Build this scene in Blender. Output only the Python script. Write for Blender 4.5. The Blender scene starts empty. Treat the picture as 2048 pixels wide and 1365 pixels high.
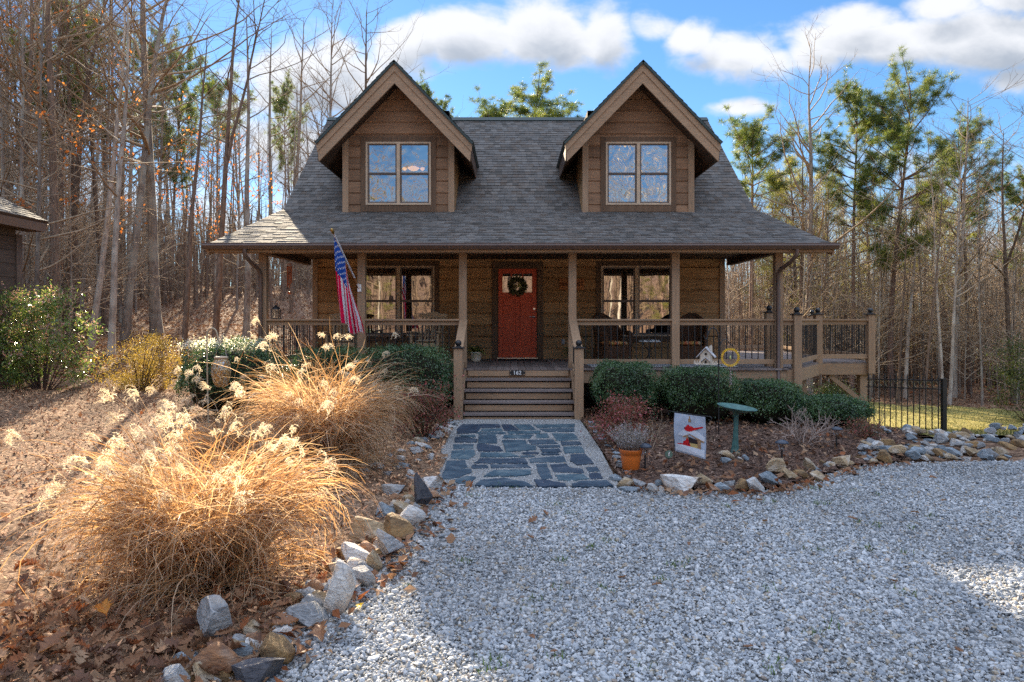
import bpy, math, random
import numpy as np
from mathutils import Vector, Matrix

R = math.radians
random.seed(11)
rng = np.random.default_rng(11)
S = bpy.context.scene
COL = S.collection

# ------------------------------------------------------------------ camera
F = 1400.0                      # focal length in pixels of the 2048-wide photograph
CZ = 1.79                       # eye height
cam = bpy.data.cameras.new('camera')
cam.sensor_width = 36.0
cam.lens = F / 2048 * 36.0
cam.shift_y = -(682.5 - 640) / 2048
cam.clip_start = 0.05
cam.clip_end = 3000
camo = bpy.data.objects.new('camera', cam)
COL.objects.link(camo)
camo.location = (0, 0, CZ)
camo.rotation_euler = (R(90), 0, 0)
S.camera = camo

# ------------------------------------------------------------------ sun, exposure
SUN_AZ, SUN_EL = R(-18.5), R(25.2)          # behind the house, a little to its left
sdir = Vector((math.sin(SUN_AZ) * math.cos(SUN_EL), math.cos(SUN_AZ) * math.cos(SUN_EL), math.sin(SUN_EL)))
sun = bpy.data.lights.new('sun', 'SUN')
sun.energy = 5.0
sun.angle = R(0.5)
sun.color = (1.0, 0.84, 0.61)
suno = bpy.data.objects.new('sun', sun)
COL.objects.link(suno)
suno.location = (-15, 40, 30)
suno.rotation_euler = sdir.to_track_quat('Z', 'Y').to_euler()
S.view_settings.view_transform = 'Standard'
S.view_settings.look = 'None'
S.view_settings.gamma = 1.0
S.view_settings.exposure = 2.14
S.cycles.max_bounces = 8
S.cycles.transparent_max_bounces = 16
S.cycles.use_denoising = False
S.cycles.sample_clamp_indirect = 3.5

# ------------------------------------------------------------------ node helpers
class NT:
    """small helper round a node tree"""
    def __init__(s, tree):
        s.t = tree
    def n(s, kind, **kw):
        nd = s.t.nodes.new('ShaderNode' + kind)
        ins = kw.pop('ins', {})
        for k, v in kw.items():
            setattr(nd, k, v)
        for k, v in ins.items():
            if isinstance(v, bpy.types.NodeSocket):
                s.t.links.new(v, nd.inputs[k])
            else:
                nd.inputs[k].default_value = v
        return nd
    def link(s, a, b):
        s.t.links.new(a, b)
    def math(s, op, a, b=None, c=None, clamp=False):
        nd = s.n('Math', operation=op, use_clamp=clamp)
        for i, v in enumerate((a, b, c)):
            if v is None:
                continue
            if isinstance(v, bpy.types.NodeSocket):
                s.t.links.new(v, nd.inputs[i])
            else:
                nd.inputs[i].default_value = v
        return nd.outputs[0]
    def mix(s, f, a, b, blend='MIX'):
        nd = s.n('Mix', data_type='RGBA', blend_type=blend)
        for k, v in ((0, f), (6, a), (7, b)):
            if isinstance(v, bpy.types.NodeSocket):
                s.t.links.new(v, nd.inputs[k])
            elif k == 0:
                nd.inputs[0].default_value = v
            else:
                nd.inputs[k].default_value = (*v[:3], 1)
        return nd.outputs[2]
    def ramp(s, fac, stops, interp='LINEAR'):
        nd = s.n('ValToRGB')
        nd.color_ramp.interpolation = interp
        e = nd.color_ramp.elements
        while len(e) < len(stops):
            e.new(0.5)
        for el, (p, c) in zip(e, stops):
            el.position = p
            el.color = (*c, 1) if len(c) == 3 else c
        s.t.links.new(fac, nd.inputs[0])
        return nd.outputs[0]

# ------------------------------------------------------------------ sky with clouds
W = bpy.data.worlds.new('World')
S.world = W
W.use_nodes = True
W.cycles.sampling_method = 'MANUAL'
W.cycles.sample_map_resolution = 512
wt = NT(W.node_tree)
W.node_tree.nodes.clear()
SKY_K = 0.05
sky = wt.n('TexSky', sky_type='NISHITA', sun_disc=False, sun_elevation=SUN_EL, sun_rotation=SUN_AZ,
           air_density=1.0, dust_density=0.05, ozone_density=2.5, altitude=200)
tc = wt.n('TexCoord')
sep = wt.n('SeparateXYZ', ins={0: tc.outputs['Generated']})
ay = wt.math('MAXIMUM', wt.math('ABSOLUTE', sep.outputs[1]), 0.12)
cu = wt.math('DIVIDE', sep.outputs[0], ay)
cv = wt.math('DIVIDE', sep.outputs[2], ay)
# cloud banks stand at these directions: (tan azimuth, tan elevation, half widths, strength)
BANKS = [(-.295, .335, .115, .075, 1.0), (-.16, .385, .06, .05, .9), (-.40, .30, .05, .04, .7), (-.255, .38, .045, .04, .9),
         (-.20, .33, .06, .07, .8), (-.33, .24, .12, .09, .8),
         (-.06, .405, .095, .045, 1.0), (.05, .405, .10, .055, 1.0), (.13, .405, .06, .05, .9), (-.13, .40, .04, .04, .9),
         (.20, .42, .05, .03, .8), (.255, .40, .05, .035, .8), (.32, .375, .07, .045, 1.0), (.37, .365, .05, .03, .8), (.27, .365, .05, .03, .7),
         (.52, .395, .13, .04, 1.0), (.68, .40, .14, .06, 1.0), (.50, .43, .07, .03, .9), (.62, .45, .08, .04, .8), (.74, .345, .10, .03, .8), (.44, .375, .06, .03, .8),
         (.33, .305, .06, .016, .75), (.72, .47, .08, .05, .9), (-.62, .30, .14, .07, .7),
         (.56, .22, .2, .06, .45), (-.55, .16, .4, .10, .55), (.62, .08, .4, .10, .5), (.0, .12, .4, .08, .4),
         (1.3, .5, .4, .14, .9), (-1.3, .45, .4, .14, .9), (.3, .95, .3, .12, .9), (-.6, .85, .25, .1, .9), (.0, .7, .3, .05, .7)]

def cloud_density(du, dv):
    u = wt.math('ADD', cu, du)
    v = wt.math('ADD', cv, dv)
    vec = wt.n('CombineXYZ', ins={0: u, 1: wt.math('MULTIPLY', v, 1.5), 2: 3.7})
    wn = wt.n('TexNoise', ins={'Vector': vec.outputs[0], 'Scale': 5.0, 'Detail': 2.0})
    off = wt.n('VectorMath', operation='MULTIPLY_ADD', ins={0: wn.outputs['Color'], 1: (.07, .07, .0), 2: vec.outputs[0]})
    no = wt.n('TexNoise', ins={'Vector': off.outputs[0], 'Scale': 10.0, 'Detail': 7.0, 'Roughness': 0.56})
    tot = None
    for (bu, bv, hu, hv, st) in BANKS:
        a = wt.math('MULTIPLY', wt.math('SUBTRACT', u, bu), 1 / hu)
        b = wt.math('MULTIPLY', wt.math('SUBTRACT', v, bv), 1 / hv)
        r2 = wt.math('ADD', wt.math('MULTIPLY', a, a), wt.math('MULTIPLY', b, b))
        g = wt.math('MULTIPLY', wt.math('EXPONENT', wt.math('MULTIPLY', r2, -0.9)), st)
        tot = g if tot is None else wt.math('MAXIMUM', tot, g)
    return wt.math('ADD', tot, wt.math('MULTIPLY', wt.math('SUBTRACT', no.outputs[0], 0.5), 1.25)), no.outputs[0]

d0, nz = cloud_density(0.0, 0.0)
d1, _ = cloud_density(-0.012, 0.038)
mr = wt.n('MapRange', interpolation_type='SMOOTHSTEP', ins={0: d0, 1: 0.30, 2: 0.74})
cmask = mr.outputs[0]
thick = wt.n('MapRange', interpolation_type='SMOOTHSTEP', ins={0: d1, 1: 0.35, 2: 1.2}).outputs[0]
ccol = wt.mix(thick, (4.6, 4.65, 4.8), (2.2, 2.45, 2.85))
skyc = wt.mix(1.0, sky.outputs[0], (0.49, 0.69, 0.83), 'MULTIPLY')
# thin white air low down, as in the photograph
low = wt.n('MapRange', interpolation_type='SMOOTHSTEP', ins={0: cv, 1: 0.30, 2: -0.02}).outputs[0]
skyc = wt.mix(wt.math('MULTIPLY', low, 0.5), skyc, (2.9, 3.55, 4.5))
front = wt.n('MapRange', interpolation_type='SMOOTHSTEP', ins={0: sep.outputs[1], 1: -0.15, 2: 0.1}).outputs[0]
wcol = wt.mix(wt.math('MULTIPLY', wt.math('MULTIPLY', cmask, front), 0.96), skyc, ccol)
# added bright clouds out of view, overhead and behind the camera, lighting the house front
zen = wt.n('MapRange', interpolation_type='SMOOTHSTEP', ins={0: sep.outputs[2], 1: 0.56, 2: 0.76}).outputs[0]
opp = wt.n('MapRange', interpolation_type='SMOOTHSTEP', ins={0: sep.outputs[1], 1: 0.05, 2: -0.35}).outputs[0]
oph = wt.n('MapRange', interpolation_type='SMOOTHSTEP', ins={0: sep.outputs[2], 1: 0.36, 2: 0.52}).outputs[0]
hn_ = wt.n('TexNoise', ins={'Vector': tc.outputs['Generated'], 'Scale': 3.0, 'Detail': 5.0})
hi = wt.math('MULTIPLY', wt.math('MAXIMUM', zen, wt.math('MULTIPLY', opp, oph)), wt.n('MapRange', interpolation_type='SMOOTHSTEP', ins={0: hn_.outputs[0], 1: 0.30, 2: 0.50}).outputs[0])
wcol = wt.mix(hi, wcol, (7.0, 8.2, 10.6))
bg = wt.n('Background', ins={'Color': wcol, 'Strength': SKY_K})
wo = wt.n('OutputWorld')
wt.link(bg.outputs[0], wo.inputs[0])

# ------------------------------------------------------------------ object helpers
def tag(o, label=None, cat=None, group=None, kind=None):
    if label: o['label'] = label
    if cat: o['category'] = cat
    if group: o['group'] = group
    if kind: o['kind'] = kind
    return o

def thing(name, label, cat, loc=(0, 0, 0), rz=0.0, group=None):
    o = bpy.data.objects.new(name, None)
    o.empty_display_size = 0.1
    COL.objects.link(o)
    o.location = loc
    o.rotation_euler = (0, 0, rz)
    return tag(o, label, cat, group)

def origin(o):
    v = Vector((0, 0, 0))
    while o is not None:
        v += Vector(o.location)
        o = o.parent
    return v

def dup(root, loc=None, rz=None, scale=None, label=None, group=None):
    r = root.copy(); COL.objects.link(r)
    if loc is not None: r.location = loc
    if rz is not None: r.rotation_euler = (0, 0, rz)
    if scale is not None: r.scale = scale
    if label: r['label'] = label
    if group: r['group'] = group
    for ch in list(root.children):
        c = ch.copy(); COL.objects.link(c); c.parent = r
        for g in list(ch.children):
            d = g.copy(); COL.objects.link(d); d.parent = c
    return r

def mesh_obj(name, me, mats, parent=None):
    for m in (mats if isinstance(mats, (list, tuple)) else [mats]):
        me.materials.append(m)
    o = bpy.data.objects.new(name, me)
    COL.objects.link(o)
    if parent is not None:
        o.parent = parent
    return o

def np_mesh(name, V, faces, mi=None, smooth=False, fattr=None, uv=None):
    """mesh from numpy: V (n,3), faces = list of (m,k) int arrays; fattr {name: (faces,)}, uv (loops,2)"""
    me = bpy.data.meshes.new(name)
    V = np.ascontiguousarray(V, dtype=np.float32)
    if not isinstance(faces, list):
        faces = [faces]
    faces = [np.asarray(f, dtype=np.int32) for f in faces if len(f)]
    loops = np.concatenate([f.ravel() for f in faces]) if faces else np.zeros(0, np.int32)
    sizes = np.concatenate([np.full(len(f), f.shape[1], np.int32) for f in faces]) if faces else np.zeros(0, np.int32)
    me.vertices.add(len(V)); me.vertices.foreach_set('co', V.ravel())
    me.loops.add(len(loops)); me.loops.foreach_set('vertex_index', loops)
    me.polygons.add(len(sizes))
    starts = np.zeros(len(sizes), np.int32)
    if len(sizes): starts[1:] = np.cumsum(sizes)[:-1]
    me.polygons.foreach_set('loop_start', starts)
    if mi is not None:
        me.polygons.foreach_set('material_index', np.asarray(mi, np.int32))
    me.polygons.foreach_set('use_smooth', np.full(len(sizes), bool(smooth)) if np.isscalar(smooth) else np.asarray(smooth, bool))
    for k, a in (fattr or {}).items():
        a = np.asarray(a, np.float32)
        if a.ndim == 1:
            at = me.attributes.new(k, 'FLOAT', 'FACE'); at.data.foreach_set('value', a)
        else:
            at = me.attributes.new(k, 'FLOAT_COLOR', 'FACE'); at.data.foreach_set('color', np.concatenate([a, np.ones((len(a), 1), np.float32)], 1).ravel())
    if uv is not None:
        l = me.uv_layers.new(name='uv'); l.data.foreach_set('uv', np.asarray(uv, np.float32).ravel())
    me.update(calc_edges=True)
    return me

class MB:
    """collects simple solids and links them as ONE mesh object"""
    def __init__(s):
        s.v, s.f, s.m, s.r, s.s = [], [], [], [], []
    def add(s, vs, fs, m=0, smooth=False, r=None):
        b = len(s.v)
        s.v.extend([tuple(p) for p in vs])
        r = random.random() if r is None else r
        for f in fs:
            s.f.append([i + b for i in f]); s.m.append(m); s.r.append(r); s.s.append(smooth)
        return s
    def box(s, x0, x1, y0, y1, z0, z1, m=0, r=None):
        v = [(x, y, z) for x in (x0, x1) for y in (y0, y1) for z in (z0, z1)]
        return s.add(v, [(0, 1, 3, 2), (4, 6, 7, 5), (0, 4, 5, 1), (2, 3, 7, 6), (0, 2, 6, 4), (1, 5, 7, 3)], m, r=r)
    def cbox(s, c, d, m=0, rot=None, r=None):
        c = Vector(c); h = [x / 2 for x in d]
        v = [Vector((sx * h[0], sy * h[1], sz * h[2])) for sx in (-1, 1) for sy in (-1, 1) for sz in (-1, 1)]
        if rot is not None:
            v = [rot @ p for p in v]
        return s.add([c + p for p in v], [(0, 1, 3, 2), (4, 6, 7, 5), (0, 4, 5, 1), (2, 3, 7, 6), (0, 2, 6, 4), (1, 5, 7, 3)], m, r=r)
    def beam(s, a, b, w, h, m=0, up=(0, 0, 1)):
        """rectangular bar from a to b, w across, h along up"""
        a, b = Vector(a), Vector(b); t = (b - a).normalized()
        side = t.cross(Vector(up))
        if side.length < 1e-4: side = t.cross(Vector((1, 0, 0)))
        side.normalize(); u = side.cross(t).normalized()
        v = []
        for p in (a, b):
            for (i, j) in ((-1, -1), (1, -1), (1, 1), (-1, 1)):
                v.append(p + side * (i * w / 2) + u * (j * h / 2))
        return s.add(v, [(3, 2, 1, 0), (4, 5, 6, 7), (0, 1, 5, 4), (1, 2, 6, 5), (2, 3, 7, 6), (3, 0, 4, 7)], m)
    def tube(s, pts, rad, k=8, m=0, smooth=True, caps=True):
        pts = [Vector(p) for p in pts]
        n = len(pts)
        rad = [rad] * n if isinstance(rad, (int, float)) else list(rad)
        vs = []; prev = None
        for i, p in enumerate(pts):
            t = (pts[min(i + 1, n - 1)] - pts[max(i - 1, 0)]).normalized()
            if prev is None:
                a = t.cross(Vector((0, 0, 1)) if abs(t.z) < .9 else Vector((1, 0, 0))).normalized()
            else:
                a = (prev - t * prev.dot(t)).normalized()
            prev = a; b = t.cross(a)
            for j in range(k):
                q = 2 * math.pi * j / k
                vs.append(p + (a * math.cos(q) + b * math.sin(q)) * rad[i])
        fs = [(i * k + j, i * k + (j + 1) % k, (i + 1) * k + (j + 1) % k, (i + 1) * k + j) for i in range(n - 1) for j in range(k)]
        s.add(vs, fs, m, smooth)
        if caps:
            s.add(vs[:k], [list(range(k))[::-1]], m); s.add(vs[-k:], [list(range(k))], m)
        return s
    def lathe(s, c, prof, k=20, m=0, smooth=True):
        c = Vector(c); vs = []
        for (r, z) in prof:
            for j in range(k):
                q = 2 * math.pi * j / k
                vs.append(c + Vector((r * math.cos(q), r * math.sin(q), z)))
        n = len(prof)
        fs = [(i * k + j, i * k + (j + 1) % k, (i + 1) * k + (j + 1) % k, (i + 1) * k + j) for i in range(n - 1) for j in range(k)]
        fs.append(list(range(k))[::-1]); fs.append([(n - 1) * k + j for j in range(k)])
        return s.add(vs, fs, m, smooth)
    def ball(s, c, r, k=12, m=0, sz=1.0):
        pr = [(max(1e-4, r * math.sin(math.pi * i / 8)), -r * sz * math.cos(math.pi * i / 8)) for i in range(9)]
        return s.lathe(c, pr, k, m)
    def prism(s, poly, d, m=0, r=None):
        """poly: 3D points of one face; d: extrusion vector"""
        d = Vector(d); n = len(poly); p = [Vector(q) for q in poly]
        vs = p + [q + d for q in p]
        fs = [list(range(n))[::-1], [n + i for i in range(n)]] + [(i, (i + 1) % n, n + (i + 1) % n, n + i) for i in range(n)]
        return s.add(vs, fs, m, r=r)
    def quad(s, a, b, c, d, m=0):
        return s.add([a, b, c, d], [(0, 1, 2, 3)], m)
    def build(s, name, mats, parent=None, bevel=0.0, local=False):
        me = bpy.data.meshes.new(name)
        o0 = origin(parent) if (parent is not None and not local) else Vector((0, 0, 0))
        me.from_pydata([(p[0] - o0.x, p[1] - o0.y, p[2] - o0.z) for p in s.v], [], s.f)
        me.polygons.foreach_set('material_index', s.m)
        me.polygons.foreach_set('use_smooth', s.s)
        a = me.attributes.new('rnd', 'FLOAT', 'FACE'); a.data.foreach_set('value', s.r)
        me.update()
        o = mesh_obj(name, me, mats, parent)
        if bevel:
            b = o.modifiers.new('edge', 'BEVEL'); b.width = bevel; b.segments = 2; b.limit_method = 'ANGLE'; b.angle_limit = R(40)
        return o

def text_mesh(name, body, size, mat, parent, loc, rot=(R(90), 0, 0), extrude=0.003, sx=1.0):
    cu_ = bpy.data.curves.new(name, 'FONT'); cu_.body = body; cu_.size = size; cu_.extrude = extrude
    cu_.align_x = 'CENTER'; cu_.align_y = 'CENTER'; cu_.offset = 0.0012 * size / 0.1
    t = bpy.data.objects.new(name + '_tmp', cu_)
    COL.objects.link(t)
    dg = bpy.context.evaluated_depsgraph_get()
    me = bpy.data.meshes.new_from_object(t.evaluated_get(dg))
    bpy.data.objects.remove(t)
    me.materials.clear()
    o = mesh_obj(name, me, mat, parent)
    o.location = Vector(loc) - (origin(parent) if parent else Vector())
    o.rotation_euler = rot; o.scale = (sx, 1, 1)
    return o

# ------------------------------------------------------------------ materials
def new_mat(name, rough=0.6, spec=0.4):
    m = bpy.data.materials.new(name); m.use_nodes = True
    nt = NT(m.node_tree)
    b = m.node_tree.nodes['Principled BSDF']
    b.inputs['Roughness'].default_value = rough
    b.inputs['Specular IOR Level'].default_value = spec
    return m, nt, b

def rnd_attr(nt):
    return nt.n('Attribute', attribute_name='rnd').outputs['Fac']

def flat(name, col, rough=0.5, spec=0.4, metal=0.0, var=0.12, scale=6.0):
    m, nt, b = new_mat(name, rough, spec)
    tcx = nt.n('TexCoord')
    no = nt.n('TexNoise', ins={'Vector': tcx.outputs['Object'], 'Scale': scale, 'Detail': 5.0})
    c = nt.ramp(no.outputs[0], [(0.3, tuple(x * (1 - var) for x in col)), (0.7, tuple(min(1, x * (1 + var)) for x in col))])
    nt.link(c, b.inputs['Base Color'])
    b.inputs['Metallic'].default_value = metal
    return m

def wood(name, c1, c2, axis='X', knots=0.0, rough=0.75, var=0.22, bump=0.25):
    """stained boards: long grain along one axis, a tone per board, some knots"""
    m, nt, b = new_mat(name, rough, 0.25)
    tcx = nt.n('TexCoord')
    rn = rnd_attr(nt)
    off = nt.n('CombineXYZ', ins={0: nt.math('MULTIPLY', rn, 37.0), 1: nt.math('MULTIPLY', rn, 11.0), 2: nt.math('MULTIPLY', rn, 23.0)})
    pos = nt.n('VectorMath', operation='ADD', ins={0: tcx.outputs['Object'], 1: off.outputs[0]})
    sc = {'X': (1.2, 14, 14), 'Y': (14, 1.2, 14), 'Z': (14, 14, 1.2)}[axis]
    mp = nt.n('Mapping', ins={'Vector': pos.outputs[0], 'Scale': sc})
    no = nt.n('TexNoise', ins={'Vector': mp.outputs[0], 'Scale': 1.6, 'Detail': 8.0, 'Roughness': 0.6, 'Distortion': 0.4})
    big = nt.n('TexNoise', ins={'Vector': pos.outputs[0], 'Scale': 1.3, 'Detail': 3.0})
    f = nt.math('ADD', nt.math('MULTIPLY', no.outputs[0], 0.7), nt.math('MULTIPLY', big.outputs[0], 0.3))
    c = nt.ramp(f, [(0.32, c2), (0.62, c1)])
    hv = nt.math('ADD', nt.math('MULTIPLY', rn, 2 * var), 1 - var)
    c = nt.mix(1.0, c, nt.n('CombineXYZ', ins={0: hv, 1: hv, 2: hv}).outputs[0], 'MULTIPLY')
    if knots:
        ks = {'X': (0.9, 3.2, 3.2), 'Y': (3.2, .9, 3.2), 'Z': (3.2, 3.2, .9)}[axis]
        km = nt.n('Mapping', ins={'Vector': pos.outputs[0], 'Scale': ks})
        kw = nt.n('TexNoise', ins={'Vector': km.outputs[0], 'Scale': 2.2, 'Detail': 2.0})
        kv = nt.n('VectorMath', operation='MULTIPLY_ADD', ins={0: kw.outputs['Color'], 1: (.35, .35, .35), 2: km.outputs[0]})
        vo = nt.n('TexVoronoi', ins={'Vector': kv.outputs[0], 'Scale': 1.3})
        kk = nt.n('MapRange', interpolation_type='SMOOTHSTEP', ins={0: vo.outputs['Distance'], 1: 0.20, 2: 0.04}).outputs[0]
        c = nt.mix(nt.math('MULTIPLY', kk, knots), c, tuple(x * 0.35 for x in c2))
    nt.link(c, b.inputs['Base Color'])
    bp = nt.n('Bump', ins={'Height': no.outputs[0], 'Strength': bump, 'Distance': 0.01})
    nt.link(bp.outputs[0], b.inputs['Normal'])
    return m

def leaf_mat(name, cols, trans=0.35, rough=0.5, spec=0.3, tcol=None):
    """foliage: tone per leaf from the face attribute, some light let through"""
    m, nt, b = new_mat(name, rough, spec)
    c = nt.ramp(rnd_attr(nt), [(i / (len(cols) - 1), q) for i, q in enumerate(cols)])
    nt.link(c, b.inputs['Base Color'])
    tr = nt.n('BsdfTranslucent', ins={'Color': nt.mix(1.0, c, tcol or (1.5, 1.5, 1.0), 'MULTIPLY')})
    mx = nt.n('MixShader', ins={0: trans, 1: b.outputs[0], 2: tr.outputs[0]})
    nt.link(mx.outputs[0], m.node_tree.nodes['Material Output'].inputs[0])
    return m

def bark(name, c1, c2, sc=1.0, c3=None):
    m, nt, b = new_mat(name, 0.9, 0.1)
    tcx = nt.n('TexCoord')
    oi = nt.n('ObjectInfo')
    off = nt.n('CombineXYZ', ins={0: nt.math('MULTIPLY', oi.outputs['Random'], 50.0), 1: 0.0, 2: 0.0})
    pos = nt.n('VectorMath', operation='ADD', ins={0: tcx.outputs['Object'], 1: off.outputs[0]})
    mp = nt.n('Mapping', ins={'Vector': pos.outputs[0], 'Scale': (9 * sc, 9 * sc, 1.6 * sc)})
    no = nt.n('TexNoise', ins={'Vector': mp.outputs[0], 'Scale': 2.0, 'Detail': 8.0, 'Roughness': 0.65})
    c = nt.ramp(no.outputs[0], [(0.35, c2), (0.65, c1)])
    if c3:
        bl = nt.n('TexNoise', ins={'Vector': pos.outputs[0], 'Scale': 1.1, 'Detail': 3.0})
        k = nt.n('MapRange', ins={0: bl.outputs[0], 1: 0.48, 2: 0.62}).outputs[0]
        c = nt.mix(nt.math('MULTIPLY', k, 0.7), c, c3)
    v = nt.math('ADD', nt.math('MULTIPLY', oi.outputs['Random'], 0.6), 0.7)
    c = nt.mix(1.0, c, nt.n('CombineXYZ', ins={0: v, 1: v, 2: v}).outputs[0], 'MULTIPLY')
    nt.link(c, b.inputs['Base Color'])
    bp = nt.n('Bump', ins={'Height': no.outputs[0], 'Strength': 0.6, 'Distance': 0.03})
    nt.link(bp.outputs[0], b.inputs['Normal'])
    return m

def attr_color(name, rough=0.85, mul=1.0, noise=0.25, spec=0.25, trans=0.0):
    """base colour from the per-face colour attribute (each pebble or chip its own tone)"""
    m, nt, b = new_mat(name, rough, spec)
    at = nt.n('Attribute', attribute_name='col')
    tcx = nt.n('TexCoord')
    no = nt.n('TexNoise', ins={'Vector': tcx.outputs['Object'], 'Scale': 60.0, 'Detail': 3.0})
    v = nt.math('MULTIPLY', nt.math('ADD', nt.math('MULTIPLY', no.outputs[0], noise * 2), 1 - noise), mul)
    c = nt.mix(1.0, at.outputs['Color'], nt.n('CombineXYZ', ins={0: v, 1: v, 2: v}).outputs[0], 'MULTIPLY')
    nt.link(c, b.inputs['Base Color'])
    if trans:
        tr = nt.n('BsdfTranslucent', ins={'Color': c})
        mx = nt.n('MixShader', ins={0: trans, 1: b.outputs[0], 2: tr.outputs[0]})
        nt.link(mx.outputs[0], m.node_tree.nodes['Material Output'].inputs[0])
    return m

def rock_mat(name, c1, c2, stain, st_amt, vein=None, sc=1.0):
    m, nt, b = new_mat(name, 0.8, 0.3)
    tcx = nt.n('TexCoord'); oi = nt.n('ObjectInfo')
    off = nt.n('CombineXYZ', ins={0: nt.math('MULTIPLY', oi.outputs['Random'], 90.0), 1: 0.0, 2: nt.math('MULTIPLY', oi.outputs['Random'], 31.0)})
    pos = nt.n('VectorMath', operation='ADD', ins={0: tcx.outputs['Object'], 1: off.outputs[0]})
    mp = nt.n('Mapping', ins={'Vector': pos.outputs[0], 'Scale': (1.0 * sc, 1.2 * sc, 3.0 * sc), 'Rotation': (0.5, 0.3, 0.2)})
    n1 = nt.n('TexNoise', ins={'Vector': mp.outputs[0], 'Scale': 2.2, 'Detail': 8.0, 'Roughness': 0.62, 'Distortion': 0.6})
    n2 = nt.n('TexNoise', ins={'Vector': pos.outputs[0], 'Scale': 1.1 * sc, 'Detail': 4.0})
    c = nt.ramp(n1.outputs[0], [(0.33, c2), (0.66, c1)])
    k = nt.n('MapRange', ins={0: n2.outputs[0], 1: 0.47, 2: 0.62}).outputs[0]
    c = nt.mix(nt.math('MULTIPLY', k, st_amt), c, stain)
    if vein:
        wv = nt.n('TexWave', ins={'Vector': mp.outputs[0], 'Scale': 0.55, 'Distortion': 9.0, 'Detail': 4.0})
        kv = nt.math('MULTIPLY', nt.n('MapRange', ins={0: wv.outputs['Fac'], 1: 0.93, 2: 1.0}).outputs[0], 0.45)
        c = nt.mix(kv, c, vein)
    v = nt.math('ADD', nt.math('MULTIPLY', oi.outputs['Random'], 0.4), 0.8)
    c = nt.mix(1.0, c, nt.n('CombineXYZ', ins={0: v, 1: v, 2: v}).outputs[0], 'MULTIPLY')
    nt.link(c, b.inputs['Base Color'])
    bp = nt.n('Bump', ins={'Height': n1.outputs[0], 'Strength': 0.7, 'Distance': 0.06})
    nt.link(bp.outputs[0], b.inputs['Normal'])
    return m

def shingle_mat():
    m, nt, b = new_mat('roof_shingles', 0.9, 0.2)
    uvn = nt.n('UVMap', uv_map='uv')
    sp = nt.n('SeparateXYZ', ins={0: uvn.outputs[0]})
    row = nt.math('FLOOR', nt.math('DIVIDE', nt.math('ADD', sp.outputs[1], 0.0005), 0.142))
    rr = nt.n('TexWhiteNoise', noise_dimensions='1D', ins={'W': row}).outputs['Value']
    uu = nt.math('ADD', nt.math('DIVIDE', sp.outputs[0], 0.15), nt.math('MULTIPLY', rr, 7.3))
    wob = nt.n('TexNoise', noise_dimensions='2D', ins={'Vector': uvn.outputs[0], 'Scale': 1.3})
    uu = nt.math('ADD', uu, nt.math('MULTIPLY', wob.outputs[0], 1.5))
    colid = nt.math('FLOOR', uu)
    wn = nt.n('TexWhiteNoise', noise_dimensions='2D', ins={'Vector': nt.n('CombineXYZ', ins={0: colid, 1: row}).outputs[0]})
    c = nt.ramp(wn.outputs['Value'], [(0.0, (0.078, 0.070, 0.061)), (0.25, (0.118, 0.107, 0.096)), (0.5, (0.144, 0.133, 0.122)), (0.72, (0.118, 0.095, 0.077)), (0.85, (0.169, 0.153, 0.136)), (1.0, (0.098, 0.077, 0.061))])
    gr = nt.n('TexNoise', noise_dimensions='2D', ins={'Vector': uvn.outputs[0], 'Scale': 90.0, 'Detail': 2.0})
    gv = nt.math('ADD', nt.math('MULTIPLY', gr.outputs[0], 0.7), 0.65)
    c = nt.mix(1.0, c, nt.n('CombineXYZ', ins={0: gv, 1: gv, 2: gv}).outputs[0], 'MULTIPLY')
    fr = nt.math('FRACT', uu)
    gap = nt.math('LESS_THAN', fr, 0.05)
    c = nt.mix(nt.math('MULTIPLY', gap, 0.6), c, (.03, .03, .032))
    nt.link(c, b.inputs['Base Color'])
    hb = nt.n('TexWhiteNoise', noise_dimensions='2D', ins={'Vector': nt.n('CombineXYZ', ins={0: row, 1: colid}).outputs[0]})
    bp = nt.n('Bump', ins={'Height': nt.math('SUBTRACT', hb.outputs['Value'], gap), 'Strength': 0.4, 'Distance': 0.008})
    nt.link(bp.outputs[0], b.inputs['Normal'])
    return m

def glass_mat(name, wob, refl=0.5, tint=(.5, .5, .5), wscale=2.2):
    m, nt, b = new_mat(name)
    t = m.node_tree
    t.nodes.remove(b)
    tcx = nt.n('TexCoord')
    no = nt.n('TexNoise', ins={'Vector': tcx.outputs['Object'], 'Scale': wscale, 'Detail': 1.5, 'Distortion': 0.6})
    bp = nt.n('Bump', ins={'Height': no.outputs[0], 'Strength': 1.0, 'Distance': wob})
    gl = nt.n('BsdfGlossy', ins={'Color': (.95, .97, 1, 1), 'Roughness': 0.015, 'Normal': bp.outputs[0]})
    tr = nt.n('BsdfTransparent', ins={'Color': (*tint, 1)})
    mx = nt.n('MixShader', ins={0: refl, 1: tr.outputs[0], 2: gl.outputs[0]})
    nt.link(mx.outputs[0], t.nodes['Material Output'].inputs[0])
    return m

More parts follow.
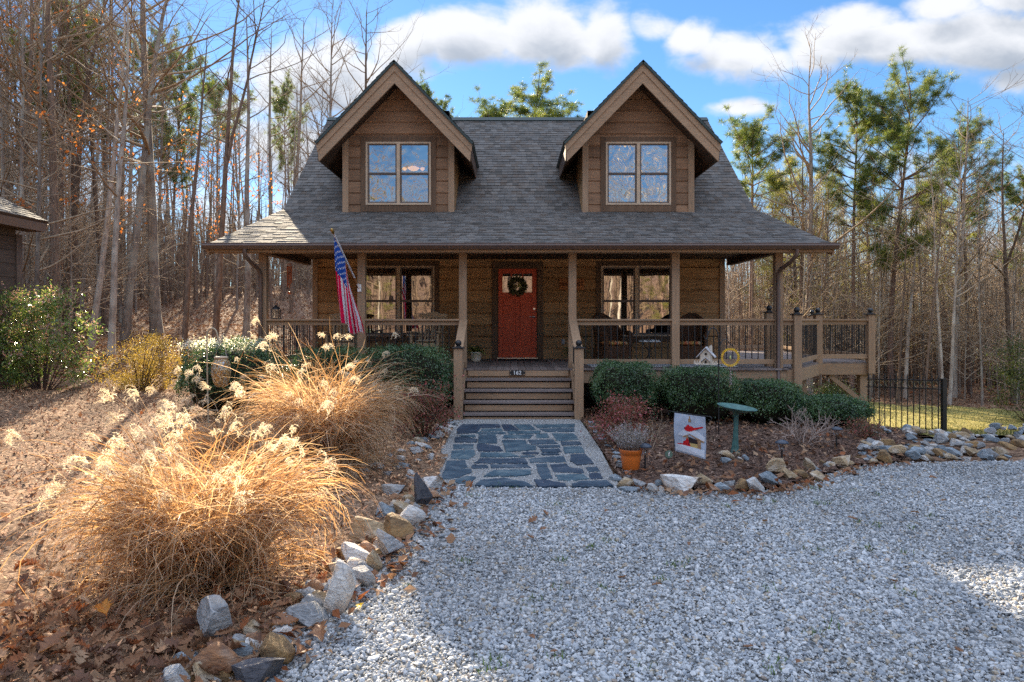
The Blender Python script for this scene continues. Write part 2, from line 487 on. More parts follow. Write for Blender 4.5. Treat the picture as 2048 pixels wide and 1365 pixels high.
M = {}
M['log_x'] = wood('stained_log_siding', (.440, .250, .112), (.220, .118, .050), 'X', knots=0.75)
M['log_y'] = wood('stained_log_siding_side', (.440, .250, .112), (.220, .118, .050), 'Y', knots=0.75)
M['dorm_x'] = wood('dormer_siding', (.290, .165, .092), (.165, .090, .050), 'X', knots=0.35)
M['trim_x'] = wood('brown_trim_x', (.365, .235, .142), (.265, .166, .098), 'X', var=.08, bump=.12)
M['trim_y'] = wood('brown_trim_y', (.365, .235, .142), (.265, .166, .098), 'Y', var=.08, bump=.12)
M['trim_z'] = wood('brown_trim_z', (.365, .235, .142), (.265, .166, .098), 'Z', var=.08, bump=.12)
M['case'] = wood('window_casing', (.16, .095, .055), (.09, .052, .030), 'Z', var=.1)
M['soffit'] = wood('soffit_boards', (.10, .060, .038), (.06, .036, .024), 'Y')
M['deck'] = wood('deck_boards', (.215, .170, .150), (.135, .100, .085), 'Y', var=.25)
M['tread'] = wood('stair_treads', (.205, .165, .150), (.14, .108, .095), 'X', var=.1)
M['shingle'] = shingle_mat()
M['green_edge'] = flat('drip_edge', (.03, .045, .04), .6)
M['gutter'] = flat('gutter_brown', (.105, .062, .044), .35, .5)
M['cream'] = flat('window_cream', (.50, .36, .235), .5)
M['sash'] = flat('window_sash', (.14, .105, .085), .5)
M['glass_low'] = glass_mat('window_glass', 0.0010, 0.40, (.12, .12, .11), 1.6)
M['glass_up'] = glass_mat('wavy_window_glass', 0.018, 0.38, (.25, .24, .23), 2.3)
M['glass_clear'] = glass_mat('clear_glass', 0.0, 0.25, (.9, .9, .9))
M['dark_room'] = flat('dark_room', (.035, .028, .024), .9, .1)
M['red'] = wood('red_door_paint', (.62, .095, .036), (.53, .080, .030), 'Z', var=.02, rough=.45, bump=.05)
M['black'] = flat('black_metal', (.012, .012, .013), .42, .5)
M['white'] = flat('white_paint', (.78, .77, .74), .5)
M['nickel'] = flat('nickel', (.62, .58, .52), .28, .5, 1.0)
M['tan_wood'] = wood('tan_chair_wood', (.52, .37, .22), (.38, .26, .15), 'Z', var=.12)
M['wicker'] = None
M['orange'] = flat('orange_glaze', (.62, .150, .022), .42, .5, var=.08)
M['cream_pot'] = flat('cream_pot', (.62, .52, .40), .5)
M['soil'] = flat('soil', (.035, .024, .018), .95, .1, var=.4, scale=40)
M['verdigris'] = flat('verdigris', (.05, .125, .11), .5, .4, var=.35, scale=14)
M['flag_red'] = leaf_mat('flag_red', [(.70, .008, .060), (.74, .010, .075)], .42, .7, .1, (1.1, 1, 1))
M['flag_white'] = leaf_mat('flag_white', [(.74, .73, .76), (.78, .77, .78)], .4, .7, .1, (1, 1, 1))
M['brass'] = flat('brass', (.55, .36, .12), .3, .5, 1.0)
M['slate_path'] = None
# ================================================================== terrain
def ss(a, b, x):
    t = np.clip((np.asarray(x, float) - a) / (b - a), 0, 1)
    return t * t * (3 - 2 * t)

def T(x, y):
    x = np.asarray(x, float); y = np.asarray(y, float)
    left = np.clip(-x - 2.3, 0, 9) * 0.058 * ss(3.5, 12, y)
    hill = (np.clip(y - 15, 0, 30) * 0.115 + np.clip(y - 60, 0, 60) * 0.03) * ss(-3.5, -9.5, x + 0.0 * y)
    fall = -np.clip(y - 10.7, 0, 8.5) * 0.145 * ss(5.0, 7.4, x)
    rise = np.clip(y - 36, 0, 60) * 0.075 * ss(2, 12, x)
    mid = np.clip(y - 30, 0, 60) * 0.06 * (1 - ss(2, 12, x)) * ss(-9.5, -3.5, x)
    bump = 0.03 * np.sin(x * 1.7 + y * .6) * ss(13, 18, y) + 0.10 * np.sin(x * .31 + 1.3) * np.sin(y * .27) * ss(17, 26, y)
    back = np.clip(-y - 26, 0, 90) * 0.13
    return left + hill + fall + rise + mid + bump + back

def Tf(x, y):
    return float(T(x, y))

def px(X, Yp, Yd=None, z=None):
    """photograph pixel -> point at depth Yd, or on the horizontal plane z"""
    if Yd is None:
        Yd = F * (CZ - z) / (Yp - 640)
    return ((X - 1024) / F * Yd, Yd, CZ - (Yp - 640) / F * Yd)

def in_poly(x, y, poly):
    x = np.asarray(x); y = np.asarray(y)
    c = np.zeros(x.shape, bool)
    n = len(poly)
    for i in range(n):
        x0, y0 = poly[i]; x1, y1 = poly[(i + 1) % n]
        if y0 == y1: continue
        k = ((y0 > y) != (y1 > y)) & (x < (x1 - x0) * (y - y0) / (y1 - y0) + x0)
        c ^= k
    return c

LEFT_EDGE = [(-1.60, -3), (-1.52, 2.2), (-1.42, 3.2), (-1.27, 3.75), (-1.17, 4.3), (-1.08, 4.8), (-0.98, 5.3), (-0.90, 6.0), (-0.85, 6.8), (-0.80, 7.5)]
RIGHT_EDGE = [(1.18, 7.5), (1.56, 7.25), (2.05, 7.12), (2.57, 7.2), (3.0, 7.45), (3.4, 7.8), (4.1, 8.4), (4.8, 8.62), (6.4, 8.72), (9, 9.0), (14, 9.5)]
GRAVEL = LEFT_EDGE + RIGHT_EDGE + [(24, 8), (24, -14), (-9, -14), (-7, -6)]
LBED = LEFT_EDGE + [(-1.06, 12.3), (-1.06, 13.4), (-5.2, 13.4), (-5.6, 16.6), (-9, 15.4), (-14.5, 15.2), (-14.5, -3)]
RBED = [(1.2, 7.5)] + RIGHT_EDGE[1:8] + [(5.4, 9.6), (6.3, 11.2), (6.3, 12.2), (5.4, 13.6), (1.25, 13.6), (1.2, 12.2)]
LAWN = [(5.6, 12.0), (6.4, 10.9), (10, 10.9), (16, 11.0), (26, 10.5), (26, 20), (21, 21.5), (16, 23.5), (12.5, 26), (10, 28), (8, 27), (6.5, 20), (5.9, 14)]

def sheet(name, poly, res, dz, mat, rough=0.0, edge_noise=0.0):
    P = np.array(poly)
    x0, y0 = P.min(0); x1, y1 = P.max(0)
    xs = np.arange(x0, x1 + res, res); ys = np.arange(y0, y1 + res, res)
    X, Y = np.meshgrid(xs, ys)
    Z = T(X, Y) + dz + (rng.normal(0, 1, X.shape) * rough if rough else 0)
    cx = (X[:-1, :-1] + X[1:, 1:]) / 2; cy = (Y[:-1, :-1] + Y[1:, 1:]) / 2
    ex = cx + edge_noise * (np.sin(cy * 3.1) + np.sin(cy * 7.7 + cx * 2)) ; ey = cy + edge_noise * (np.sin(cx * 2.3) + np.sin(cx * 6.1 + cy))
    keep = in_poly(ex, ey, poly)
    idx = np.arange(X.size).reshape(X.shape)
    q = np.stack([idx[:-1, :-1][keep], idx[:-1, 1:][keep], idx[1:, 1:][keep], idx[1:, :-1][keep]], 1)
    V = np.stack([X.ravel(), Y.ravel(), Z.ravel()], 1)
    used = np.unique(q); rm = np.full(len(V), -1); rm[used] = np.arange(len(used))
    me = np_mesh(name, V[used], rm[q], smooth=True)
    o = mesh_obj(name, me, mat)
    o['kind'] = 'structure'
    return o

def litter_mat(name, cols, sc):
    m, nt, b = new_mat(name, 0.95, 0.1)
    tcx = nt.n('TexCoord')
    n1 = nt.n('TexNoise', ins={'Vector': tcx.outputs['Object'], 'Scale': sc, 'Detail': 9.0, 'Roughness': 0.75})
    n2 = nt.n('TexNoise', ins={'Vector': tcx.outputs['Object'], 'Scale': 0.6, 'Detail': 4.0})
    vo = nt.n('TexVoronoi', ins={'Vector': tcx.outputs['Object'], 'Scale': sc * 2.5})
    f = nt.math('ADD', nt.math('MULTIPLY', n1.outputs[0], 0.6), nt.math('MULTIPLY', nt.n('SeparateColor', ins={0: vo.outputs['Color']}).outputs[0], 0.4))
    c = nt.ramp(f, [(0.25 + 0.5 * i / (len(cols) - 1), q) for i, q in enumerate(cols)])
    k = nt.math('ADD', nt.math('MULTIPLY', n2.outputs[0], 0.8), 0.6)
    c = nt.mix(1.0, c, nt.n('CombineXYZ', ins={0: k, 1: k, 2: k}).outputs[0], 'MULTIPLY')
    nt.link(c, b.inputs['Base Color'])
    bp = nt.n('Bump', ins={'Height': f, 'Strength': 0.9, 'Distance': 0.05})
    nt.link(bp.outputs[0], b.inputs['Normal'])
    return m

M['forest_floor'] = litter_mat('forest_floor', [(.055, .034, .024), (.20, .115, .070), (.34, .22, .145)], 7)
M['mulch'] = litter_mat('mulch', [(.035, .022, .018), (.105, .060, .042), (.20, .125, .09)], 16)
M['mulch_sunlit'] = litter_mat('sunlit_mulch', [(.06, .036, .024), (.21, .128, .078), (.42, .275, .175)], 16)  # paler copy of the mulch with the sunlight put into its colour
M['lawn'] = litter_mat('lawn_grass', [(.11, .105, .026), (.25, .215, .065), (.40, .32, .13)], 12)
M['gravel_base'] = litter_mat('gravel_base', [(.09, .086, .08), (.22, .215, .205), (.38, .37, .355)], 22)
M['mortar'] = litter_mat('path_mortar', [(.22, .215, .21), (.34, .335, .325), (.46, .455, .44)], 45)

def terrain():
    gx = np.concatenate([np.linspace(-420, -60, 19), np.arange(-58, 58.1, 1.0), np.linspace(60, 420, 19)])
    gy = np.concatenate([np.linspace(-300, -30, 14), np.arange(-28, 90.1, 1.0), np.linspace(92, 700, 20)])
    X, Y = np.meshgrid(gx, gy)
    Z = T(X, Y) - 0.03
    idx = np.arange(X.size).reshape(X.shape)
    q = np.stack([idx[:-1, :-1].ravel(), idx[:-1, 1:].ravel(), idx[1:, 1:].ravel(), idx[1:, :-1].ravel()], 1)
    o = mesh_obj('ground', np_mesh('ground', np.stack([X.ravel(), Y.ravel(), Z.ravel()], 1), q, smooth=True), M['forest_floor'])
    o['kind'] = 'structure'
terrain()
sheet('gravel_drive', GRAVEL, 0.10, 0.030, M['gravel_base'], rough=0.004)
sheet('mulch_bed', LBED, 0.12, 0.055, M['mulch_sunlit'], rough=0.012)
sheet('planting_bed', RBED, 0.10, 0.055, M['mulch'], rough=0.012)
sheet('lawn', LAWN, 0.25, 0.02, M['lawn'], rough=0.006, edge_noise=0.5)

# ------------------------------------------------------------------ flagstone path
FLAG = [
 [(300,138),(650,135),(660,165),(470,172),(440,215),(255,225),(250,185)], [(665,140),(755,138),(825,190),(690,195)], [(775,140),(930,140),(985,188),(840,190)],
 [(960,140),(1350,135),(1345,165),(1000,170)], [(480,178),(660,175),(680,200),(470,203)], [(435,208),(700,208),(705,226),(430,224)], [(720,203),(1030,200),(1020,222),(730,230)],
 [(1010,178),(1340,172),(1345,205),(1080,208)], [(270,240),(420,236),(425,256),(370,259)], [(240,256),(300,253),(440,276),(435,305),(225,305)], [(450,232),(615,232),(628,315),(455,312)],
 [(690,236),(960,233),(930,268),(670,268)], [(985,230),(1095,220),(1108,262),(990,265)], [(1135,220),(1340,220),(1382,280),(1180,290)], [(670,285),(880,285),(905,325),(980,340),(990,375),(710,396)],
 [(905,282),(1150,278),(1195,316),(950,324)], [(215,325),(405,320),(408,362),(220,365)], [(435,325),(500,320),(650,345),(680,388),(450,388)], [(995,333),(1205,330),(1212,352),(1020,358)],
 [(1220,300),(1390,297),(1415,325),(1230,333)], [(1240,345),(1410,340),(1440,400),(1255,406)], [(1025,368),(1205,365),(1225,398),(1050,401)], [(205,385),(300,372),(410,374),(425,420),(350,463),(195,455)],
 [(470,402),(740,402),(830,440),(470,442)], [(850,405),(900,392),(1010,400),(1000,412),(870,417)], [(835,428),(970,424),(980,440),(850,445)], [(1035,411),(1195,408),(1200,422),(1050,425)],
 [(470,456),(880,456),(905,500),(410,500)], [(915,460),(1120,436),(1240,432),(1268,488),(930,490)], [(1305,420),(1440,415),(1530,505),(1370,515),(1310,480)],
 [(165,475),(325,472),(355,535),(275,545),(382,549),(385,580),(280,630),(110,650),(130,560)], [(388,515),(530,515),(540,545),(390,545)], [(560,512),(900,508),(945,538),(570,543)],
 [(990,505),(1085,505),(1135,640),(1050,650),(1005,580)], [(1115,508),(1270,503),(1310,535),(1420,550),(1440,590),(1150,580)], [(1450,540),(1560,533),(1582,573),(1470,580)],
 [(1472,594),(1580,590),(1608,640),(1500,645)], [(1170,606),(1430,602),(1480,645),(1320,662),(1200,658)], [(490,622),(600,567),(940,562),(948,605),(800,620)], [(210,655),(350,617),(430,627),(390,680),(260,692)],
 [(420,708),(480,655),(680,637),(890,670),(945,710)], [(970,652),(1080,657),(1250,690),(1260,713),(1010,720)], [(1320,692),(1400,666),(1640,657),(1700,708),(1330,716)]]

def slate_mat():
    m, nt, b = new_mat('slate_flagstone', 0.5, 0.4)
    tcx = nt.n('TexCoord'); rn = rnd_attr(nt)
    off = nt.n('CombineXYZ', ins={0: nt.math('MULTIPLY', rn, 40.0), 1: nt.math('MULTIPLY', rn, 17.0), 2: 0.0})
    pos = nt.n('VectorMath', operation='ADD', ins={0: tcx.outputs['Object'], 1: off.outputs[0]})
    n1 = nt.n('TexNoise', ins={'Vector': pos.outputs[0], 'Scale': 5.0, 'Detail': 9.0, 'Roughness': 0.62, 'Distortion': 0.6})
    c = nt.ramp(n1.outputs[0], [(0.28, (.013, .030, .050)), (0.48, (.030, .060, .088)), (0.62, (.066, .098, .122)), (0.76, (.17, .185, .19))])
    v = nt.math('ADD', nt.math('MULTIPLY', rn, 0.9), 0.55)
    c = nt.mix(1.0, c, nt.n('CombineXYZ', ins={0: v, 1: v, 2: nt.math('ADD', nt.math('MULTIPLY', v, .7), .3)}).outputs[0], 'MULTIPLY')
    nt.link(c, b.inputs['Base Color'])
    bp = nt.n('Bump', ins={'Height': n1.outputs[0], 'Strength': 0.5, 'Distance': 0.012})
    nt.link(bp.outputs[0], b.inputs['Normal'])
    return m
M['slate_path'] = slate_mat()

def path():
    b = MB()
    pts = [(-.78, 7.42), (1.13, 7.36), (1.19, 9.5), (1.185, 12.32), (-1.04, 12.32), (-.96, 9.5)]
    b.prism([(x, y, -0.05) for x, y in pts], (0, 0, 0.095))
    for poly in FLAG:
        w = []
        n = len(poly)
        for i in range(n):
            a, c = poly[i], poly[(i + 1) % n]
            k = max(2, int(math.dist(a, c) / 30))
            for j in range(k):
                t = j / k
                q = (860 + (a[0] + (c[0] - a[0]) * t) / 4.6545, 820 + (a[1] + (c[1] - a[1]) * t) / 4.6545)
                P = px(q[0], q[1], z=0.05)
                w.append((P[0] + random.uniform(-.010, .010), P[1] + random.uniform(-.02, .02)))
        zt = 0.0 + random.uniform(.014, .022)
        area = sum(w[i][0] * w[(i + 1) % len(w)][1] - w[(i + 1) % len(w)][0] * w[i][1] for i in range(len(w)))
        if area < 0: w = w[::-1]
        b.prism([(x, y, 0.038) for x, y in w], (0, 0, zt), m=1)
    o = b.build('path', [M['mortar'], M['slate_path']])
    o['kind'] = 'structure'
path()

# ------------------------------------------------------------------ loose ground cover: gravel, mulch chips, fallen leaves
ICO_V = []
g = (1 + 5 ** .5) / 2
for a, b_ in ((1, g), (-1, g), (1, -g), (-1, -g)):
    ICO_V += [(0, a, b_), (a, b_, 0), (b_, 0, a)]
ICO_V = np.array(ICO_V) / math.sqrt(1 + g * g)
def ico_faces():
    fs = []
    for i in range(12):
        for j in range(i + 1, 12):
            for k in range(j + 1, 12):
                d = [np.linalg.norm(ICO_V[p] - ICO_V[q]) for p, q in ((i, j), (j, k), (i, k))]
                if max(d) < 1.06:
                    n = np.cross(ICO_V[j] - ICO_V[i], ICO_V[k] - ICO_V[i])
                    fs.append((i, j, k) if n @ ICO_V[i] > 0 else (i, k, j))
    return np.array(fs)
ICO_F = ico_faces()

def rand_rot(n):
    q = rng.normal(size=(n, 4)); q /= np.linalg.norm(q, axis=1)[:, None]
    w, x, y, z = q.T
    return np.stack([np.stack([1 - 2 * (y * y + z * z), 2 * (x * y - z * w), 2 * (x * z + y * w)], 1),
                     np.stack([2 * (x * y + z * w), 1 - 2 * (x * x + z * z), 2 * (y * z - x * w)], 1),
                     np.stack([2 * (x * z - y * w), 2 * (y * z + x * w), 1 - 2 * (x * x + y * y)], 1)], 1)

def pebbles(name, P, size, cols, mat, flatten=0.7):
    n = len(P)
    base = ICO_V[None] * (1 + rng.uniform(-.22, .22, (n, 12, 1)))
    sc = rng.uniform(.65, 1.3, (n, 1, 3)) * np.array([1.15, 1.0, flatten])
    v = np.einsum('nij,nkj->nki', rand_rot(n), base * sc) * size[:, None, None]
    v[:, :, 2] *= 0.85
    v += P[:, None, :]
    f = (ICO_F[None] + (np.arange(n) * 12)[:, None, None]).reshape(-1, 3)
    me = np_mesh(name, v.reshape(-1, 3), f, fattr={'col': np.repeat(cols, 20, 0)})
    return mesh_obj(name, me, mat)

def pick_cols(n, pal, wts, jit=0.12):
    pal = np.array(pal); w = np.array(wts, float); w /= w.sum()
    c = pal[rng.choice(len(pal), n, p=w)] * rng.uniform(1 - jit, 1 + jit, (n, 1))
    return np.clip(c, 0, .9)

M['pebble'] = attr_color('gravel_pebble', 0.75, 0.78, 0.15)
def gravel():
    pts = []
    # dense near the eye, thinner where single stones can no longer be told apart
    for (y0, y1, x0, x1, dens) in ((1.2, 4.8, -1.8, 4.6, 5600), (4.8, 6.8, -1.6, 6.2, 3900), (6.8, 9.5, -1.4, 8.5, 2200), (-2, 1.2, -1.8, 3, 300), (1.2, 9.0, 6.2, 10, 350)):
        n = int((y1 - y0) * (x1 - x0) * dens)
        p = np.stack([rng.uniform(x0, x1, n), rng.uniform(y0, y1, n)], 1)
        keep = in_poly(p[:, 0] + rng.normal(0, .03, n), p[:, 1], GRAVEL) & (np.abs(p[:, 0] - 0.2) < 0.95 * np.maximum(p[:, 1], 2.0) + 2.5)
        pts.append(p[keep])
    p = np.concatenate(pts); n = len(p)
    size = np.clip(rng.lognormal(math.log(.0079), .38, n), .004, .022)
    z = T(p[:, 0], p[:, 1]) + 0.030 + size * rng.uniform(.15, .75, n)
    cols = pick_cols(n, [(.61, .62, .63), (.50, .52, .54), (.38, .41, .45), (.71, .71, .71), (.52, .44, .34), (.25, .27, .29), (.44, .36, .30)], [30, 28, 18, 14, 6, 6, 3])
    # trodden and dusty patches: the same stone, dirtier
    dirt = .5 + .5 * np.sin(p[:, 0] * 1.3 + 1.7 * np.sin(p[:, 1] * .8)) * np.sin(p[:, 1] * 1.1 + np.sin(p[:, 0] * 2.1)) + rng.normal(0, .25, n)
    cols = cols * (1 - .30 * np.clip(dirt, 0, 1))[:, None] * np.array([1, .985, .96])
    o = pebbles('gravel', np.concatenate([p, z[:, None]], 1), size, cols, M['pebble'])
    tag(o, 'pale grey crushed stone covering the drive', 'gravel', kind='stuff')
gravel()

def path_grit():
    """small grit in the joints and along the sides of the flagstones"""
    n = 26000
    p = np.stack([rng.uniform(-.98, 1.2, n), rng.uniform(7.42, 12.25, n)], 1)
    keep = in_poly(p[:, 0], p[:, 1], [(-.78, 7.42), (1.13, 7.36), (1.19, 9.5), (1.185, 12.32), (-1.04, 12.32), (-.96, 9.5)])
    for poly in FLAG:
        w = [px(860 + a / 4.6545, 820 + c / 4.6545, z=0.05)[:2] for a, c in poly]
        keep &= ~in_poly(p[:, 0], p[:, 1], w)
    p = p[keep]; n = len(p); size = np.clip(rng.lognormal(math.log(.0058), .35, n), .003, .014)
    cols = pick_cols(n, [(.50, .49, .47), (.38, .38, .37), (.28, .28, .28), (.40, .35, .28)], [4, 4, 2, 1.5])
    o = pebbles('path_grit', np.concatenate([p, np.full((n, 1), .045) + size[:, None] * .2], 1), size, cols, M['pebble'])
    tag(o, 'pale grit in the joints of the flagstone path', 'grit', kind='stuff')
path_grit()

def leaf_cards(name, P, size, cols, mat, curl=0.35, asp=0.55, tilt=0.5, attr='col'):
    """small curled leaves: two folded quads each, lying or tumbled"""
    n = len(P)
    yaw = rng.uniform(0, 2 * np.pi, n); t1 = rng.normal(0, tilt, n); t2 = rng.normal(0, tilt, n)
    a = np.stack([np.cos(yaw) * np.cos(t1), np.sin(yaw) * np.cos(t1), np.sin(t1)], 1)
    s0 = np.stack([-np.sin(yaw), np.cos(yaw), np.zeros(n)], 1)
    up = np.cross(a, s0)
    s = s0 * np.cos(t2)[:, None] + up * np.sin(t2)[:, None]
    up = np.cross(a, s)
    L = size[:, None]; Wd = L * asp * rng.uniform(.7, 1.2, (n, 1)); c = L * curl * rng.uniform(-.3, 1, (n, 1))
    base = P - a * L * .5
    v = np.stack([base, P + s * Wd * .5 + up * c * .5 - a * L * .08, P + a * L * .5 + up * c * .3, P - s * Wd * .5 + up * c * .5 - a * L * .08], 1)
    idx = (np.arange(n) * 4)[:, None]
    f = np.concatenate([idx + np.array([[0, 1, 2]]), idx + np.array([[0, 2, 3]])], 1).reshape(-1, 3)
    if attr == 'col':
        fa = {'col': np.repeat(cols, 2, 0)}
    else:
        fa = {'rnd': np.repeat(cols, 2)}
    return np_mesh(name, v.reshape(-1, 3), f, fattr=fa)

M['chip'] = attr_color('mulch_chip', 0.9, 1.0, 0.25)
M['litter'] = attr_color('leaf_litter', 0.8, 1.0, 0.2, trans=0.25)
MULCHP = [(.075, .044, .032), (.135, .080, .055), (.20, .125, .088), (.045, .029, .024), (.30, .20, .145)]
LITP = [(.23, .115, .06), (.30, .165, .09), (.16, .085, .055), (.36, .23, .14), (.26, .09, .035)]
def scatter(poly, n, zoff, near=None):
    P = np.array(poly); x0, y0 = P.min(0); x1, y1 = P.max(0)
    p = np.stack([rng.uniform(x0, x1, n), rng.uniform(y0, y1, n)], 1)
    k = in_poly(p[:, 0], p[:, 1], poly)
    p = p[k]
    if near is not None:
        keep = rng.random(len(p)) < np.clip(near / np.maximum(np.hypot(p[:, 0], p[:, 1]), 1), 0, 1)
        p = p[keep]
    z = T(p[:, 0], p[:, 1]) + zoff
    return np.concatenate([p, z[:, None]], 1)

def oak_litter(P):
    """lobed, curled oak leaves heaped under the grass"""
    r = np.random.default_rng(12); n = len(P)
    prof = [(0, .02), (.10, .05), (.18, .20), (.25, .09), (.36, .30), (.44, .12), (.56, .36), (.65, .14), (.77, .25), (.85, .11), (1, .02)]
    m_ = len(prof); t = np.array([q[0] for q in prof]) - .5; w = np.array([q[1] for q in prof])
    L = np.zeros((n, m_, 3, 3))
    roll = r.uniform(.1, 1.3, (n, 1)); bow = r.normal(0, .35, (n, 1))
    for k, s_ in enumerate((-1, 0, 1)):
        ww = w[None] * r.uniform(.75, 1.15, (n, m_)) * abs(s_)
        L[:, :, k, 0] = t[None] + r.normal(0, .012, (n, m_)); L[:, :, k, 1] = s_ * ww * np.cos(roll * .7)
        L[:, :, k, 2] = ww * np.sin(roll) * 1.1 + bow * (t[None] ** 2) * 1.6 + r.normal(0, .012, (n, m_))
    L *= r.uniform(.07, .135, (n, 1, 1, 1))
    yaw = r.uniform(0, 6.283, n); a, b_ = r.normal(0, .5, n), r.normal(0, .5, n)
    Rm = []
    for i in range(n): Rm.append(np.array(Matrix.Rotation(yaw[i], 3, 'Z') @ Matrix.Rotation(a[i], 3, 'X') @ Matrix.Rotation(b_[i], 3, 'Y')))
    V = np.einsum('nij,nmkj->nmki', np.array(Rm), L) + P[:, None, None, :]
    idx = np.arange(n * m_ * 3).reshape(n, m_, 3)
    q = np.concatenate([np.stack([idx[:, :-1, s_], idx[:, 1:, s_], idx[:, 1:, s_ + 1], idx[:, :-1, s_ + 1]], 2).reshape(-1, 4) for s_ in (0, 1)])
    c = pick_cols(n, LITP, [5, 3, 4, 1, 2], .3); cf = np.repeat(c, m_ - 1, 0); 
    me = np_mesh('oak_leaves', V.reshape(-1, 3), q, fattr={'col': np.concatenate([cf, cf])}, smooth=True)
    tag(mesh_obj('oak_leaves', me, M['litter']), 'heap of big brown lobed oak leaves under the front of the grass', 'fallen leaves', kind='stuff')

def ground_litter():
    A = scatter([q for q in LBED if True], 110000, 0.07, near=10.0)
    A = A[A[:, 1] > 1.0]
    me = leaf_cards('mulch_chips', A + np.array([0, 0, .004]), rng.uniform(.025, .085, len(A)), np.clip(pick_cols(len(A), MULCHP, [3, 5, 6, 3, 8]) * np.array([2.45, 2.0, 1.5]), 0, .7), M['chip'], curl=.12, asp=.26, tilt=.5)  # chip tones raised and warmed to carry the sun on this bed
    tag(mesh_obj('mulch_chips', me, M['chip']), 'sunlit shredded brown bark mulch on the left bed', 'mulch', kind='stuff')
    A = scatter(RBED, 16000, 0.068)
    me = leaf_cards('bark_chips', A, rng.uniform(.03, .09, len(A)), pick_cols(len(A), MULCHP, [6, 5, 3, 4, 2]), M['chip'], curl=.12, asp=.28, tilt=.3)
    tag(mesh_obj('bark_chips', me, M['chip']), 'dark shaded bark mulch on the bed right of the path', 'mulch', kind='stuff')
    # brown oak leaves blown into the beds
    A = scatter(LBED, 5000, 0.085, near=5.5); A = A[A[:, 1] > 1]
    B = scatter(RBED, 1500, 0.085)
    n3 = 800
    Cc = np.stack([rng.normal(-2.2, .75, n3), rng.normal(3.7, .55, n3)], 1)
    Cc = Cc[in_poly(Cc[:, 0], Cc[:, 1], LBED)]
    Cc = np.concatenate([Cc, (T(Cc[:, 0], Cc[:, 1]) + rng.uniform(.07, .12, len(Cc)))[:, None]], 1)
    E = []
    for edge, sgn, n_ in ((LEFT_EDGE[2:], 1, 260), (RIGHT_EDGE[:8], -1, 230)):
        for _ in range(n_):
            i = rng.integers(0, len(edge) - 1); f = rng.random(); a_, b_ = edge[i], edge[i + 1]
            o_ = abs(rng.normal(0, .16)) + .02
            q = (a_[0] + (b_[0] - a_[0]) * f + (o_ if sgn > 0 else 0), a_[1] + (b_[1] - a_[1]) * f - (o_ if sgn < 0 else 0))
            E.append((*q, .058))
    A = np.concatenate([A, B, np.array(E)])
    oak_litter(Cc)
    me = leaf_cards('leaf_litter', A, rng.uniform(.05, .12, len(A)), pick_cols(len(A), LITP, [5, 4, 4, 2, 2]), M['litter'], curl=.55, asp=.6, tilt=.45)
    tag(mesh_obj('leaf_litter', me, M['litter']), 'dry brown oak leaves blown over the planting beds', 'fallen leaves', kind='stuff')
    # forest floor
    n = 60000
    Y = 14.5 + rng.random(n) ** 1.5 * 40
    side = rng.random(n) < .62
    X = np.where(side, -Y * rng.uniform(.25, .86, n), Y * rng.uniform(.30, .85, n))
    k = ~in_poly(X, Y, LBED) & ~(in_poly(X, Y, LAWN) & (rng.random(n) > .04)) & (np.abs(X) > 5.4)
    X, Y = X[k], Y[k]
    A = np.stack([X, Y, T(X, Y) + .0], 1)
    me = leaf_cards('forest_leaves', A, rng.uniform(.07, .16, len(A)), pick_cols(len(A), LITP, [4, 5, 3, 4, 2]), M['litter'], curl=.5, asp=.6, tilt=.45)
    tag(mesh_obj('forest_leaves', me, M['litter']), 'thick brown leaf litter under the woods', 'fallen leaves', kind='stuff')
    # lawn blades
    A = scatter(LAWN, 70000, 0.03, near=14)
    n = len(A); h = rng.uniform(.03, .075, n); w = rng.uniform(.006, .012, n); q = rng.uniform(0, 6.28, n)
    d = np.stack([np.cos(q), np.sin(q), np.zeros(n)], 1); e = np.stack([-np.sin(q), np.cos(q), np.zeros(n)], 1)
    v = np.stack([A - d * w[:, None], A + d * w[:, None], A + np.array([0, 0, 1]) * h[:, None] + e * (h * rng.uniform(-.6, .6, n))[:, None]], 1)
    me = np_mesh('lawn_grass', v.reshape(-1, 3), np.arange(3 * n).reshape(-1, 3), fattr={'col': pick_cols(n, [(.15, .15, .036), (.28, .24, .075), (.42, .34, .15), (.18, .18, .05)], [3, 4, 3, 3])})
    tag(mesh_obj('lawn_grass', me, M['litter']), 'short winter grass of the lawn beyond the deck', 'grass', kind='stuff')
ground_litter()
# ================================================================== the house
HC = 0.16
WL, WR, WY = -4.72, 5.04, 16.59
ZF = 0.86
house = thing('log_house', 'brown log-sided house with two gabled dormers and a full-width front porch', 'house', (HC, WY, 0))

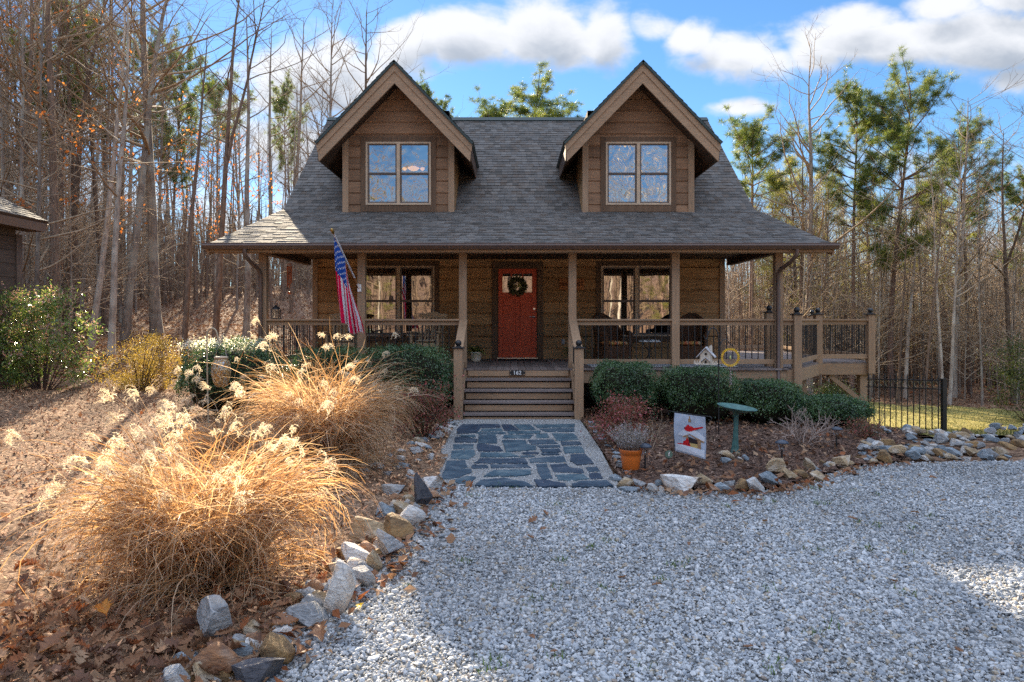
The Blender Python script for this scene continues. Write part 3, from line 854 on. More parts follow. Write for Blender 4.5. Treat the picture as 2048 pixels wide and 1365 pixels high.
def plank_courses(b, y, z_list, x_at, openings=(), m=0, depth=0.05, ch=0.024):
    """horizontal boards facing -Y; x_at(z) -> (left, right); bevelled edges between courses; openings (x0,x1,z0,z1)"""
    for za, zb in zip(z_list[:-1], z_list[1:]):
        cuts = sorted({za, zb} | {z for o in openings for z in (o[2], o[3]) if za + .001 < z < zb - .001})
        r0 = random.random()
        for ca, cb in zip(cuts[:-1], cuts[1:]):
            la, ra = x_at(ca); lb, rb = x_at(cb)
            spans = [(la, ra, lb, rb)]
            for o in openings:
                if o[2] < (ca + cb) / 2 < o[3]:
                    ns = []
                    for (a, c, d, e) in spans:
                        if o[0] > a and o[1] < c: ns += [(a, o[0], d, o[0]), (o[1], c, o[1], e)]
                        else: ns.append((a, c, d, e))
                    spans = ns
            for k, (a, c, d, e) in enumerate(spans):
                ta = ch if abs(ca - za) < 1e-6 else 0.0; tb = ch if abs(cb - zb) < 1e-6 else 0.0
                r = (r0 + 0.37 * k) % 1
                b.add([(a, y, ca + ta), (c, y, ca + ta), (e, y, cb - tb), (d, y, cb - tb)], [(0, 1, 2, 3)], m, r=r)
                if ta: b.add([(a, y + ch, ca), (c, y + ch, ca), (c, y, ca + ta), (a, y, ca + ta)], [(0, 1, 2, 3)], m, r=r)
                if tb: b.add([(d, y, cb - tb), (e, y, cb - tb), (e, y + ch, cb), (d, y + ch, cb)], [(0, 1, 2, 3)], m, r=r)

def window(x0, x1, z0, z1, y, name, glass, cw=0.11, cb=0.13, mull=0.085):
    """double-hung pair: casing, cream frame with centre mullion, brown sashes, panes"""
    fr = 0.042
    b = MB(); xm = (x0 + x1) / 2; yf, yb = y - 0.035, y + 0.06
    b.box(x0, x0 + fr, yf, yb, z0, z1); b.box(x1 - fr, x1, yf, yb, z0, z1)
    b.box(xm - mull / 2, xm + mull / 2, yf - .004, yb, z0 + fr, z1 - fr)
    b.box(x0 + fr, x1 - fr, yf, yb, z1 - fr, z1); b.box(x0 + fr, x1 - fr, yf - .008, yb, z0, z0 + fr)
    w = b.build(name, M['cream'], house, bevel=.004)
    c = MB(); yc = y - 0.022
    c.box(x0 - cw, x0, yc, y + .02, z0 - cb, z1 + cw); c.box(x1, x1 + cw, yc, y + .02, z0 - cb, z1 + cw)
    c.box(x0, x1, yc, y + .02, z1, z1 + cw); c.box(x0, x1, yc - .006, y + .02, z0 - cb, z0)
    c.build('casing', M['case'], w, bevel=.003)
    s = MB(); g_ = MB(); zm = z0 + (z1 - z0) * .5
    for (a, e) in ((x0 + fr, xm - mull / 2), (xm + mull / 2, x1 - fr)):
        t = 0.034
        for (za, zb, yo) in ((z0 + fr, zm, .018), (zm, z1 - fr, -.002)):
            ys, ye = y + yo, y + yo + .028
            lo = t * 1.5 if za < zm - .01 else t
            s.box(a, a + t, ys, ye, za, zb); s.box(e - t, e, ys, ye, za, zb)
            s.box(a + t, e - t, ys, ye, za, za + lo * .8); s.box(a + t, e - t, ys, ye, zb - t * .8, zb)
            yg = (ys + ye) / 2
            g_.quad((a + t, yg, za + lo * .8), (e - t, yg, za + lo * .8), (e - t, yg, zb - t * .8), (a + t, yg, zb - t * .8))
    s.build('sash', M['sash'], w)
    g_.build('pane', glass, w)
    return w

# ---- front wall
LW = (-3.54, -1.836, 1.40, 3.07)
RW = (2.104, 3.80, 1.40, 3.07)
DO = (-0.375, 0.635, ZF - .02, 3.03)
b = MB()
plank_courses(b, WY, [ZF - .03 + .277 * k for k in range(10)], lambda z: (WL + .1, WR - .1), [LW, RW, DO])
b.box(WL, WL + .12, WY - .03, WY + .06, -.9, 3.36, 1); b.box(WR - .12, WR, WY - .03, WY + .06, -.9, 3.36, 1)
b.build('front_wall', [M['log_x'], M['trim_z']], house)
# side and back walls with gable ends, foundation
for X, dx in ((WL, .05), (WR, -.05)):
    b = MB()
    zz = [ZF - .03 + .277 * k for k in range(9)]
    for za, zb in zip(zz[:-1], zz[1:]):
        x0, x1 = sorted((X, X + dx))
        b.box(x0, x1, WY + .07, 23.9, za + .006, zb - .002)
    poly = [(X + dx * .3, WY + .02, zz[-1]), (X + dx * .3, 23.9, zz[-1]), (X + dx * .3, 23.9, 4.45), (X + dx * .3, 20.25, 7.4), (X + dx * .3, WY + .02, 4.45)]
    b.prism(poly, (dx * .7, 0, 0))
    b.build('side_wall', M['log_y'], house)
b = MB(); b.box(WL + .06, WR - .06, 23.84, 23.9, -.9, 4.5)
b.build('back_wall', M['log_x'], house)
b = MB(); b.box(WL + .05, WR - .05, WY + .05, 23.8, -1.6, ZF - .05)
b.build('foundation', flat('foundation_block', (.22, .21, .20), .9), house)
# dark rooms behind the glass
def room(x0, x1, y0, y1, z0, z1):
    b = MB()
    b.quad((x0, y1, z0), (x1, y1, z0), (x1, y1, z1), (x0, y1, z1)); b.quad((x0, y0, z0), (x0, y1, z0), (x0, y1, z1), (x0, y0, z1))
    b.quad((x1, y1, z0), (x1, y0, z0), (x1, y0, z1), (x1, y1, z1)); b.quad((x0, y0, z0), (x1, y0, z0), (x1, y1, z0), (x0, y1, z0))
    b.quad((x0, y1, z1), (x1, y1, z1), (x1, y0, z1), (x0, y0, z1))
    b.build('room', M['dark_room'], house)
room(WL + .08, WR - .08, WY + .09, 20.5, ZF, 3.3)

w = window(*LW, WY, 'porch_window', M['glass_low'])
w = window(*RW, WY, 'porch_window', M['glass_low'])

# ---- front door
b = MB(); y = WY
x0, x1, z0, z1 = -.325, .585, ZF + .035, 3.0
gx = [(-.225, -.03), (.005, .235), (.27, .475)]
gz = (2.44, 2.885)
yf = y + .012
b.box(x0, gx[0][0], yf, yf + .045, z0, z1); b.box(gx[2][1], x1, yf, yf + .045, z0, z1)
b.box(gx[0][0], gx[2][1], yf, yf + .045, gz[1], z1)
b.box(gx[0][0], gx[2][1], yf, yf + .045, 2.31, gz[0])
b.box(gx[0][1], gx[1][0], yf, yf + .04, *gz); b.box(gx[1][1], gx[2][0], yf, yf + .04, *gz)
b.box(gx[0][0], gx[2][1], yf, yf + .045, z0, 1.19)
b.box(.085, .175, yf, yf + .045, 1.19, 2.31)
for (a, e) in ((gx[0][0], .085), (.175, gx[2][1])):
    b.box(a, e, yf + .02, yf + .04, 1.19, 2.31)
    b.box(a + .03, e - .03, yf + .008, yf + .02, 1.22, 2.28)
door = b.build('door', M['red'], house, bevel=.004)
b = MB()
for (a, e) in gx: b.quad((a, yf + .03, gz[0]), (e, yf + .03, gz[0]), (e, yf + .03, gz[1]), (a, yf + .03, gz[1]))
b.build('glass', M['glass_low'], door)
b = MB(); hx, hz = .515, 1.86
b.lathe((hx, 0, hz), [(.028, -.004), (.03, 0), (.012, .004)], 14)
b.v = [(hx + (p[0] - hx), yf - (p[2] - hz) - .004, hz + p[1]) for p in b.v]
b.tube([(hx, yf, hz), (hx, yf - .05, hz), (hx - .03, yf - .055, hz + .006), (hx - .07, yf - .055, hz), (hx - .11, yf - .05, hz - .012)], .010, 8)
b.tube([(hx + .01, yf, 2.05), (hx + .01, yf - .02, 2.05)], .024, 14)
b.build('handle', M['nickel'], door)
b = MB(); yc = y - .03
b.box(-.475, -.345, yc, y + .03, ZF, 3.03); b.box(.605, .735, yc, y + .03, ZF, 3.03); b.box(-.475, .735, yc - .004, y + .03, 3.03, 3.165)
b.box(-.345, -.325, y - .01, y + .06, ZF, 3.03); b.box(.585, .605, y - .01, y + .06, ZF, 3.03); b.box(-.325, .585, y - .01, y + .06, 3.0, 3.03)
b.build('door_frame', M['case'], house, bevel=.004)
b = MB(); b.box(-.345, .605, y - .05, y + .06, ZF + .002, ZF + .034)
b.build('threshold', M['nickel'], house)
b = MB(); b.box(1.17, 1.25, WY - .012, WY, 1.21, 1.33); b.box(1.18, 1.24, WY - .035, WY - .012, 1.22, 1.31)
b.build('outlet_cover', flat('grey_plastic', (.33, .32, .31), .5), house)

# ---- roofs
def shingle_plane(name, A, B, Cc, D, parent, thick=0.10, under=None):
    A, B, Cc, D = map(Vector, (A, B, Cc, D))
    uh = (B - A).normalized()
    n = uh.cross((D - A)); n.normalize()
    vh = n.cross(uh).normalized()
    L = abs((D - A).dot(vh)); N = max(2, round(L / .142))
    V, Fc, UV, MI = [], [], [], []
    def addq(pts, uvs, mi=0):
        k = len(V); V.extend([tuple(p) for p in pts]); Fc.append((k, k + 1, k + 2, k + 3)); UV.extend(uvs); MI.append(mi)
    for i in range(N):
        t0, t1 = i / N, (i + 1) / N
        l0, r0, l1, r1 = A.lerp(D, t0), B.lerp(Cc, t0), A.lerp(D, t1), B.lerp(Cc, t1)
        ns = max(1, round((r0 - l0).length / .21))
        v0, v1 = i * .142 + .004, (i + 1) * .142 - .004
        cutp = [0.0] + sorted(min(.999, max(.001, (k + random.uniform(-.25, .25)) / ns)) for k in range(1, ns)) + [1.0]
        for a, c in zip(cutp[:-1], cutp[1:]):
            h = random.choice((.007, .012, .016))
            p0, p1, p2, p3 = l0.lerp(r0, a) + n * h, l0.lerp(r0, c) + n * h, l1.lerp(r1, c) + n * .001, l1.lerp(r1, a) + n * .001
            u0, u1 = (p0 - A).dot(uh), (p1 - A).dot(uh); u2, u3 = (p2 - A).dot(uh), (p3 - A).dot(uh)
            addq((p0, p1, p2, p3), ((u0, v0), (u1, v0), (u2, v1), (u3, v1)))
            q0, q1 = l0.lerp(r0, a), l0.lerp(r0, c)
            addq((q0 - n * .002, q1 - n * .002, p1, p0), ((u0, v0), (u1, v0), (u1, v0 + .002), (u0, v0 + .002)))
    d = -n * thick
    a, b_, c, e = A - n * .003, B - n * .003, Cc - n * .003, D - n * .003
    for pts in ((a + d, e + d, c + d, b_ + d), (a, a + d, b_ + d, b_), (b_, b_ + d, c + d, c), (c, c + d, e + d, e), (e, e + d, a + d, a)):
        addq(pts, ((0, 0),) * 4, 1)
    o0 = origin(parent)
    Va = np.array(V) - np.array(o0)
    me = np_mesh(name, Va, np.array(Fc), mi=MI, uv=UV)
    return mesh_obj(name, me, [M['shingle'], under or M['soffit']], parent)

RX = 5.48
YB, ZB = 16.3, 4.36                 # where the steep roof breaks into the porch roof
YR, ZR = 20.25, 7.6                 # ridge
EX, YE, ZE = 5.87, 13.06, 3.185     # eave
shingle_plane('main_roof', (HC - RX, YB, ZB), (HC + RX, YB, ZB), (HC + RX, YR, ZR), (HC - RX, YR, ZR), house)
shingle_plane('main_roof', (HC + RX, 24.3, 4.3), (HC - RX, 24.3, 4.3), (HC - RX, YR, ZR), (HC + RX, YR, ZR), house)
shingle_plane('porch_roof', (HC - EX, YE, ZE), (HC + EX, YE, ZE), (HC + RX, YB + .02, ZB + .006), (HC - RX, YB + .02, ZB + .006), house)
b = MB()
b.beam((HC - RX, YR - .08, ZR - .025), (HC + RX, YR - .08, ZR - .025), .20, .02, up=(0, -.64, .77))
b.beam((HC - RX, YR + .08, ZR - .025), (HC + RX, YR + .08, ZR - .025), .20, .02, up=(0, .64, .77))
b.build('ridge_cap', M['green_edge'], house)
# rake boards of the main and porch roofs
b = MB()
for s_ in (-1, 1):
    X = HC + s_ * (RX - .03)
    b.beam((X, YB, ZB - .21), (X, YR, ZR - .21), .04, .20, up=(0, -.64, .77))
    b.beam((X, 24.3, 4.3 - .21), (X, YR, ZR - .21), .04, .20, up=(0, .64, .77))
    b.beam((HC + s_ * (EX - .03), YE, ZE - .12), (HC + s_ * (RX - .03), YB, ZB - .20), .04, .15)
b.build('rake_board', M['trim_y'], house)
# gutter, fascia, beam
b = MB()
prof = [(13.055, 3.20), (12.925, 3.205), (12.915, 3.165), (12.955, 3.10), (13.055, 3.095)]
b.prism([(HC - EX - .02, y_, z_) for y_, z_ in prof], (2 * EX + .04, 0, 0))
b.box(HC - EX - .02, HC + EX + .02, 12.918, 12.932, 3.20, 3.213)
b.build('gutter', M['gutter'], house)
b = MB(); b.box(HC - EX + .05, HC + EX - .05, 13.06, 13.10, 3.05, 3.15); b.box(HC - EX + .06, HC + EX - .06, 13.10, 13.45, 3.085, 3.10)
b.build('fascia', M['trim_x'], house)
b = MB()
b.box(-5.72, 6.05, 13.455, 13.605, 3.075, 3.27)
b.build('porch_beam', M['trim_x'], house, bevel=.005)
for X in (-4.80, 5.14):
    b = MB(); b.box(X - .06, X + .06, 13.61, WY - .04, 3.075, 3.30)
    b.build('end_beam', M['soffit'], house)
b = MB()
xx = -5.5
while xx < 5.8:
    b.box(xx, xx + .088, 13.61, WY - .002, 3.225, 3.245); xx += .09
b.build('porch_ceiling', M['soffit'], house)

def downspout(pts):
    b = MB(); b.tube(pts, .040, 8)
    b.build('downspout', M['gutter'], house)
downspout([(-4.96, 12.99, 3.12), (-4.96, 12.99, 3.04), (-4.955, 13.0, 2.98), (-4.90, 13.15, 2.86), (-4.84, 13.34, 2.76), (-4.82, 13.40, 2.68), (-4.82, 13.41, 2.5), (-4.82, 13.41, .5)])
downspout([(5.29, 12.99, 3.12), (5.29, 12.99, 3.04), (5.285, 13.0, 2.98), (5.22, 13.15, 2.86), (5.13, 13.34, 2.76), (5.10, 13.40, 2.68), (5.10, 13.41, 2.5), (5.10, 13.41, .66), (5.10, 13.36, .58), (5.16, 13.16, .40), (5.18, 13.05, .2), (5.19, 13.0, .02)])

# ---- dormers
def dormer(cx, sgn):
    yw, yf = 16.0, 15.42
    hw = 1.275
    tops = lambda x: 7.51 - 1.04 * abs(x - cx)        # outer roof line
    sof = lambda x: tops(x) - .36
    zr = 7.51
    wx0, wx1, wz0, wz1 = cx - .745, cx + .745, 4.41, 5.85
    b = MB()
    zk = [4.14 + .27 * k for k in range(13)]
    def xat(z):
        h = min(hw - .1, max(.001, (7.15 - z) / 1.04))
        return cx - h, cx + h
    zk = [z for z in zk if z < 7.1] + [7.14]
    plank_courses(b, yw, zk, xat, [(wx0, wx1, wz0, wz1)])
    # corner boards and cheeks
    for s in (-1, 1):
        xo = cx + s * hw
        a, c = sorted((xo, xo - s * .135))
        b.prism([(a, yw - .028, 4.14), (c, yw - .028, 4.14), (c, yw - .028, sof(c) + .02), (a, yw - .028, sof(a) + .02)], (0, .06, 0), 1)
        za = 4.2
        while za < 5.9:
            a, c = sorted((xo, xo - s * .05))
            b.box(a, c, yw + .04, 18.2, za + .006, za + .268, 2); za += .27
    b.box(cx - hw, cx + hw, yw - .034, yw + .02, 4.10, 4.21, 3)
    d = b.build('dormer', [M['dorm_x'], M['trim_z'], M['log_y'], M['case']], house)
    # roof, two slopes
    e = 1.75
    ze = zr - 1.04 * e
    ym = lambda z: YB + (z - ZB) * (YR - YB) / (ZR - ZB) + .12
    shingle_plane('dormer_roof', (cx - e, ym(ze), ze), (cx - e, yf - .04, ze), (cx, yf - .04, zr), (cx, ym(zr), zr), d, .05, M['green_edge'])
    shingle_plane('dormer_roof', (cx + e, yf - .04, ze), (cx + e, ym(ze), ze), (cx, ym(zr), zr), (cx, yf - .04, zr), d, .05, M['green_edge'])
    for s in (-1, 1):
        r = MB()
        X = lambda q: cx + s * q
        p = [(X(0.0), yf, zr - .055), (X(1.72), yf, zr - .055 - 1.04 * 1.72), (X(1.70), yf, zr - .245 - 1.04 * 1.70), (X(0.0), yf, zr - .245)]
        r.prism(p, (0, .05, 0))
        p = [(X(0.0), yf + .022, zr - .245), (X(1.69), yf + .022, zr - .245 - 1.04 * 1.69), (X(1.67), yf + .022, zr - .50 - 1.04 * 1.66), (X(0.0), yf + .022, zr - .50)]
        r.prism(p, (0, .05, 0))
        r.build('rake_board', M['trim_x'], d)
        # eave fascia
        r = MB(); xe = 1.70
        zt = zr - .07 - 1.04 * xe
        a, c = sorted((X(xe), X(xe - .03)))
        r.box(a, c, yf + .052, ym(zt - .3), zt - .36, zt)
        r.build('eave_fascia', M['soffit'], d)
        # soffit boards under the slope
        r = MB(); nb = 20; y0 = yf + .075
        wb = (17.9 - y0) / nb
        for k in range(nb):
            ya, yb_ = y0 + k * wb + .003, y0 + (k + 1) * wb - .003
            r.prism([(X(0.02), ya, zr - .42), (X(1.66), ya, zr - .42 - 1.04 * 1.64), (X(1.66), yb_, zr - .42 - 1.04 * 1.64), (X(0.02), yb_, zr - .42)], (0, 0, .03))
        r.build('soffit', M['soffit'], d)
    window(wx0, wx1, wz0, wz1, yw, 'dormer_window', M['glass_up'], cw=.115, cb=.155, mull=.075)
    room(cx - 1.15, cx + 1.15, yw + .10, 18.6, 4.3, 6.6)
dormer(-2.595, -1)
dormer(2.885, 1)

# ---- porch floor, rim, steps
b = MB(); xx = -4.92
while xx < 5.24:
    b.box(xx, xx + .134, 13.36, WY - .005, ZF - .035, ZF); xx += .14
b.build('porch_floor', M['deck'], house)
b = MB(); b.box(-4.90, 5.26, 13.40, 13.44, .58, ZF - .04); b.box(-4.90, -4.86, 13.44, WY, .58, ZF - .04); b.box(5.22, 5.26, 13.44, WY, .58, ZF - .04)
b.build('rim_board', M['trim_x'], house)
steps = MB()
SX0, SX1 = -.868, 1.107
steps.box(SX0 + .03, SX1 - .03, 13.365, 13.398, .715, ZF - .04)
for i in range(1, 5):
    zt = ZF - .18 * i; yb_ = 13.40 - .28 * (i - 1); yf_ = yb_ - .30
    ex = .008 * i
    steps.box(SX0 - ex, SX1 + ex, yf_, yf_ + .145, zt - .036, zt, 1); steps.box(SX0 - ex, SX1 + ex, yf_ + .151, yb_ - .002, zt - .036, zt, 1)
    steps.box(SX0 + .02, SX1 - .02, yf_ + .035, yf_ + .06, max(-.04, zt - .165), zt - .062, 0)
for X in (SX0 - .03, SX1 + .03):
    steps.prism([(X - .02, 13.42, .84), (X - .02, 13.38, .84), (X - .02, 12.24, .12), (X - .02, 12.24, -.05), (X - .02, 13.42, -.05)], (.04, 0, 0))
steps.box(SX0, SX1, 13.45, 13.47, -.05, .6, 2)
steps.build('steps', [M['trim_x'], M['tread'], M['dark_room']], house, bevel=.003)

# ---- posts and rails
PX = [-4.80, -2.90, -.947, 1.164, 3.15, 5.14]
for X in PX:
    b = MB(); b.box(X - .075, X + .075, 13.455, 13.605, .62 if abs(X) > 4 else ZF, 3.075)
    b.build('porch_post', M['trim_z'], house, bevel=.008)

def ball_cap(b, x, y, z, w=.155):
    b.cbox((x, y, z + .012), (w + .05, w + .05, .024), 1); b.cbox((x, y, z + .034), (w * .62, w * .62, .022), 1)
    b.lathe((x, y, z + .04), [(.032, 0), (.022, .02), (.020, .03), (.03, .045)], 12, 1)
    b.ball((x, y, z + .095), .056, 14, 1)

def baluster(x, y, z0, z1, parent):
    b = MB(); b.tube([(x, y, z0), (x, y, z1)], .0105, 8)
    return b.build('baluster', M['black'], parent)

def rail(P, Q, n, name='railing', single=True, top=1.805, cap=True):
    """cap board, sub rail, bottom rail, round black balusters between two posts"""
    P, Q = Vector(P), Vector(Q); b = MB()
    t = (Q - P).normalized(); a, c = P + t * .075, Q - t * .075
    z = lambda v, k: Vector((v.x, v.y, k))
    b.beam(z(a, top - .017), z(c, top - .017), .14, .034)
    b.beam(z(a, top - .078), z(c, top - .078), .04, .086)
    b.beam(z(a, .982), z(c, .982), .042, .095)
    r = b.build(name, M['trim_x' if abs(t.x) > abs(t.y) else 'trim_y'], house, bevel=.004)
    pts = [a.lerp(c, (k + .5) / n) for k in range(n)]
    if single:
        for p in pts: baluster(p.x, p.y, 1.02, top - .12, r)
    else:
        m_ = MB()
        for p in pts: m_.tube([(p.x, p.y, 1.02), (p.x, p.y, top - .12)], .0105, 6)
        o = m_.build('balusters', M['black'], r); o['kind'] = 'stuff'
    return r
YP = 13.53
rail((-4.80, YP, 0), (-2.90, YP, 0), 14)
rail((-2.90, YP, 0), (-.947, YP, 0), 14)
rail((1.164, YP, 0), (3.15, YP, 0), 15)
rail((3.15, YP, 0), (5.14, YP, 0), 15)
rail((-4.80, YP, 0), (-4.80, WY - .02, 0), 23, single=False)

for X, sx in ((-.94, -1), (1.172, 1)):
    b = MB(); b.box(X - .078, X + .078, 12.20, 12.356, -.05, 1.286); ball_cap(b, X, 12.278, 1.286)
    b.build('newel_post', [M['trim_z'], M['black']], house, bevel=.005)
    b = MB()
    b.beam((X - .006 * sx, 13.47, 1.775), (X, 12.33, 1.265), .155, .036); b.beam((X, 13.46, 1.70), (X, 12.34, 1.20), .04, .09)
    b.beam((X, 13.46, .97), (X, 12.34, .30), .04, .09)
    hr = b.build('stair_rail', M['trim_y'], house, bevel=.004)
    for k in range(7):
        f = (k + .7) / 7.4
        yy = 13.46 - 1.12 * f
        baluster(X, yy, 1.01 - .67 * f, 1.66 - .5 * f, hr)

# ---- side deck
DK = [(5.27, 13.50), (5.44, 13.46), (6.80, 15.46), (7.97, 15.46), (7.97, 21.0), (5.06, 21.0), (5.06, 16.62), (5.27, 16.5)]
b = MB()
def clip_x(x):
    ys = []
    n = len(DK)
    for i in range(n):
        (xa, ya), (xb, yb_) = DK[i], DK[(i + 1) % n]
        if (xa > x) != (xb > x): ys.append(ya + (yb_ - ya) * (x - xa) / (xb - xa))
    return sorted(ys)
xx = 5.09
while xx < 7.95:
    c0, c1 = clip_x(xx + .002), clip_x(min(7.965, xx + .134))
    if len(c0) >= 2 and len(c1) >= 2:
        b.prism([(xx, c0[0], ZF - .035), (xx + .134, c1[0], ZF - .035), (xx + .134, c1[-1], ZF - .035), (xx, c0[-1], ZF - .035)], (0, 0, .035))
    xx += .14
b.build('deck_floor', M['deck'], house)
b = MB()
for P, Q in (((5.28, 13.47), (5.46, 13.50)), ((5.46, 13.50), (6.80, 15.48)), ((6.80, 15.48), (7.97, 15.48)), ((7.95, 15.5), (7.95, 21.0)), ((7.95, 21.0), (5.1, 21.0))):
    b.beam((*P, .70), (*Q, .70), .04, .25)
b.build('deck_rim', M['trim_x'], house, bevel=.004)
DP = {'B': (5.48, 13.47), 'C': (6.74, 15.43), 'E': (7.90, 15.43), 'D': (7.97, 18.6), 'F': (7.97, 21.0), 'G': (5.25, 21.0), 'A': (5.16, 14.05)}
for k, (X, Y) in DP.items():
    zt = {'A': 1.93, 'B': 1.885}.get(k, 1.90); zb = {'A': ZF, 'B': .50}.get(k, .60)
    b = MB(); b.box(X - .075, X + .075, Y - .075, Y + .075, zb, zt); ball_cap(b, X, Y, zt, .15)
    b.build('deck_post', [M['trim_z'], M['black']], house, bevel=.005)
rail(DP['B'] + (0,), DP['C'] + (0,), 15, single=True)
rail(DP['C'] + (0,), DP['E'] + (0,), 8, single=True)
rail(DP['E'] + (0,), DP['D'] + (0,), 24, single=False)
rail(DP['D'] + (0,), DP['F'] + (0,), 18, single=False)
rail(DP['F'] + (0,), DP['G'] + (0,), 20, single=False)
rail((5.14, YP, 0), DP['B'] + (0,), 1)
for (X, Y) in ((7.80, 15.60), (6.10, 14.75), (7.85, 20.6), (5.6, 20.6)):
    b = MB(); g0 = Tf(X, Y) - .2
    b.box(X - .08, X + .08, Y - .08, Y + .08, g0, .575)
    if (X, Y) == (7.80, 15.60):
        b.beam((7.05, 15.58, .56), (7.76, 15.58, -.02), .09, .10)
    b.build('deck_support', M['trim_z'], house, bevel=.005)

# corner pier of stacked round stones
rs = random.Random(5)
def pier(X, Y, z0, z1, w):
    b = MB()
    z = z0
    while z < z1 - .04:
        h = rs.uniform(.085, .12)
        for i in range(2):
            for j in range(2):
                cx = X + (i - .5) * w * .5 + rs.uniform(-.02, .02); cy = Y + (j - .5) * w * .5
                k = 12; pr = [(.005, -h / 2), (w * .20, -h * .42), (w * .28, -h * .1), (w * .275, h * .15), (w * .19, h * .43), (.005, h / 2)]
                b.lathe((cx, cy, z + h / 2), [(r_ * rs.uniform(.9, 1.1), q) for r_, q in pr], k)
        z += h * .93
    b.build('stone_pier', rock_mat('pier_stone', (.42, .37, .28), (.24, .20, .14), (.40, .28, .15), .5), house)
pier(5.18, 13.66, Tf(5.2, 13.6) - .1, .575, .44)
pier(-4.78, 13.7, -.1, .575, .4)

# house number on the top riser
nb = MB(); nb.box(-.03 - .02, .25, 13.350, 13.364, .728, .828)
for X in (-.03, .228):
    for z in (.745, .811): nb.tube([(X, 13.350, z), (X, 13.345, z)], .008, 8, 1)
hn = nb.build('house_number_sign', [M['black'], M['nickel']])
tag(hn, 'small black house number plaque reading 162 on the top step riser', 'sign')
text_mesh('number', '162', .098, M['white'], hn, (.10, 13.347, .777), extrude=.002, sx=1.1)
# ================================================================== things on and round the porch
def place(root, x, y, z, rz=0):
    root.location = (x, y, z); root.rotation_euler = (0, 0, rz)
    return root

# ---- rocking chairs (seat faces -Y)
def rocking_chair():
    t = thing('rocking_chair', 'tan slatted rocking chair', 'chair')
    def part(name, b, mat=M['tan_wood']): return b.build(name, mat, t, bevel=.003, local=True)
    for s in (-1, 1):
        b = MB()
        pts = [(s * .27, -.48 + .96 * k / 9, .03 + .16 * ((k - 4.2) / 9 * 1.0) ** 2 * 2.2) for k in range(10)]
        for p, q in zip(pts[:-1], pts[1:]): b.beam(p, q, .035, .05)
        part('rocker', b)
        b = MB(); b.beam((s * .29, -.24, .06), (s * .30, -.27, .64), .045, .06, up=(0, 1, 0)); part('leg', b)
        b = MB(); b.beam((s * .27, .22, .06), (s * .27, .26, .64), .04, .06, up=(0, 1, 0)); part('leg', b)
        b = MB(); b.cbox((s * .315, -.06, .655), (.105, .60, .026), rot=Matrix.Rotation(R(-3), 3, 'X')); part('arm', b)
    b = MB()
    for k in range(8):
        b.cbox((0, -.24 + .065 * k, .425 - .006 * k), (.52, .055, .02))
    b.cbox((0, -.275, .39), (.56, .03, .075))
    part('seat', b)
    b = MB()
    for k in range(7):
        x = -.225 + .075 * k
        b.beam((x, .24, .42), (x * 1.08, .42, 1.02), .045, .018, up=(0, 1, 0))
    b.cbox((0, .25, .45), (.54, .03, .06)); 
    crest = [(-.31, .405, .98), (-.33, .405, 1.05), (-.27, .408, 1.065), (-.15, .41, 1.075), (-.09, .41, 1.105), (.09, .41, 1.105), (.15, .41, 1.075), (.27, .408, 1.065), (.33, .405, 1.05), (.31, .405, .98)]
    b.prism(crest, (0, .028, 0))
    part('backrest', b)
    return t
RC = rocking_chair()
place(RC, -3.72, 15.35, ZF, R(6)); RC['label'] = 'tan slatted rocking chair half hidden behind the hanging flag'; RC['group'] = 'rocking chairs on the porch'
rc2 = dup(RC, (-1.84, 15.35, ZF), R(-10), label='tan slatted rocking chair between the porch window and the front steps')

def cushion(name, w, d, h, mat, label, loc, rz, seg=14):
    V = []
    for i in range(seg + 1):
        for j in range(seg + 1):
            u, v = -1 + 2 * i / seg, -1 + 2 * j / seg
            k = (max(0, 1 - abs(u) ** 4) * max(0, 1 - abs(v) ** 4)) ** .4
            V.append((u * w / 2 * (1 - .04 * v * v), v * d / 2 * (1 - .04 * u * u), h * (.5 + .5 * k)))
    n = len(V); V += [(x, y, h - z) for x, y, z in V]
    F_ = []
    S1 = seg + 1
    for i in range(seg):
        for j in range(seg):
            a = i * S1 + j; F_.append((a, a + S1, a + S1 + 1, a + 1)); F_.append((n + a, n + a + 1, n + a + S1 + 1, n + a + S1))
    me = np_mesh(name, np.array(V), np.array(F_), smooth=True)
    o = mesh_obj(name, me, mat); o.location = loc; o.rotation_euler = (0, 0, rz)
    return tag(o, label, 'cushion')
M['cush_tan'] = flat('beige_cushion', (.46, .36, .24), .9)
for x, rz, lab in ((-3.72, 6, 'beige tufted seat cushion on the rocking chair behind the flag'), (-1.84, -10, 'beige tufted seat cushion on the rocking chair near the steps')):
    c = cushion('seat_cushion', .48, .44, .07, M['cush_tan'], lab, (x, 15.32, ZF + .435), R(rz)); c['group'] = 'rocking chair cushions'

# small pedestal table between the rockers
t = thing('side_table', 'brown square pedestal table between the two rocking chairs', 'table', (-2.66, 15.5, ZF))
m_ = wood('dark_table_wood', (.17, .10, .06), (.10, .058, .035), 'Z')
b = MB(); b.box(-.27, .27, -.25, .25, .56, .595); b.build('tabletop', m_, t, bevel=.004, local=True)
b = MB(); b.box(-.10, .10, -.09, .09, .03, .56); b.build('pedestal', m_, t, bevel=.004, local=True)
b = MB(); b.box(-.2, .2, -.18, .18, 0, .03); b.build('base', m_, t, bevel=.004, local=True)

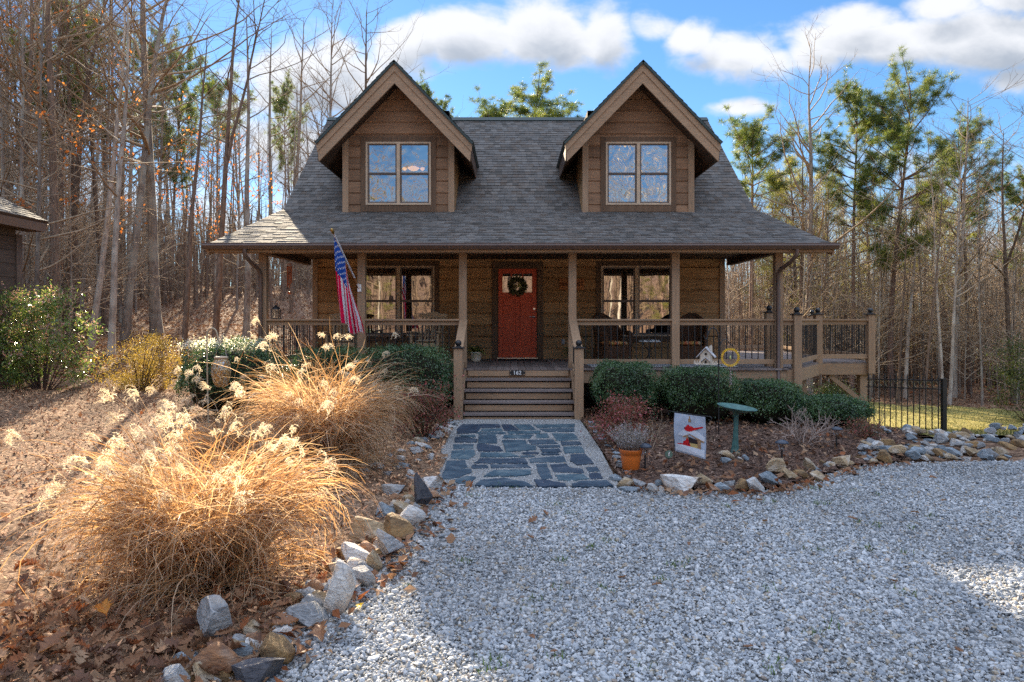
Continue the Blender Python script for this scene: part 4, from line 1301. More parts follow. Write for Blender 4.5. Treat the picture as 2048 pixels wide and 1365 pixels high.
# ---- wicker chairs
def wicker_mat():
    m, nt, b = new_mat('brown_wicker', .55, .35)
    tcx = nt.n('TexCoord')
    mp = nt.n('Mapping', ins={'Vector': tcx.outputs['Object'], 'Scale': (1, 1, 1)})
    w1 = nt.n('TexWave', bands_direction='Z', ins={'Vector': mp.outputs[0], 'Scale': 22.0, 'Distortion': 1.0})
    w2 = nt.n('TexWave', bands_direction='DIAGONAL', ins={'Vector': mp.outputs[0], 'Scale': 14.0, 'Distortion': 1.0})
    f = nt.math('MULTIPLY', w1.outputs['Fac'], w2.outputs['Fac'])
    nt.link(nt.ramp(f, [(0.05, (.05, .022, .010)), (0.6, (.22, .10, .045))]), b.inputs['Base Color'])
    bp = nt.n('Bump', ins={'Height': f, 'Strength': .8, 'Distance': .01}); nt.link(bp.outputs[0], b.inputs['Normal'])
    return m
M['wicker'] = wicker_mat()
def wicker_chair():
    t = thing('wicker_chair', 'brown wicker armchair', 'chair')
    # wrapped back with a rounded top
    V, F_ = [], []; nu, nv = 22, 12
    for i in range(nu + 1):
        q = R(200) * (i / nu - .5)                              # sweep round the back
        top = .66 + .42 * max(0, math.cos(q * .95)) ** 1.1
        for j in range(nv + 1):
            z = .18 + (top - .18) * j / nv
            r = .33 + .05 * (z - .4)
            V.append((math.sin(q) * r * 1.02, .06 + math.cos(q) * r * .92 + .10 * max(0, z - .5), z))
    for i in range(nu):
        for j in range(nv):
            a = i * (nv + 1) + j; F_.append((a, a + 1, a + nv + 2, a + nv + 1))
    me = np_mesh('backrest', np.array(V), np.array(F_), smooth=True)
    o = mesh_obj('backrest', me, M['wicker'], t); so = o.modifiers.new('thick', 'SOLIDIFY'); so.thickness = .035
    for s in (-1, 1):
        b = MB(); pts = [(s * .30, -.30, .58), (s * .335, -.22, .635), (s * .345, -.05, .65), (s * .33, .14, .68)]
        b.tube(pts, [.05, .055, .05, .035], 10); b.tube([(s * .31, -.27, .04), (s * .31, -.27, .58)], .04, 10)
        b.build('arm', M['wicker'], t, local=True)
    b = MB(); b.box(-.29, .29, -.29, .22, .30, .37); b.build('seat', M['wicker'], t, bevel=.02, local=True)
    b = MB(); b.box(-.28, .28, -.30, -.265, .07, .31); b.box(-.31, -.275, -.27, .25, .07, .31); b.box(.275, .31, -.27, .25, .07, .31); b.build('skirt', M['wicker'], t, bevel=.01, local=True)
    for sx in (-1, 1):
        for y in (-.27, .22):
            b = MB(); b.tube([(sx * .28, y, 0), (sx * .28, y, .3)], .02, 8); b.build('leg', M['wicker'], t, local=True)
    return t
WC = wicker_chair()
place(WC, 2.16, 15.25, ZF, R(28)); WC['label'] = 'brown wicker armchair just right of the steps below the window edge'; WC['group'] = 'wicker armchairs on the porch'
wc2 = dup(WC, (3.90, 15.25, ZF), R(-16), label='brown wicker armchair behind the hanging birdhouse')
def cush_mat():
    m, nt, b = new_mat('striped_cushion', .85, .15)
    tcx = nt.n('TexCoord'); sp = nt.n('SeparateXYZ', ins={0: tcx.outputs['Object']})
    no = nt.n('TexNoise', ins={'Vector': tcx.outputs['Object'], 'Scale': 9.0, 'Detail': 2.0})
    f = nt.math('FRACT', nt.math('ADD', nt.math('MULTIPLY', sp.outputs[0], 4.2), nt.math('MULTIPLY', no.outputs[0], .25)))
    nt.link(nt.ramp(f, [(0, (.52, .14, .06)), (.38, (.55, .33, .10)), (.42, (.35, .28, .08)), (.7, (.48, .10, .05)), (.9, (.6, .45, .25))]), b.inputs['Base Color'])
    return m
M['cush_or'] = cush_mat()
for (x, y, rz, lab) in ((2.20, 15.2, 28, 'orange and yellow cushion on the wicker chair beside the steps'), (3.88, 15.2, -16, 'orange and yellow cushion on the wicker chair behind the birdhouse')):
    c = cushion('chair_cushion', .50, .48, .10, M['cush_or'], lab, (x, y, ZF + .37), R(rz)); c['group'] = 'wicker chair cushions'

t = thing('iron_table', 'small round black iron table with scrolled legs between the wicker chairs', 'table', (2.99, 15.2, ZF))
b = MB(); b.lathe((0, 0, .47), [(.01, 0), (.20, 0), (.205, .008), (.20, .016), (.01, .016)], 24); b.build('tabletop', M['black'], t, local=True)
for k in range(3):
    q = k * 2.094 + .4; c_, s_ = math.cos(q), math.sin(q)
    b = MB(); b.tube([(c_ * .17, s_ * .17, .47), (c_ * .12, s_ * .12, .36), (c_ * .03, s_ * .03, .26), (c_ * .04, s_ * .04, .14), (c_ * .15, s_ * .15, .02), (c_ * .19, s_ * .19, .0)], .009, 6); b.build('leg', M['black'], t, local=True)
b = MB(); k = 28
rim = [(.235 * (1 + .06 * math.cos(14 * math.pi * 2 * i / k)) * math.cos(2 * math.pi * i / k), .235 * (1 + .06 * math.cos(14 * math.pi * 2 * i / k)) * math.sin(2 * math.pi * i / k)) for i in range(k)]
vs = [(0, 0, 0)] + [(x * .84, y * .84, .001) for x, y in rim] + [(x, y, -.035) for x, y in rim]
b.add(vs, [(0, 1 + i, 1 + (i + 1) % k) for i in range(k)] + [(1 + i, 1 + k + i, 1 + k + (i + 1) % k, 1 + (i + 1) % k) for i in range(k)], smooth=True)
o = b.build('lace_doily', M['white']); o.location = (2.99, 15.2, ZF + .489)
tag(o, 'white lace doily over the small iron table', 'doily')

# ---- mats, sign
def soft_mat(name, col, x0, x1, y0, y1, label, cat):
    b = MB(); b.box(x0, x1, y0, y1, ZF + .001, ZF + .013)
    return tag(b.build(name, flat(name + '_fibre', col, .95, .05, var=.3, scale=60), bevel=.004), label, cat)
soft_mat('door_mat', (.030, .026, .025), -.33, .62, 15.85, 16.45, 'dark door mat in front of the red door', 'mat')
soft_mat('porch_rug', (.46, .46, .46), 1.55, 4.45, 13.75, 14.75, 'pale grey rug lying behind the right porch railing', 'rug')
b = MB(); b.box(1.125, 1.706, WY - .035, WY - .002, 2.50, 2.765)
sg = b.build('harvest_sign', wood('orange_sign_wood', (.50, .19, .055), (.36, .12, .035), 'X', rough=.5), bevel=.006)
tag(sg, 'orange wooden HARVEST plaque on the wall partly behind a porch post', 'sign')
text_mesh('lettering', 'HARVEST', .145, flat('burnt_letters', (.045, .012, .006), .8), sg, (1.415, WY - .036, 2.635), extrude=.002, sx=.93)

# ---- lantern on the rail, wind chime
t = thing('rail_lantern', 'small black lattice lantern standing on the porch railing by the corner post', 'lantern', (-4.56, 13.53, 1.806))
b = MB(); b.box(-.075, .075, -.075, .075, 0, .015); b.build('base', M['black'], t, local=True)
b = MB()
for sx in (-1, 1):
    for sy in (-1, 1): b.box(sx * .068 - .006, sx * .068 + .006, sy * .068 - .006, sy * .068 + .006, .015, .18)
for s in (-1, 1):
    for k in range(-2, 3):
        x = k * .035
        b.beam((max(-.065, x - .05), s * .068, .02), (min(.065, x + .05), s * .068, .175), .004, .004); b.beam((min(.065, x + .05), s * .068, .02), (max(-.065, x - .05), s * .068, .175), .004, .004)
b.build('frame', M['black'], t, local=True)
b = MB(); b.box(-.058, .058, -.058, .058, .02, .175); b.build('glass', M['glass_clear'], t, local=True)
b = MB(); b.lathe((0, 0, .18), [(.085, 0), (.08, .012), (.055, .05), (.02, .075), (.012, .09)], 12); b.tube([(.03 * math.cos(q), 0, .285 + .03 * math.sin(q)) for q in [i * math.pi / 5 for i in range(11)]], .004, 6)
b.build('lid', M['black'], t, local=True)

t = thing('wind_chime', 'copper wind chime hanging at the left end of the porch', 'wind chime', (-4.77, 15.0, 3.075))
cop = flat('copper', (.42, .12, .045), .35, .5, .6)
b = MB(); b.lathe((0, 0, -.10), [(.055, 0), (.06, .008), (.055, .016)], 14); b.tube([(0, 0, 0), (0, 0, -.09)], .003, 5); b.build('top_disc', cop, t, local=True)
for k in range(5):
    q = k * 1.257; b = MB(); L = .36 + .03 * k
    b.tube([(.045 * math.cos(q), .045 * math.sin(q), -.13), (.045 * math.cos(q), .045 * math.sin(q), -.13 - L)], .011, 8); b.tube([(.045 * math.cos(q), .045 * math.sin(q), -.10), (.045 * math.cos(q), .045 * math.sin(q), -.13)], .002, 4); b.build('tube', cop, t, local=True)
b = MB(); b.tube([(0, 0, -.1), (0, 0, -.70)], .002, 4); b.lathe((0, 0, -.74), [(.005, 0), (.045, .02), (.05, .04), (.005, .06)], 12); b.build('sail', cop, t, local=True)

# ---- wreath on the door
M['wreath'] = leaf_mat('wreath_leaves', [(.045, .060, .022), (.10, .11, .04), (.17, .16, .08), (.06, .075, .03)], .2)
n = 1100
q = rng.uniform(0, 2 * np.pi, n); rr = .165 + rng.normal(0, .035, n)
P = np.stack([.125 + rr * np.cos(q), WY - .05 + rng.normal(0, .022, n), 2.585 + rr * np.sin(q)], 1)
me = leaf_cards('wreath', P, rng.uniform(.05, .11, n), rng.random(n), M['wreath'], asp=.25, tilt=.9, attr='rnd')
wr = mesh_obj('wreath', me, M['wreath']); tag(wr, 'round green leaf wreath hanging on the red door', 'wreath')
b = MB(); b.tube([(.125 + .16 * math.cos(i * math.pi / 12), WY - .045, 2.585 + .16 * math.sin(i * math.pi / 12)) for i in range(25)], .03, 8, caps=False)
b.build('ring', flat('wreath_twigs', (.07, .05, .03), .9), wr)
n = 60
P = np.stack([.15 + rng.normal(0, .05, n), WY - .075 + rng.normal(0, .012, n), 2.60 + rng.normal(0, .04, n)], 1)
M['bow'] = leaf_mat('yellow_bow', [(.55, .48, .10), (.62, .50, .30), (.40, .42, .12)], .2)
mesh_obj('bow', leaf_cards('bow', P, rng.uniform(.04, .08, n), rng.random(n), M['bow'], asp=.6, tilt=.8, attr='rnd'), M['bow'], wr)

# ---- potted ferns
M['fern'] = leaf_mat('fern_fronds', [(.07, .13, .025), (.13, .19, .04), (.20, .25, .06)], .35)
def fern_mesh(seed, nf=46, L0=.36):
    r = np.random.default_rng(seed); V, F_, A = [], [], []
    for k in range(nf):
        q = r.uniform(0, 6.283); up = r.uniform(.25, 1.25); L = L0 * r.uniform(.6, 1.1)
        d = np.array([math.cos(q), math.sin(q), 0]); sd = np.array([-math.sin(q), math.cos(q), 0])
        pts = [d * (L * t * math.cos(up * (1 - .5 * t))) + np.array([0, 0, L * (t * math.sin(up) - .62 * t * t * (1.3 - up * .5))]) for t in np.linspace(0, 1, 13)]
        tone = r.random()
        for i in range(1, 13):
            w = .065 * math.sin(math.pi * min(1, (i / 12) ** .7 * .93 + .06)) + .004
            f = pts[i] - pts[i - 1]
            for s in (-1, 1):
                b0 = len(V); tip = pts[i] + sd * s * w + f * .6 - np.array([0, 0, w * .25])
                V += [pts[i - 1] + f * .1, pts[i - 1] + f * .75, tip]; F_.append((b0, b0 + 1, b0 + 2)); A.append(min(1, max(0, tone + r.uniform(-.2, .2))))
    return np_mesh('fronds', np.array(V), np.array(F_), fattr={'rnd': A})
def pot_plant(name, label, loc, potmat, prof, fr):
    t = thing(name, label, 'plant', loc)
    b = MB(); b.lathe((0, 0, 0), prof, 24); b.build('pot', potmat, t, local=True)
    b = MB(); r_, z_ = prof[-1][0] * .9, prof[-1][1] - .02; b.lathe((0, 0, z_), [(.01, -.01), (r_, 0), (.01, .015)], 16); b.build('soil', M['soil'], t, local=True)
    o = mesh_obj('fronds', fr, M['fern'], t); o.location = (0, 0, prof[-1][1] - .01)
    return t
ribs = [(.085, 0)] + [(.095 + .035 * k / 8 + (.004 if k % 2 else -.003), .012 + .19 * k / 8) for k in range(9)] + [(.125, .21)]
pot_plant('potted_fern', 'green fern in a ribbed cream pot left of the red door', (-.80, 15.65, ZF), M['cream_pot'], ribs, fern_mesh(3))
pot_plant('potted_fern', 'green fern in a dark pot behind the porch post right of the door', (1.36, 15.65, ZF), M['black'], [(.08, 0), (.12, .18), (.125, .2)], fern_mesh(4))

# ---- flag on the porch post
ft = Vector((-3.20, 12.55, 3.34)); fb_ = Vector((-2.93, 13.43, 2.40))
t = thing('porch_flag', 'american flag hanging folded from an angled pole on a porch post', 'flag', tuple(fb_))
b = MB(); b.tube([fb_, ft], .0125, 10); b.build('pole', flat('varnished_pole', (.36, .18, .07), .4), t)
b = MB(); d = (ft - fb_).normalized(); b.tube([ft + d * s for s in (-.01, .02, .05, .08, .11)], [.014, .03, .026, .034, .008], 10); b.build('finial', M['brass'], t)
b = MB(); b.box(-2.965, -2.895, 13.43, 13.455, 2.33, 2.47); b.tube([fb_ - d * .03, fb_ + d * .10], .02, 10); b.build('bracket', M['white'], t)
NU, NV = 52, 40
hoist_l = 1.05
H = lambda u: ft - d * (.03 + hoist_l * u)
V = []
for i in range(NU + 1):
    u = i / NU
    for j in range(NV + 1):
        v = j / NV
        h = H(u)
        g_ = v ** .6                                            # folds gather as the cloth falls
        gx = -3.06 + .23 * (u - .5) * 2 * .95 + .12 * v
        gy = 12.86 + .10 * math.sin(u * 21 + v * 1.2) * (0.25 + .75 * v) + .10 * (u - .5)
        fold = max(0.0, u - .50) * max(0.0, 1 - v * 1.25)
        x = h.x * (1 - g_) + gx * g_ - .34 * fold + .016 * math.sin(u * 26 + 1.0) * g_
        y = h.y * (1 - g_) + gy * g_ + .22 * fold
        z = h.z - v * (1.10 + .52 * (1 - u) * .95) + .06 * v * math.sin(u * 9) - .0
        V.append((x, y, z))
F_, MI = [], []
for i in range(NU):
    for j in range(NV):
        a = i * (NV + 1) + j; F_.append((a, a + 1, a + NV + 2, a + NV + 1))
        u, v = (i + .5) / NU, (j + .5) / NV
        stripe = int(u * 13)
        if u < 7 / 13 and v < .40: MI.append(2)
        else: MI.append(0 if stripe % 2 == 0 else 1)
fm, nt, bb = new_mat('flag_canton', .7, .1)
uvn = nt.n('UVMap', uv_map='uv'); sp = nt.n('SeparateXYZ', ins={0: uvn.outputs[0]})
su = nt.math('MULTIPLY', sp.outputs[0], 13 / 7 * 4.5); sv = nt.math('MULTIPLY', sp.outputs[1], 5.5 / .40)
def dots(o1, o2):
    a = nt.math('SUBTRACT', nt.math('FRACT', nt.math('ADD', su, o1)), .5); c = nt.math('MULTIPLY', nt.math('SUBTRACT', nt.math('FRACT', nt.math('ADD', sv, o2)), .5), 1.25)
    return nt.math('LESS_THAN', nt.math('ADD', nt.math('MULTIPLY', a, a), nt.math('MULTIPLY', c, c)), .026)
st = nt.math('MAXIMUM', dots(0, 0), dots(.5, .5))
cc = nt.mix(st, (.020, .075, .34), (.75, .75, .78))
nt.link(cc, bb.inputs['Base Color'])
tr = nt.n('BsdfTranslucent', ins={'Color': cc}); mx = nt.n('MixShader', ins={0: .35, 1: bb.outputs[0], 2: tr.outputs[0]}); nt.link(mx.outputs[0], fm.node_tree.nodes['Material Output'].inputs[0])
UV = []
for i in range(NU):
    for j in range(NV):
        for (p, q_) in ((i, j), (i, j + 1), (i + 1, j + 1), (i + 1, j)): UV.append((p / NU, q_ / NV))
me = np_mesh('cloth', np.array(V) - np.array(fb_), np.array(F_), mi=MI, smooth=True, uv=UV, fattr={'rnd': np.random.default_rng(1).random(len(F_))})
mesh_obj('cloth', me, [M['flag_red'], M['flag_white'], fm], t)
b = MB()
b.tube([H(0.0), H(.98)], .018, 8); b.build('sleeve', M['flag_white'], t)

# ---- shepherd hooks and what hangs on them
def hook_curve(x, y, z0, zt, dx):
    pts = [(x, y, z0 - .15), (x, y, zt - .30)]
    for k in range(13):
        q = math.pi * (1 - k / 10)
        pts.append((x + dx / 2 + dx / 2 * math.cos(q), y, zt - abs(dx) * .5 + abs(dx) * .62 * math.sin(q) if k <= 10 else zt - abs(dx) * .5 - .07 * (k - 10)))
    return pts
zg = Tf(-4.35, 10)
t = thing('shepherd_hook', 'tan shepherd hook pole standing behind the plumed grass', 'hook', (-4.36, 10.0, zg))
x, y, zt = -4.36, 10.0, 1.67
b = MB()
pts = [(x + .03, y, zg - .15), (x, y, zt - .25)] + [(x + .075 - .075 * math.cos(q), y, zt - .10 + .10 * math.sin(q)) for q in [math.pi * k / 9 for k in range(10)]] + [(x + .165, y, zt - .16), (x + .19, y, zt - .21), (x + .215, y, zt - .20), (x + .222, y, zt - .14), (x + .218, y, zt - .09)]
b.tube(pts, .011, 8); b.build('pole', flat('tan_metal', (.36, .30, .20), .5), t)
b = MB(); b.tube([(x + .0, y - .012, .50), (x + .17, y - .012, .50)], .006, 6); b.build('foot_bar', flat('tan_metal_bar', (.36, .30, .20), .5), t)

def mosaic_mat():
    m, nt, b = new_mat('mosaic_glass', .18, .6)
    tcx = nt.n('TexCoord')
    vo = nt.n('TexVoronoi', ins={'Vector': tcx.outputs['Object'], 'Scale': 42.0}); ve = nt.n('TexVoronoi', feature='DISTANCE_TO_EDGE', ins={'Vector': tcx.outputs['Object'], 'Scale': 42.0})
    sc_ = nt.n('SeparateColor', ins={0: vo.outputs['Color']})
    c = nt.ramp(sc_.outputs[0], [(0, (.38, .20, .06)), (.35, (.58, .40, .18)), (.65, (.66, .58, .42)), (1, (.48, .52, .56))])
    k = nt.math('LESS_THAN', ve.outputs['Distance'], .06)
    c = nt.mix(k, c, (.05, .035, .025)); nt.link(c, b.inputs['Base Color'])
    b.inputs['Metallic'].default_value = .35
    bp = nt.n('Bump', ins={'Height': sc_.outputs[1], 'Strength': .5, 'Distance': .01}); nt.link(bp.outputs[0], b.inputs['Normal'])
    tr = nt.n('BsdfTranslucent', ins={'Color': c}); mx = nt.n('MixShader', ins={0: .4, 1: b.outputs[0], 2: tr.outputs[0]}); nt.link(mx.outputs[0], m.node_tree.nodes['Material Output'].inputs[0])
    return m
t = thing('mosaic_lantern', 'gold and silver mosaic glass jar lantern hanging from the tan hook', 'lantern', (-4.155, 10.0, .83))
b = MB(); b.lathe((0, 0, 0), [(.055, 0), (.075, .01), (.105, .07), (.132, .17), (.137, .25), (.125, .33), (.10, .385), (.088, .405)], 28); b.build('jar', mosaic_mat(), t, local=True)
b = MB(); b.lathe((0, 0, .405), [(.075, 0), (.095, .004), (.097, .024), (.075, .032), (.01, .036)], 24); b.build('lid', M['cream'], t, local=True)
b = MB(); b.tube([(-.085, 0, .42), (-.05, 0, .56), (0, 0, .635), (.05, 0, .56), (.085, 0, .42)], .003, 5); b.build('handle', M['nickel'], t, local=True)

t = thing('shepherd_hook', 'tall black double-armed shepherd hook in front of the clipped shrubs', 'hook', (3.10, 10.5, 0))
b = MB(); x, y = 3.10, 10.5
b.tube([(x + .0, y, -.15), (x, y, 1.50)] + [(x - .085 + .085 * math.cos(q), y, 1.50 + .17 * math.sin(q)) for q in [math.pi * k / 9 for k in range(1, 8)]] + [(x - .17, y, 1.53), (x - .185, y, 1.50), (x - .21, y, 1.51), (x - .22, y, 1.55)], .009, 8)
b.build('pole', M['black'], t)
b = MB(); b.tube([(x, y, 1.28), (x + .02, y, 1.40), (x + .06, y, 1.485), (x + .11, y, 1.50), (x + .15, y, 1.455), (x + .19, y, 1.405), (x + .21, y, 1.42), (x + .212, y, 1.45)], .007, 8); b.build('arm', M['black'], t)
b = MB(); b.tube([(x, y, .25), (x + .0, y + .14, .25), (x, y + .14, -.05)], .006, 6); b.build('foot_bar', M['black'], t)

# birdhouse
t = thing('birdhouse', 'weathered white birdhouse with a steep roof and picket fence hanging from the hook', 'birdhouse', (2.915, 10.5, 1.125), R(-22))
wh = wood('weathered_white', (.62, .55, .45), (.36, .28, .20), 'Z', var=.25)
rf = wood('weathered_roof', (.56, .55, .56), (.30, .28, .28), 'Y', var=.2)
b = MB(); b.box(-.16, .16, -.13, .13, 0, .012); b.build('base', wh, t, local=True)
b = MB(); b.prism([(-.085, -.07, .012), (.085, -.07, .012), (.085, -.07, .14), (0, -.07, .235), (-.085, -.07, .14)], (0, .15, 0))
for k in range(-2, 3): b.box(k * .034 - .002, k * .034 + .002, -.074, -.07, .012, .13)
b.prism([(-.05, -.085, .012), (.05, -.085, .012), (.05, -.085, .05), (0, -.085, .095), (-.05, -.085, .05)], (0, .02, 0))
b.build('body', wh, t, local=True)
b = MB(); b.tube([(0, -.071, .155), (0, -.078, .155)], .019, 14); b.prism([(-.015, -.0865, .013), (.015, -.0865, .013), (.015, -.0865, .045), (0, -.0865, .06), (-.015, -.0865, .045)], (0, -.002, 0)); b.build('opening', M['dark_room'], t, local=True)
for s in (-1, 1):
    b = MB(); b.prism([(0, -.10, .262), (s * .135, -.10, .112), (s * .135, -.10, .098), (0, -.10, .244)], (0, .20, 0)); b.build('roof', rf, t, local=True)
    b = MB(); b.prism([(0, -.115, .112), (s * .07, -.115, .045), (s * .07, -.115, .037), (0, -.115, .10)], (0, .045, 0)); b.build('porch_roof', rf, t, local=True)
b = MB(); b.prism([(.04, -.02, .235), (.085, -.02, .185), (.085, -.02, .25), (.075, -.02, .29), (.04, -.02, .27)], (0, .05, 0)); b.build('chimney', wh, t, local=True)
b = MB()
for k in range(9):
    xx = -.155 + k * .0385
    if abs(xx) > .045: b.prism([(xx - .012, -.13, .012), (xx + .012, -.13, .012), (xx + .012, -.13, .05), (xx, -.13, .062), (xx - .012, -.13, .05)], (0, .008, 0))
b.build('picket_fence', wh, t, local=True)
b = MB(); b.tube([(0, 0, .25), (-.01, .0, .395)], .0025, 5); b.build('wire', M['black'], t, local=True)

# sunflower spinner
t = thing('sunflower_spinner', 'yellow sunflower ring ornament with a twisted wire tail hanging from the black hook', 'ornament', (3.275, 10.5, 1.225))
yl = leaf_mat('sunflower_yellow', [(.66, .42, .03), (.72, .52, .10), (.60, .34, .02)], .4, .45)
n = 26; b = MB()
for k in range(n):
    q = 2 * math.pi * k / n; p = lambda r, a, yy: (r * math.sin(a), yy, r * math.cos(a))
    w = math.pi / n
    b.add([p(.112, q - w, 0), p(.112, q + w, 0), p(.132, q + w * .9, -.006), p(.147, q, -.009), p(.132, q - w * .9, -.006)], [(0, 1, 2, 3, 4)])
    b.add([p(.112, q - w, .012), p(.112, q + w, .012), p(.132, q + w * .9, .010), p(.147, q, .006), p(.132, q - w * .9, .010)], [(4, 3, 2, 1, 0)])
b.tube([(.114 * math.sin(2 * math.pi * i / 32), .004, .114 * math.cos(2 * math.pi * i / 32)) for i in range(33)], .007, 6, caps=False)
b.build('petal_ring', yl, t, local=True)
b = MB()
for k in range(14):
    q = k * math.pi / 14; b.tube([(.10 * math.cos(q), .004, .10 * math.sin(q)), (-.10 * math.cos(q), .004, -.10 * math.sin(q))], .0013, 4)
for r_ in (.04, .07): b.tube([(r_ * math.sin(2 * math.pi * i / 24), .004, r_ * math.cos(2 * math.pi * i / 24)) for i in range(25)], .0013, 4, caps=False)
b.build('wire_centre', M['black'], t, local=True)
b = MB(); b.lathe((0, 0, -.035), [(.001, 0), (.012, .02), (.014, .035), (.010, .05), (.001, .07)], 10); b.build('bead', flat('pale_green_bead', (.45, .50, .18), .3), t, local=True)
b = MB(); b.tube([(0, 0, .145), (0, 0, .19)], .0025, 5); b.build('hanger', M['black'], t, local=True)
b = MB(); b.tube([(.021 * math.sin(k * .9) * min(1, (k - 6) / 8 if k > 6 else 0.05), .021 * math.cos(k * .9) * min(1, (k - 6) / 8 if k > 6 else .05), -.147 - k * .0066) for k in range(42)], .0035, 6); b.build('tail', flat('pinkish_wire', (.42, .30, .30), .35, .5, .7), t, local=True)

# ---- garden flag
A_, B_ = Vector((1.985, 8.55, .655)), Vector((2.262, 8.18, .655))
t = thing('garden_flag', 'small garden flag with two red cardinals and a snowy birdhouse on a black stand', 'flag', (1.985, 8.55, .05))
b = MB(); dd = (B_ - A_).normalized()
b.tube([A_ + Vector((-.005, 0, -.75)), A_ + Vector((-.005, 0, .01))], .005, 6)
b.tube([A_ - dd * .09 + Vector((0, 0, -.035)), A_ - dd * .105 + Vector((0, 0, -.012)), A_ - dd * .085 + Vector((0, 0, .012)), A_ - dd * .05 + Vector((0, 0, .012)), A_ + Vector((0, 0, .012)), B_ + Vector((0, 0, .008)), B_ + dd * .06 + Vector((0, 0, .012)), B_ + dd * .09 + Vector((0, 0, -.005)), B_ + dd * .075 + Vector((0, 0, -.035)), B_ + dd * .045 + Vector((0, 0, -.03))], .004, 6)
b.build('stand', M['black'], t)
HF = .465
def FL(u, v, o=0.0):                       # point on the cloth: u along the arm, v down
    p = A_.lerp(B_, u) + Vector((0, 0, -HF * v - .03 * v * u))
    nrm = Vector((-dd.y, dd.x, 0)) * -1
    if nrm.y > 0: nrm = -nrm
    return p + nrm * (o + .012 * math.sin(v * 4 + u * 2.5))
def grid_poly(fn_uv, mat_i, o, b, N=10):
    b.add([FL(u, v, o) for u, v in fn_uv], [list(range(len(fn_uv)))], mat_i)
fmats = [flat('flag_snow_sky', (.40, .45, .53), .85, .1, var=.22, scale=9), flat('flag_snow', (.62, .65, .70), .85, .1, var=.1), flat('cardinal_red', (.55, .02, .025), .8, .1, var=.3, scale=60), flat('flag_wood', (.36, .22, .12), .85, .1, var=.4, scale=50), flat('flag_dark', (.04, .03, .03), .85, .1), flat('seed_gold', (.55, .40, .16), .85, .1, var=.5, scale=90)]
b = MB(); N = 10
vs = [FL(i / N, j / N) for i in range(N + 1) for j in range(N + 1)]
b.add(vs, [(i * (N + 1) + j, i * (N + 1) + j + 1, (i + 1) * (N + 1) + j + 1, (i + 1) * (N + 1) + j) for i in range(N) for j in range(N)], 0, True)
def ell(cu_, cv_, ru, rv, ang=0, k=16):
    return [(cu_ + ru * math.cos(q) * math.cos(ang) - rv * math.sin(q) * math.sin(ang), cv_ + ru * math.cos(q) * math.sin(ang) + rv * math.sin(q) * math.cos(ang)) for q in [2 * math.pi * i / k for i in range(k)]]
o1, o2, o3 = .0025, .0045, .0065
grid_poly([(.30, .60), (.50, .50), (.72, .60), (.92, .64), (.97, .56), (.75, .47), (.60, .42), (.45, .44), (.25, .55)], 3, o1, b)
grid_poly([(.12, .55), (.3, .40), (.5, .34), (.75, .38), (.98, .50), (.95, .60), (.72, .55), (.5, .48), (.3, .56)], 1, o2, b)
grid_poly([(.04, .78), (.96, .80), (.97, .97), (.03, .96)], 1, o1, b)
grid_poly([(.38, .56), (.46, .54), (.46, .88), (.38, .88)], 3, o2, b); grid_poly([(.74, .60), (.84, .62), (.84, .90), (.74, .90)], 3, o2, b)
grid_poly([(.46, .55), (.74, .60), (.74, .72), (.46, .70)], 4, o1, b); grid_poly([(.50, .70), (.80, .70), (.80, .90), (.60, .92), (.5, .84)], 5, o2, b)
grid_poly(ell(.50, .345, .155, .072, -.12), 2, o3, b); grid_poly([(.60, .32), (.92, .24), (.93, .27), (.64, .37)], 2, o3, b); grid_poly([(.40, .30), (.48, .24), (.53, .29)], 2, o3, b); grid_poly(ell(.37, .345, .02, .018), 4, o3 + .001, b)
grid_poly(ell(.40, .76, .12, .095, .3), 2, o3, b); grid_poly([(.32, .75), (.10, .77), (.10, .79), (.33, .80)], 2, o3, b); grid_poly([(.36, .68), (.43, .57), (.48, .68)], 2, o3, b); grid_poly(ell(.46, .73, .02, .02), 4, o3 + .001, b)
grid_poly([(.48, .10), (.56, .10), (.56, .18), (.48, .18)], 3, o2, b); grid_poly([(.505, .03), (.535, .03), (.535, .10), (.505, .10)], 3, o2, b)
b.build('cloth', fmats, t)

# ---- birdbath
t = thing('birdbath', 'green verdigris metal birdbath with a tilted shallow bowl', 'birdbath', (2.93, 9.2, .03))
t.rotation_euler = (0, R(2), 0)
b = MB(); b.lathe((0, 0, 0), [(.085, 0), (.085, .012), (.055, .03), (.048, .08), (.038, .16), (.031, .34), (.031, .50), (.036, .53), (.055, .545)], 20); b.build('column', M['verdigris'], t, local=True)
b = MB(); b.lathe((0, 0, 0), [(.03, .0), (.10, .008), (.19, .035), (.245, .062), (.258, .068), (.256, .076), (.24, .072), (.18, .048), (.09, .022), (.002, .016)], 36)
bw = b.build('bowl', M['verdigris'], t, local=True); bw.location = (0, 0, .545); bw.rotation_euler = (R(3), R(5), 0)

# ---- solar lights, tag
def solar_light():
    t = thing('solar_light', 'solar path light', 'garden light')
    b = MB(); b.tube([(0, 0, -.1), (0, 0, .20)], .011, 8); b.build('stake', M['black'], t, local=True)
    b = MB(); b.lathe((0, 0, .20), [(.025, 0), (.032, .006), (.046, .085), (.05, .09)], 16); b.build('lens', M['glass_clear'], t, local=True)
    b = MB(); b.lathe((0, 0, .285), [(.055, 0), (.078, .004), (.076, .016), (.05, .034), (.018, .046), (.002, .048)], 20); b.build('cap', flat('dark_blue_plastic', (.035, .045, .065), .35), t, local=True)
    b = MB(); b.lathe((0, 0, .20), [(.012, 0), (.014, .03), (.004, .04)], 10); b.build('bulb', M['nickel'], t, local=True)
    return t
SL = solar_light(); place(SL, 1.525, 8.02, .045)
SL['label'] = 'dark capped solar path light beside the orange pot'; SL['group'] = 'solar path lights'
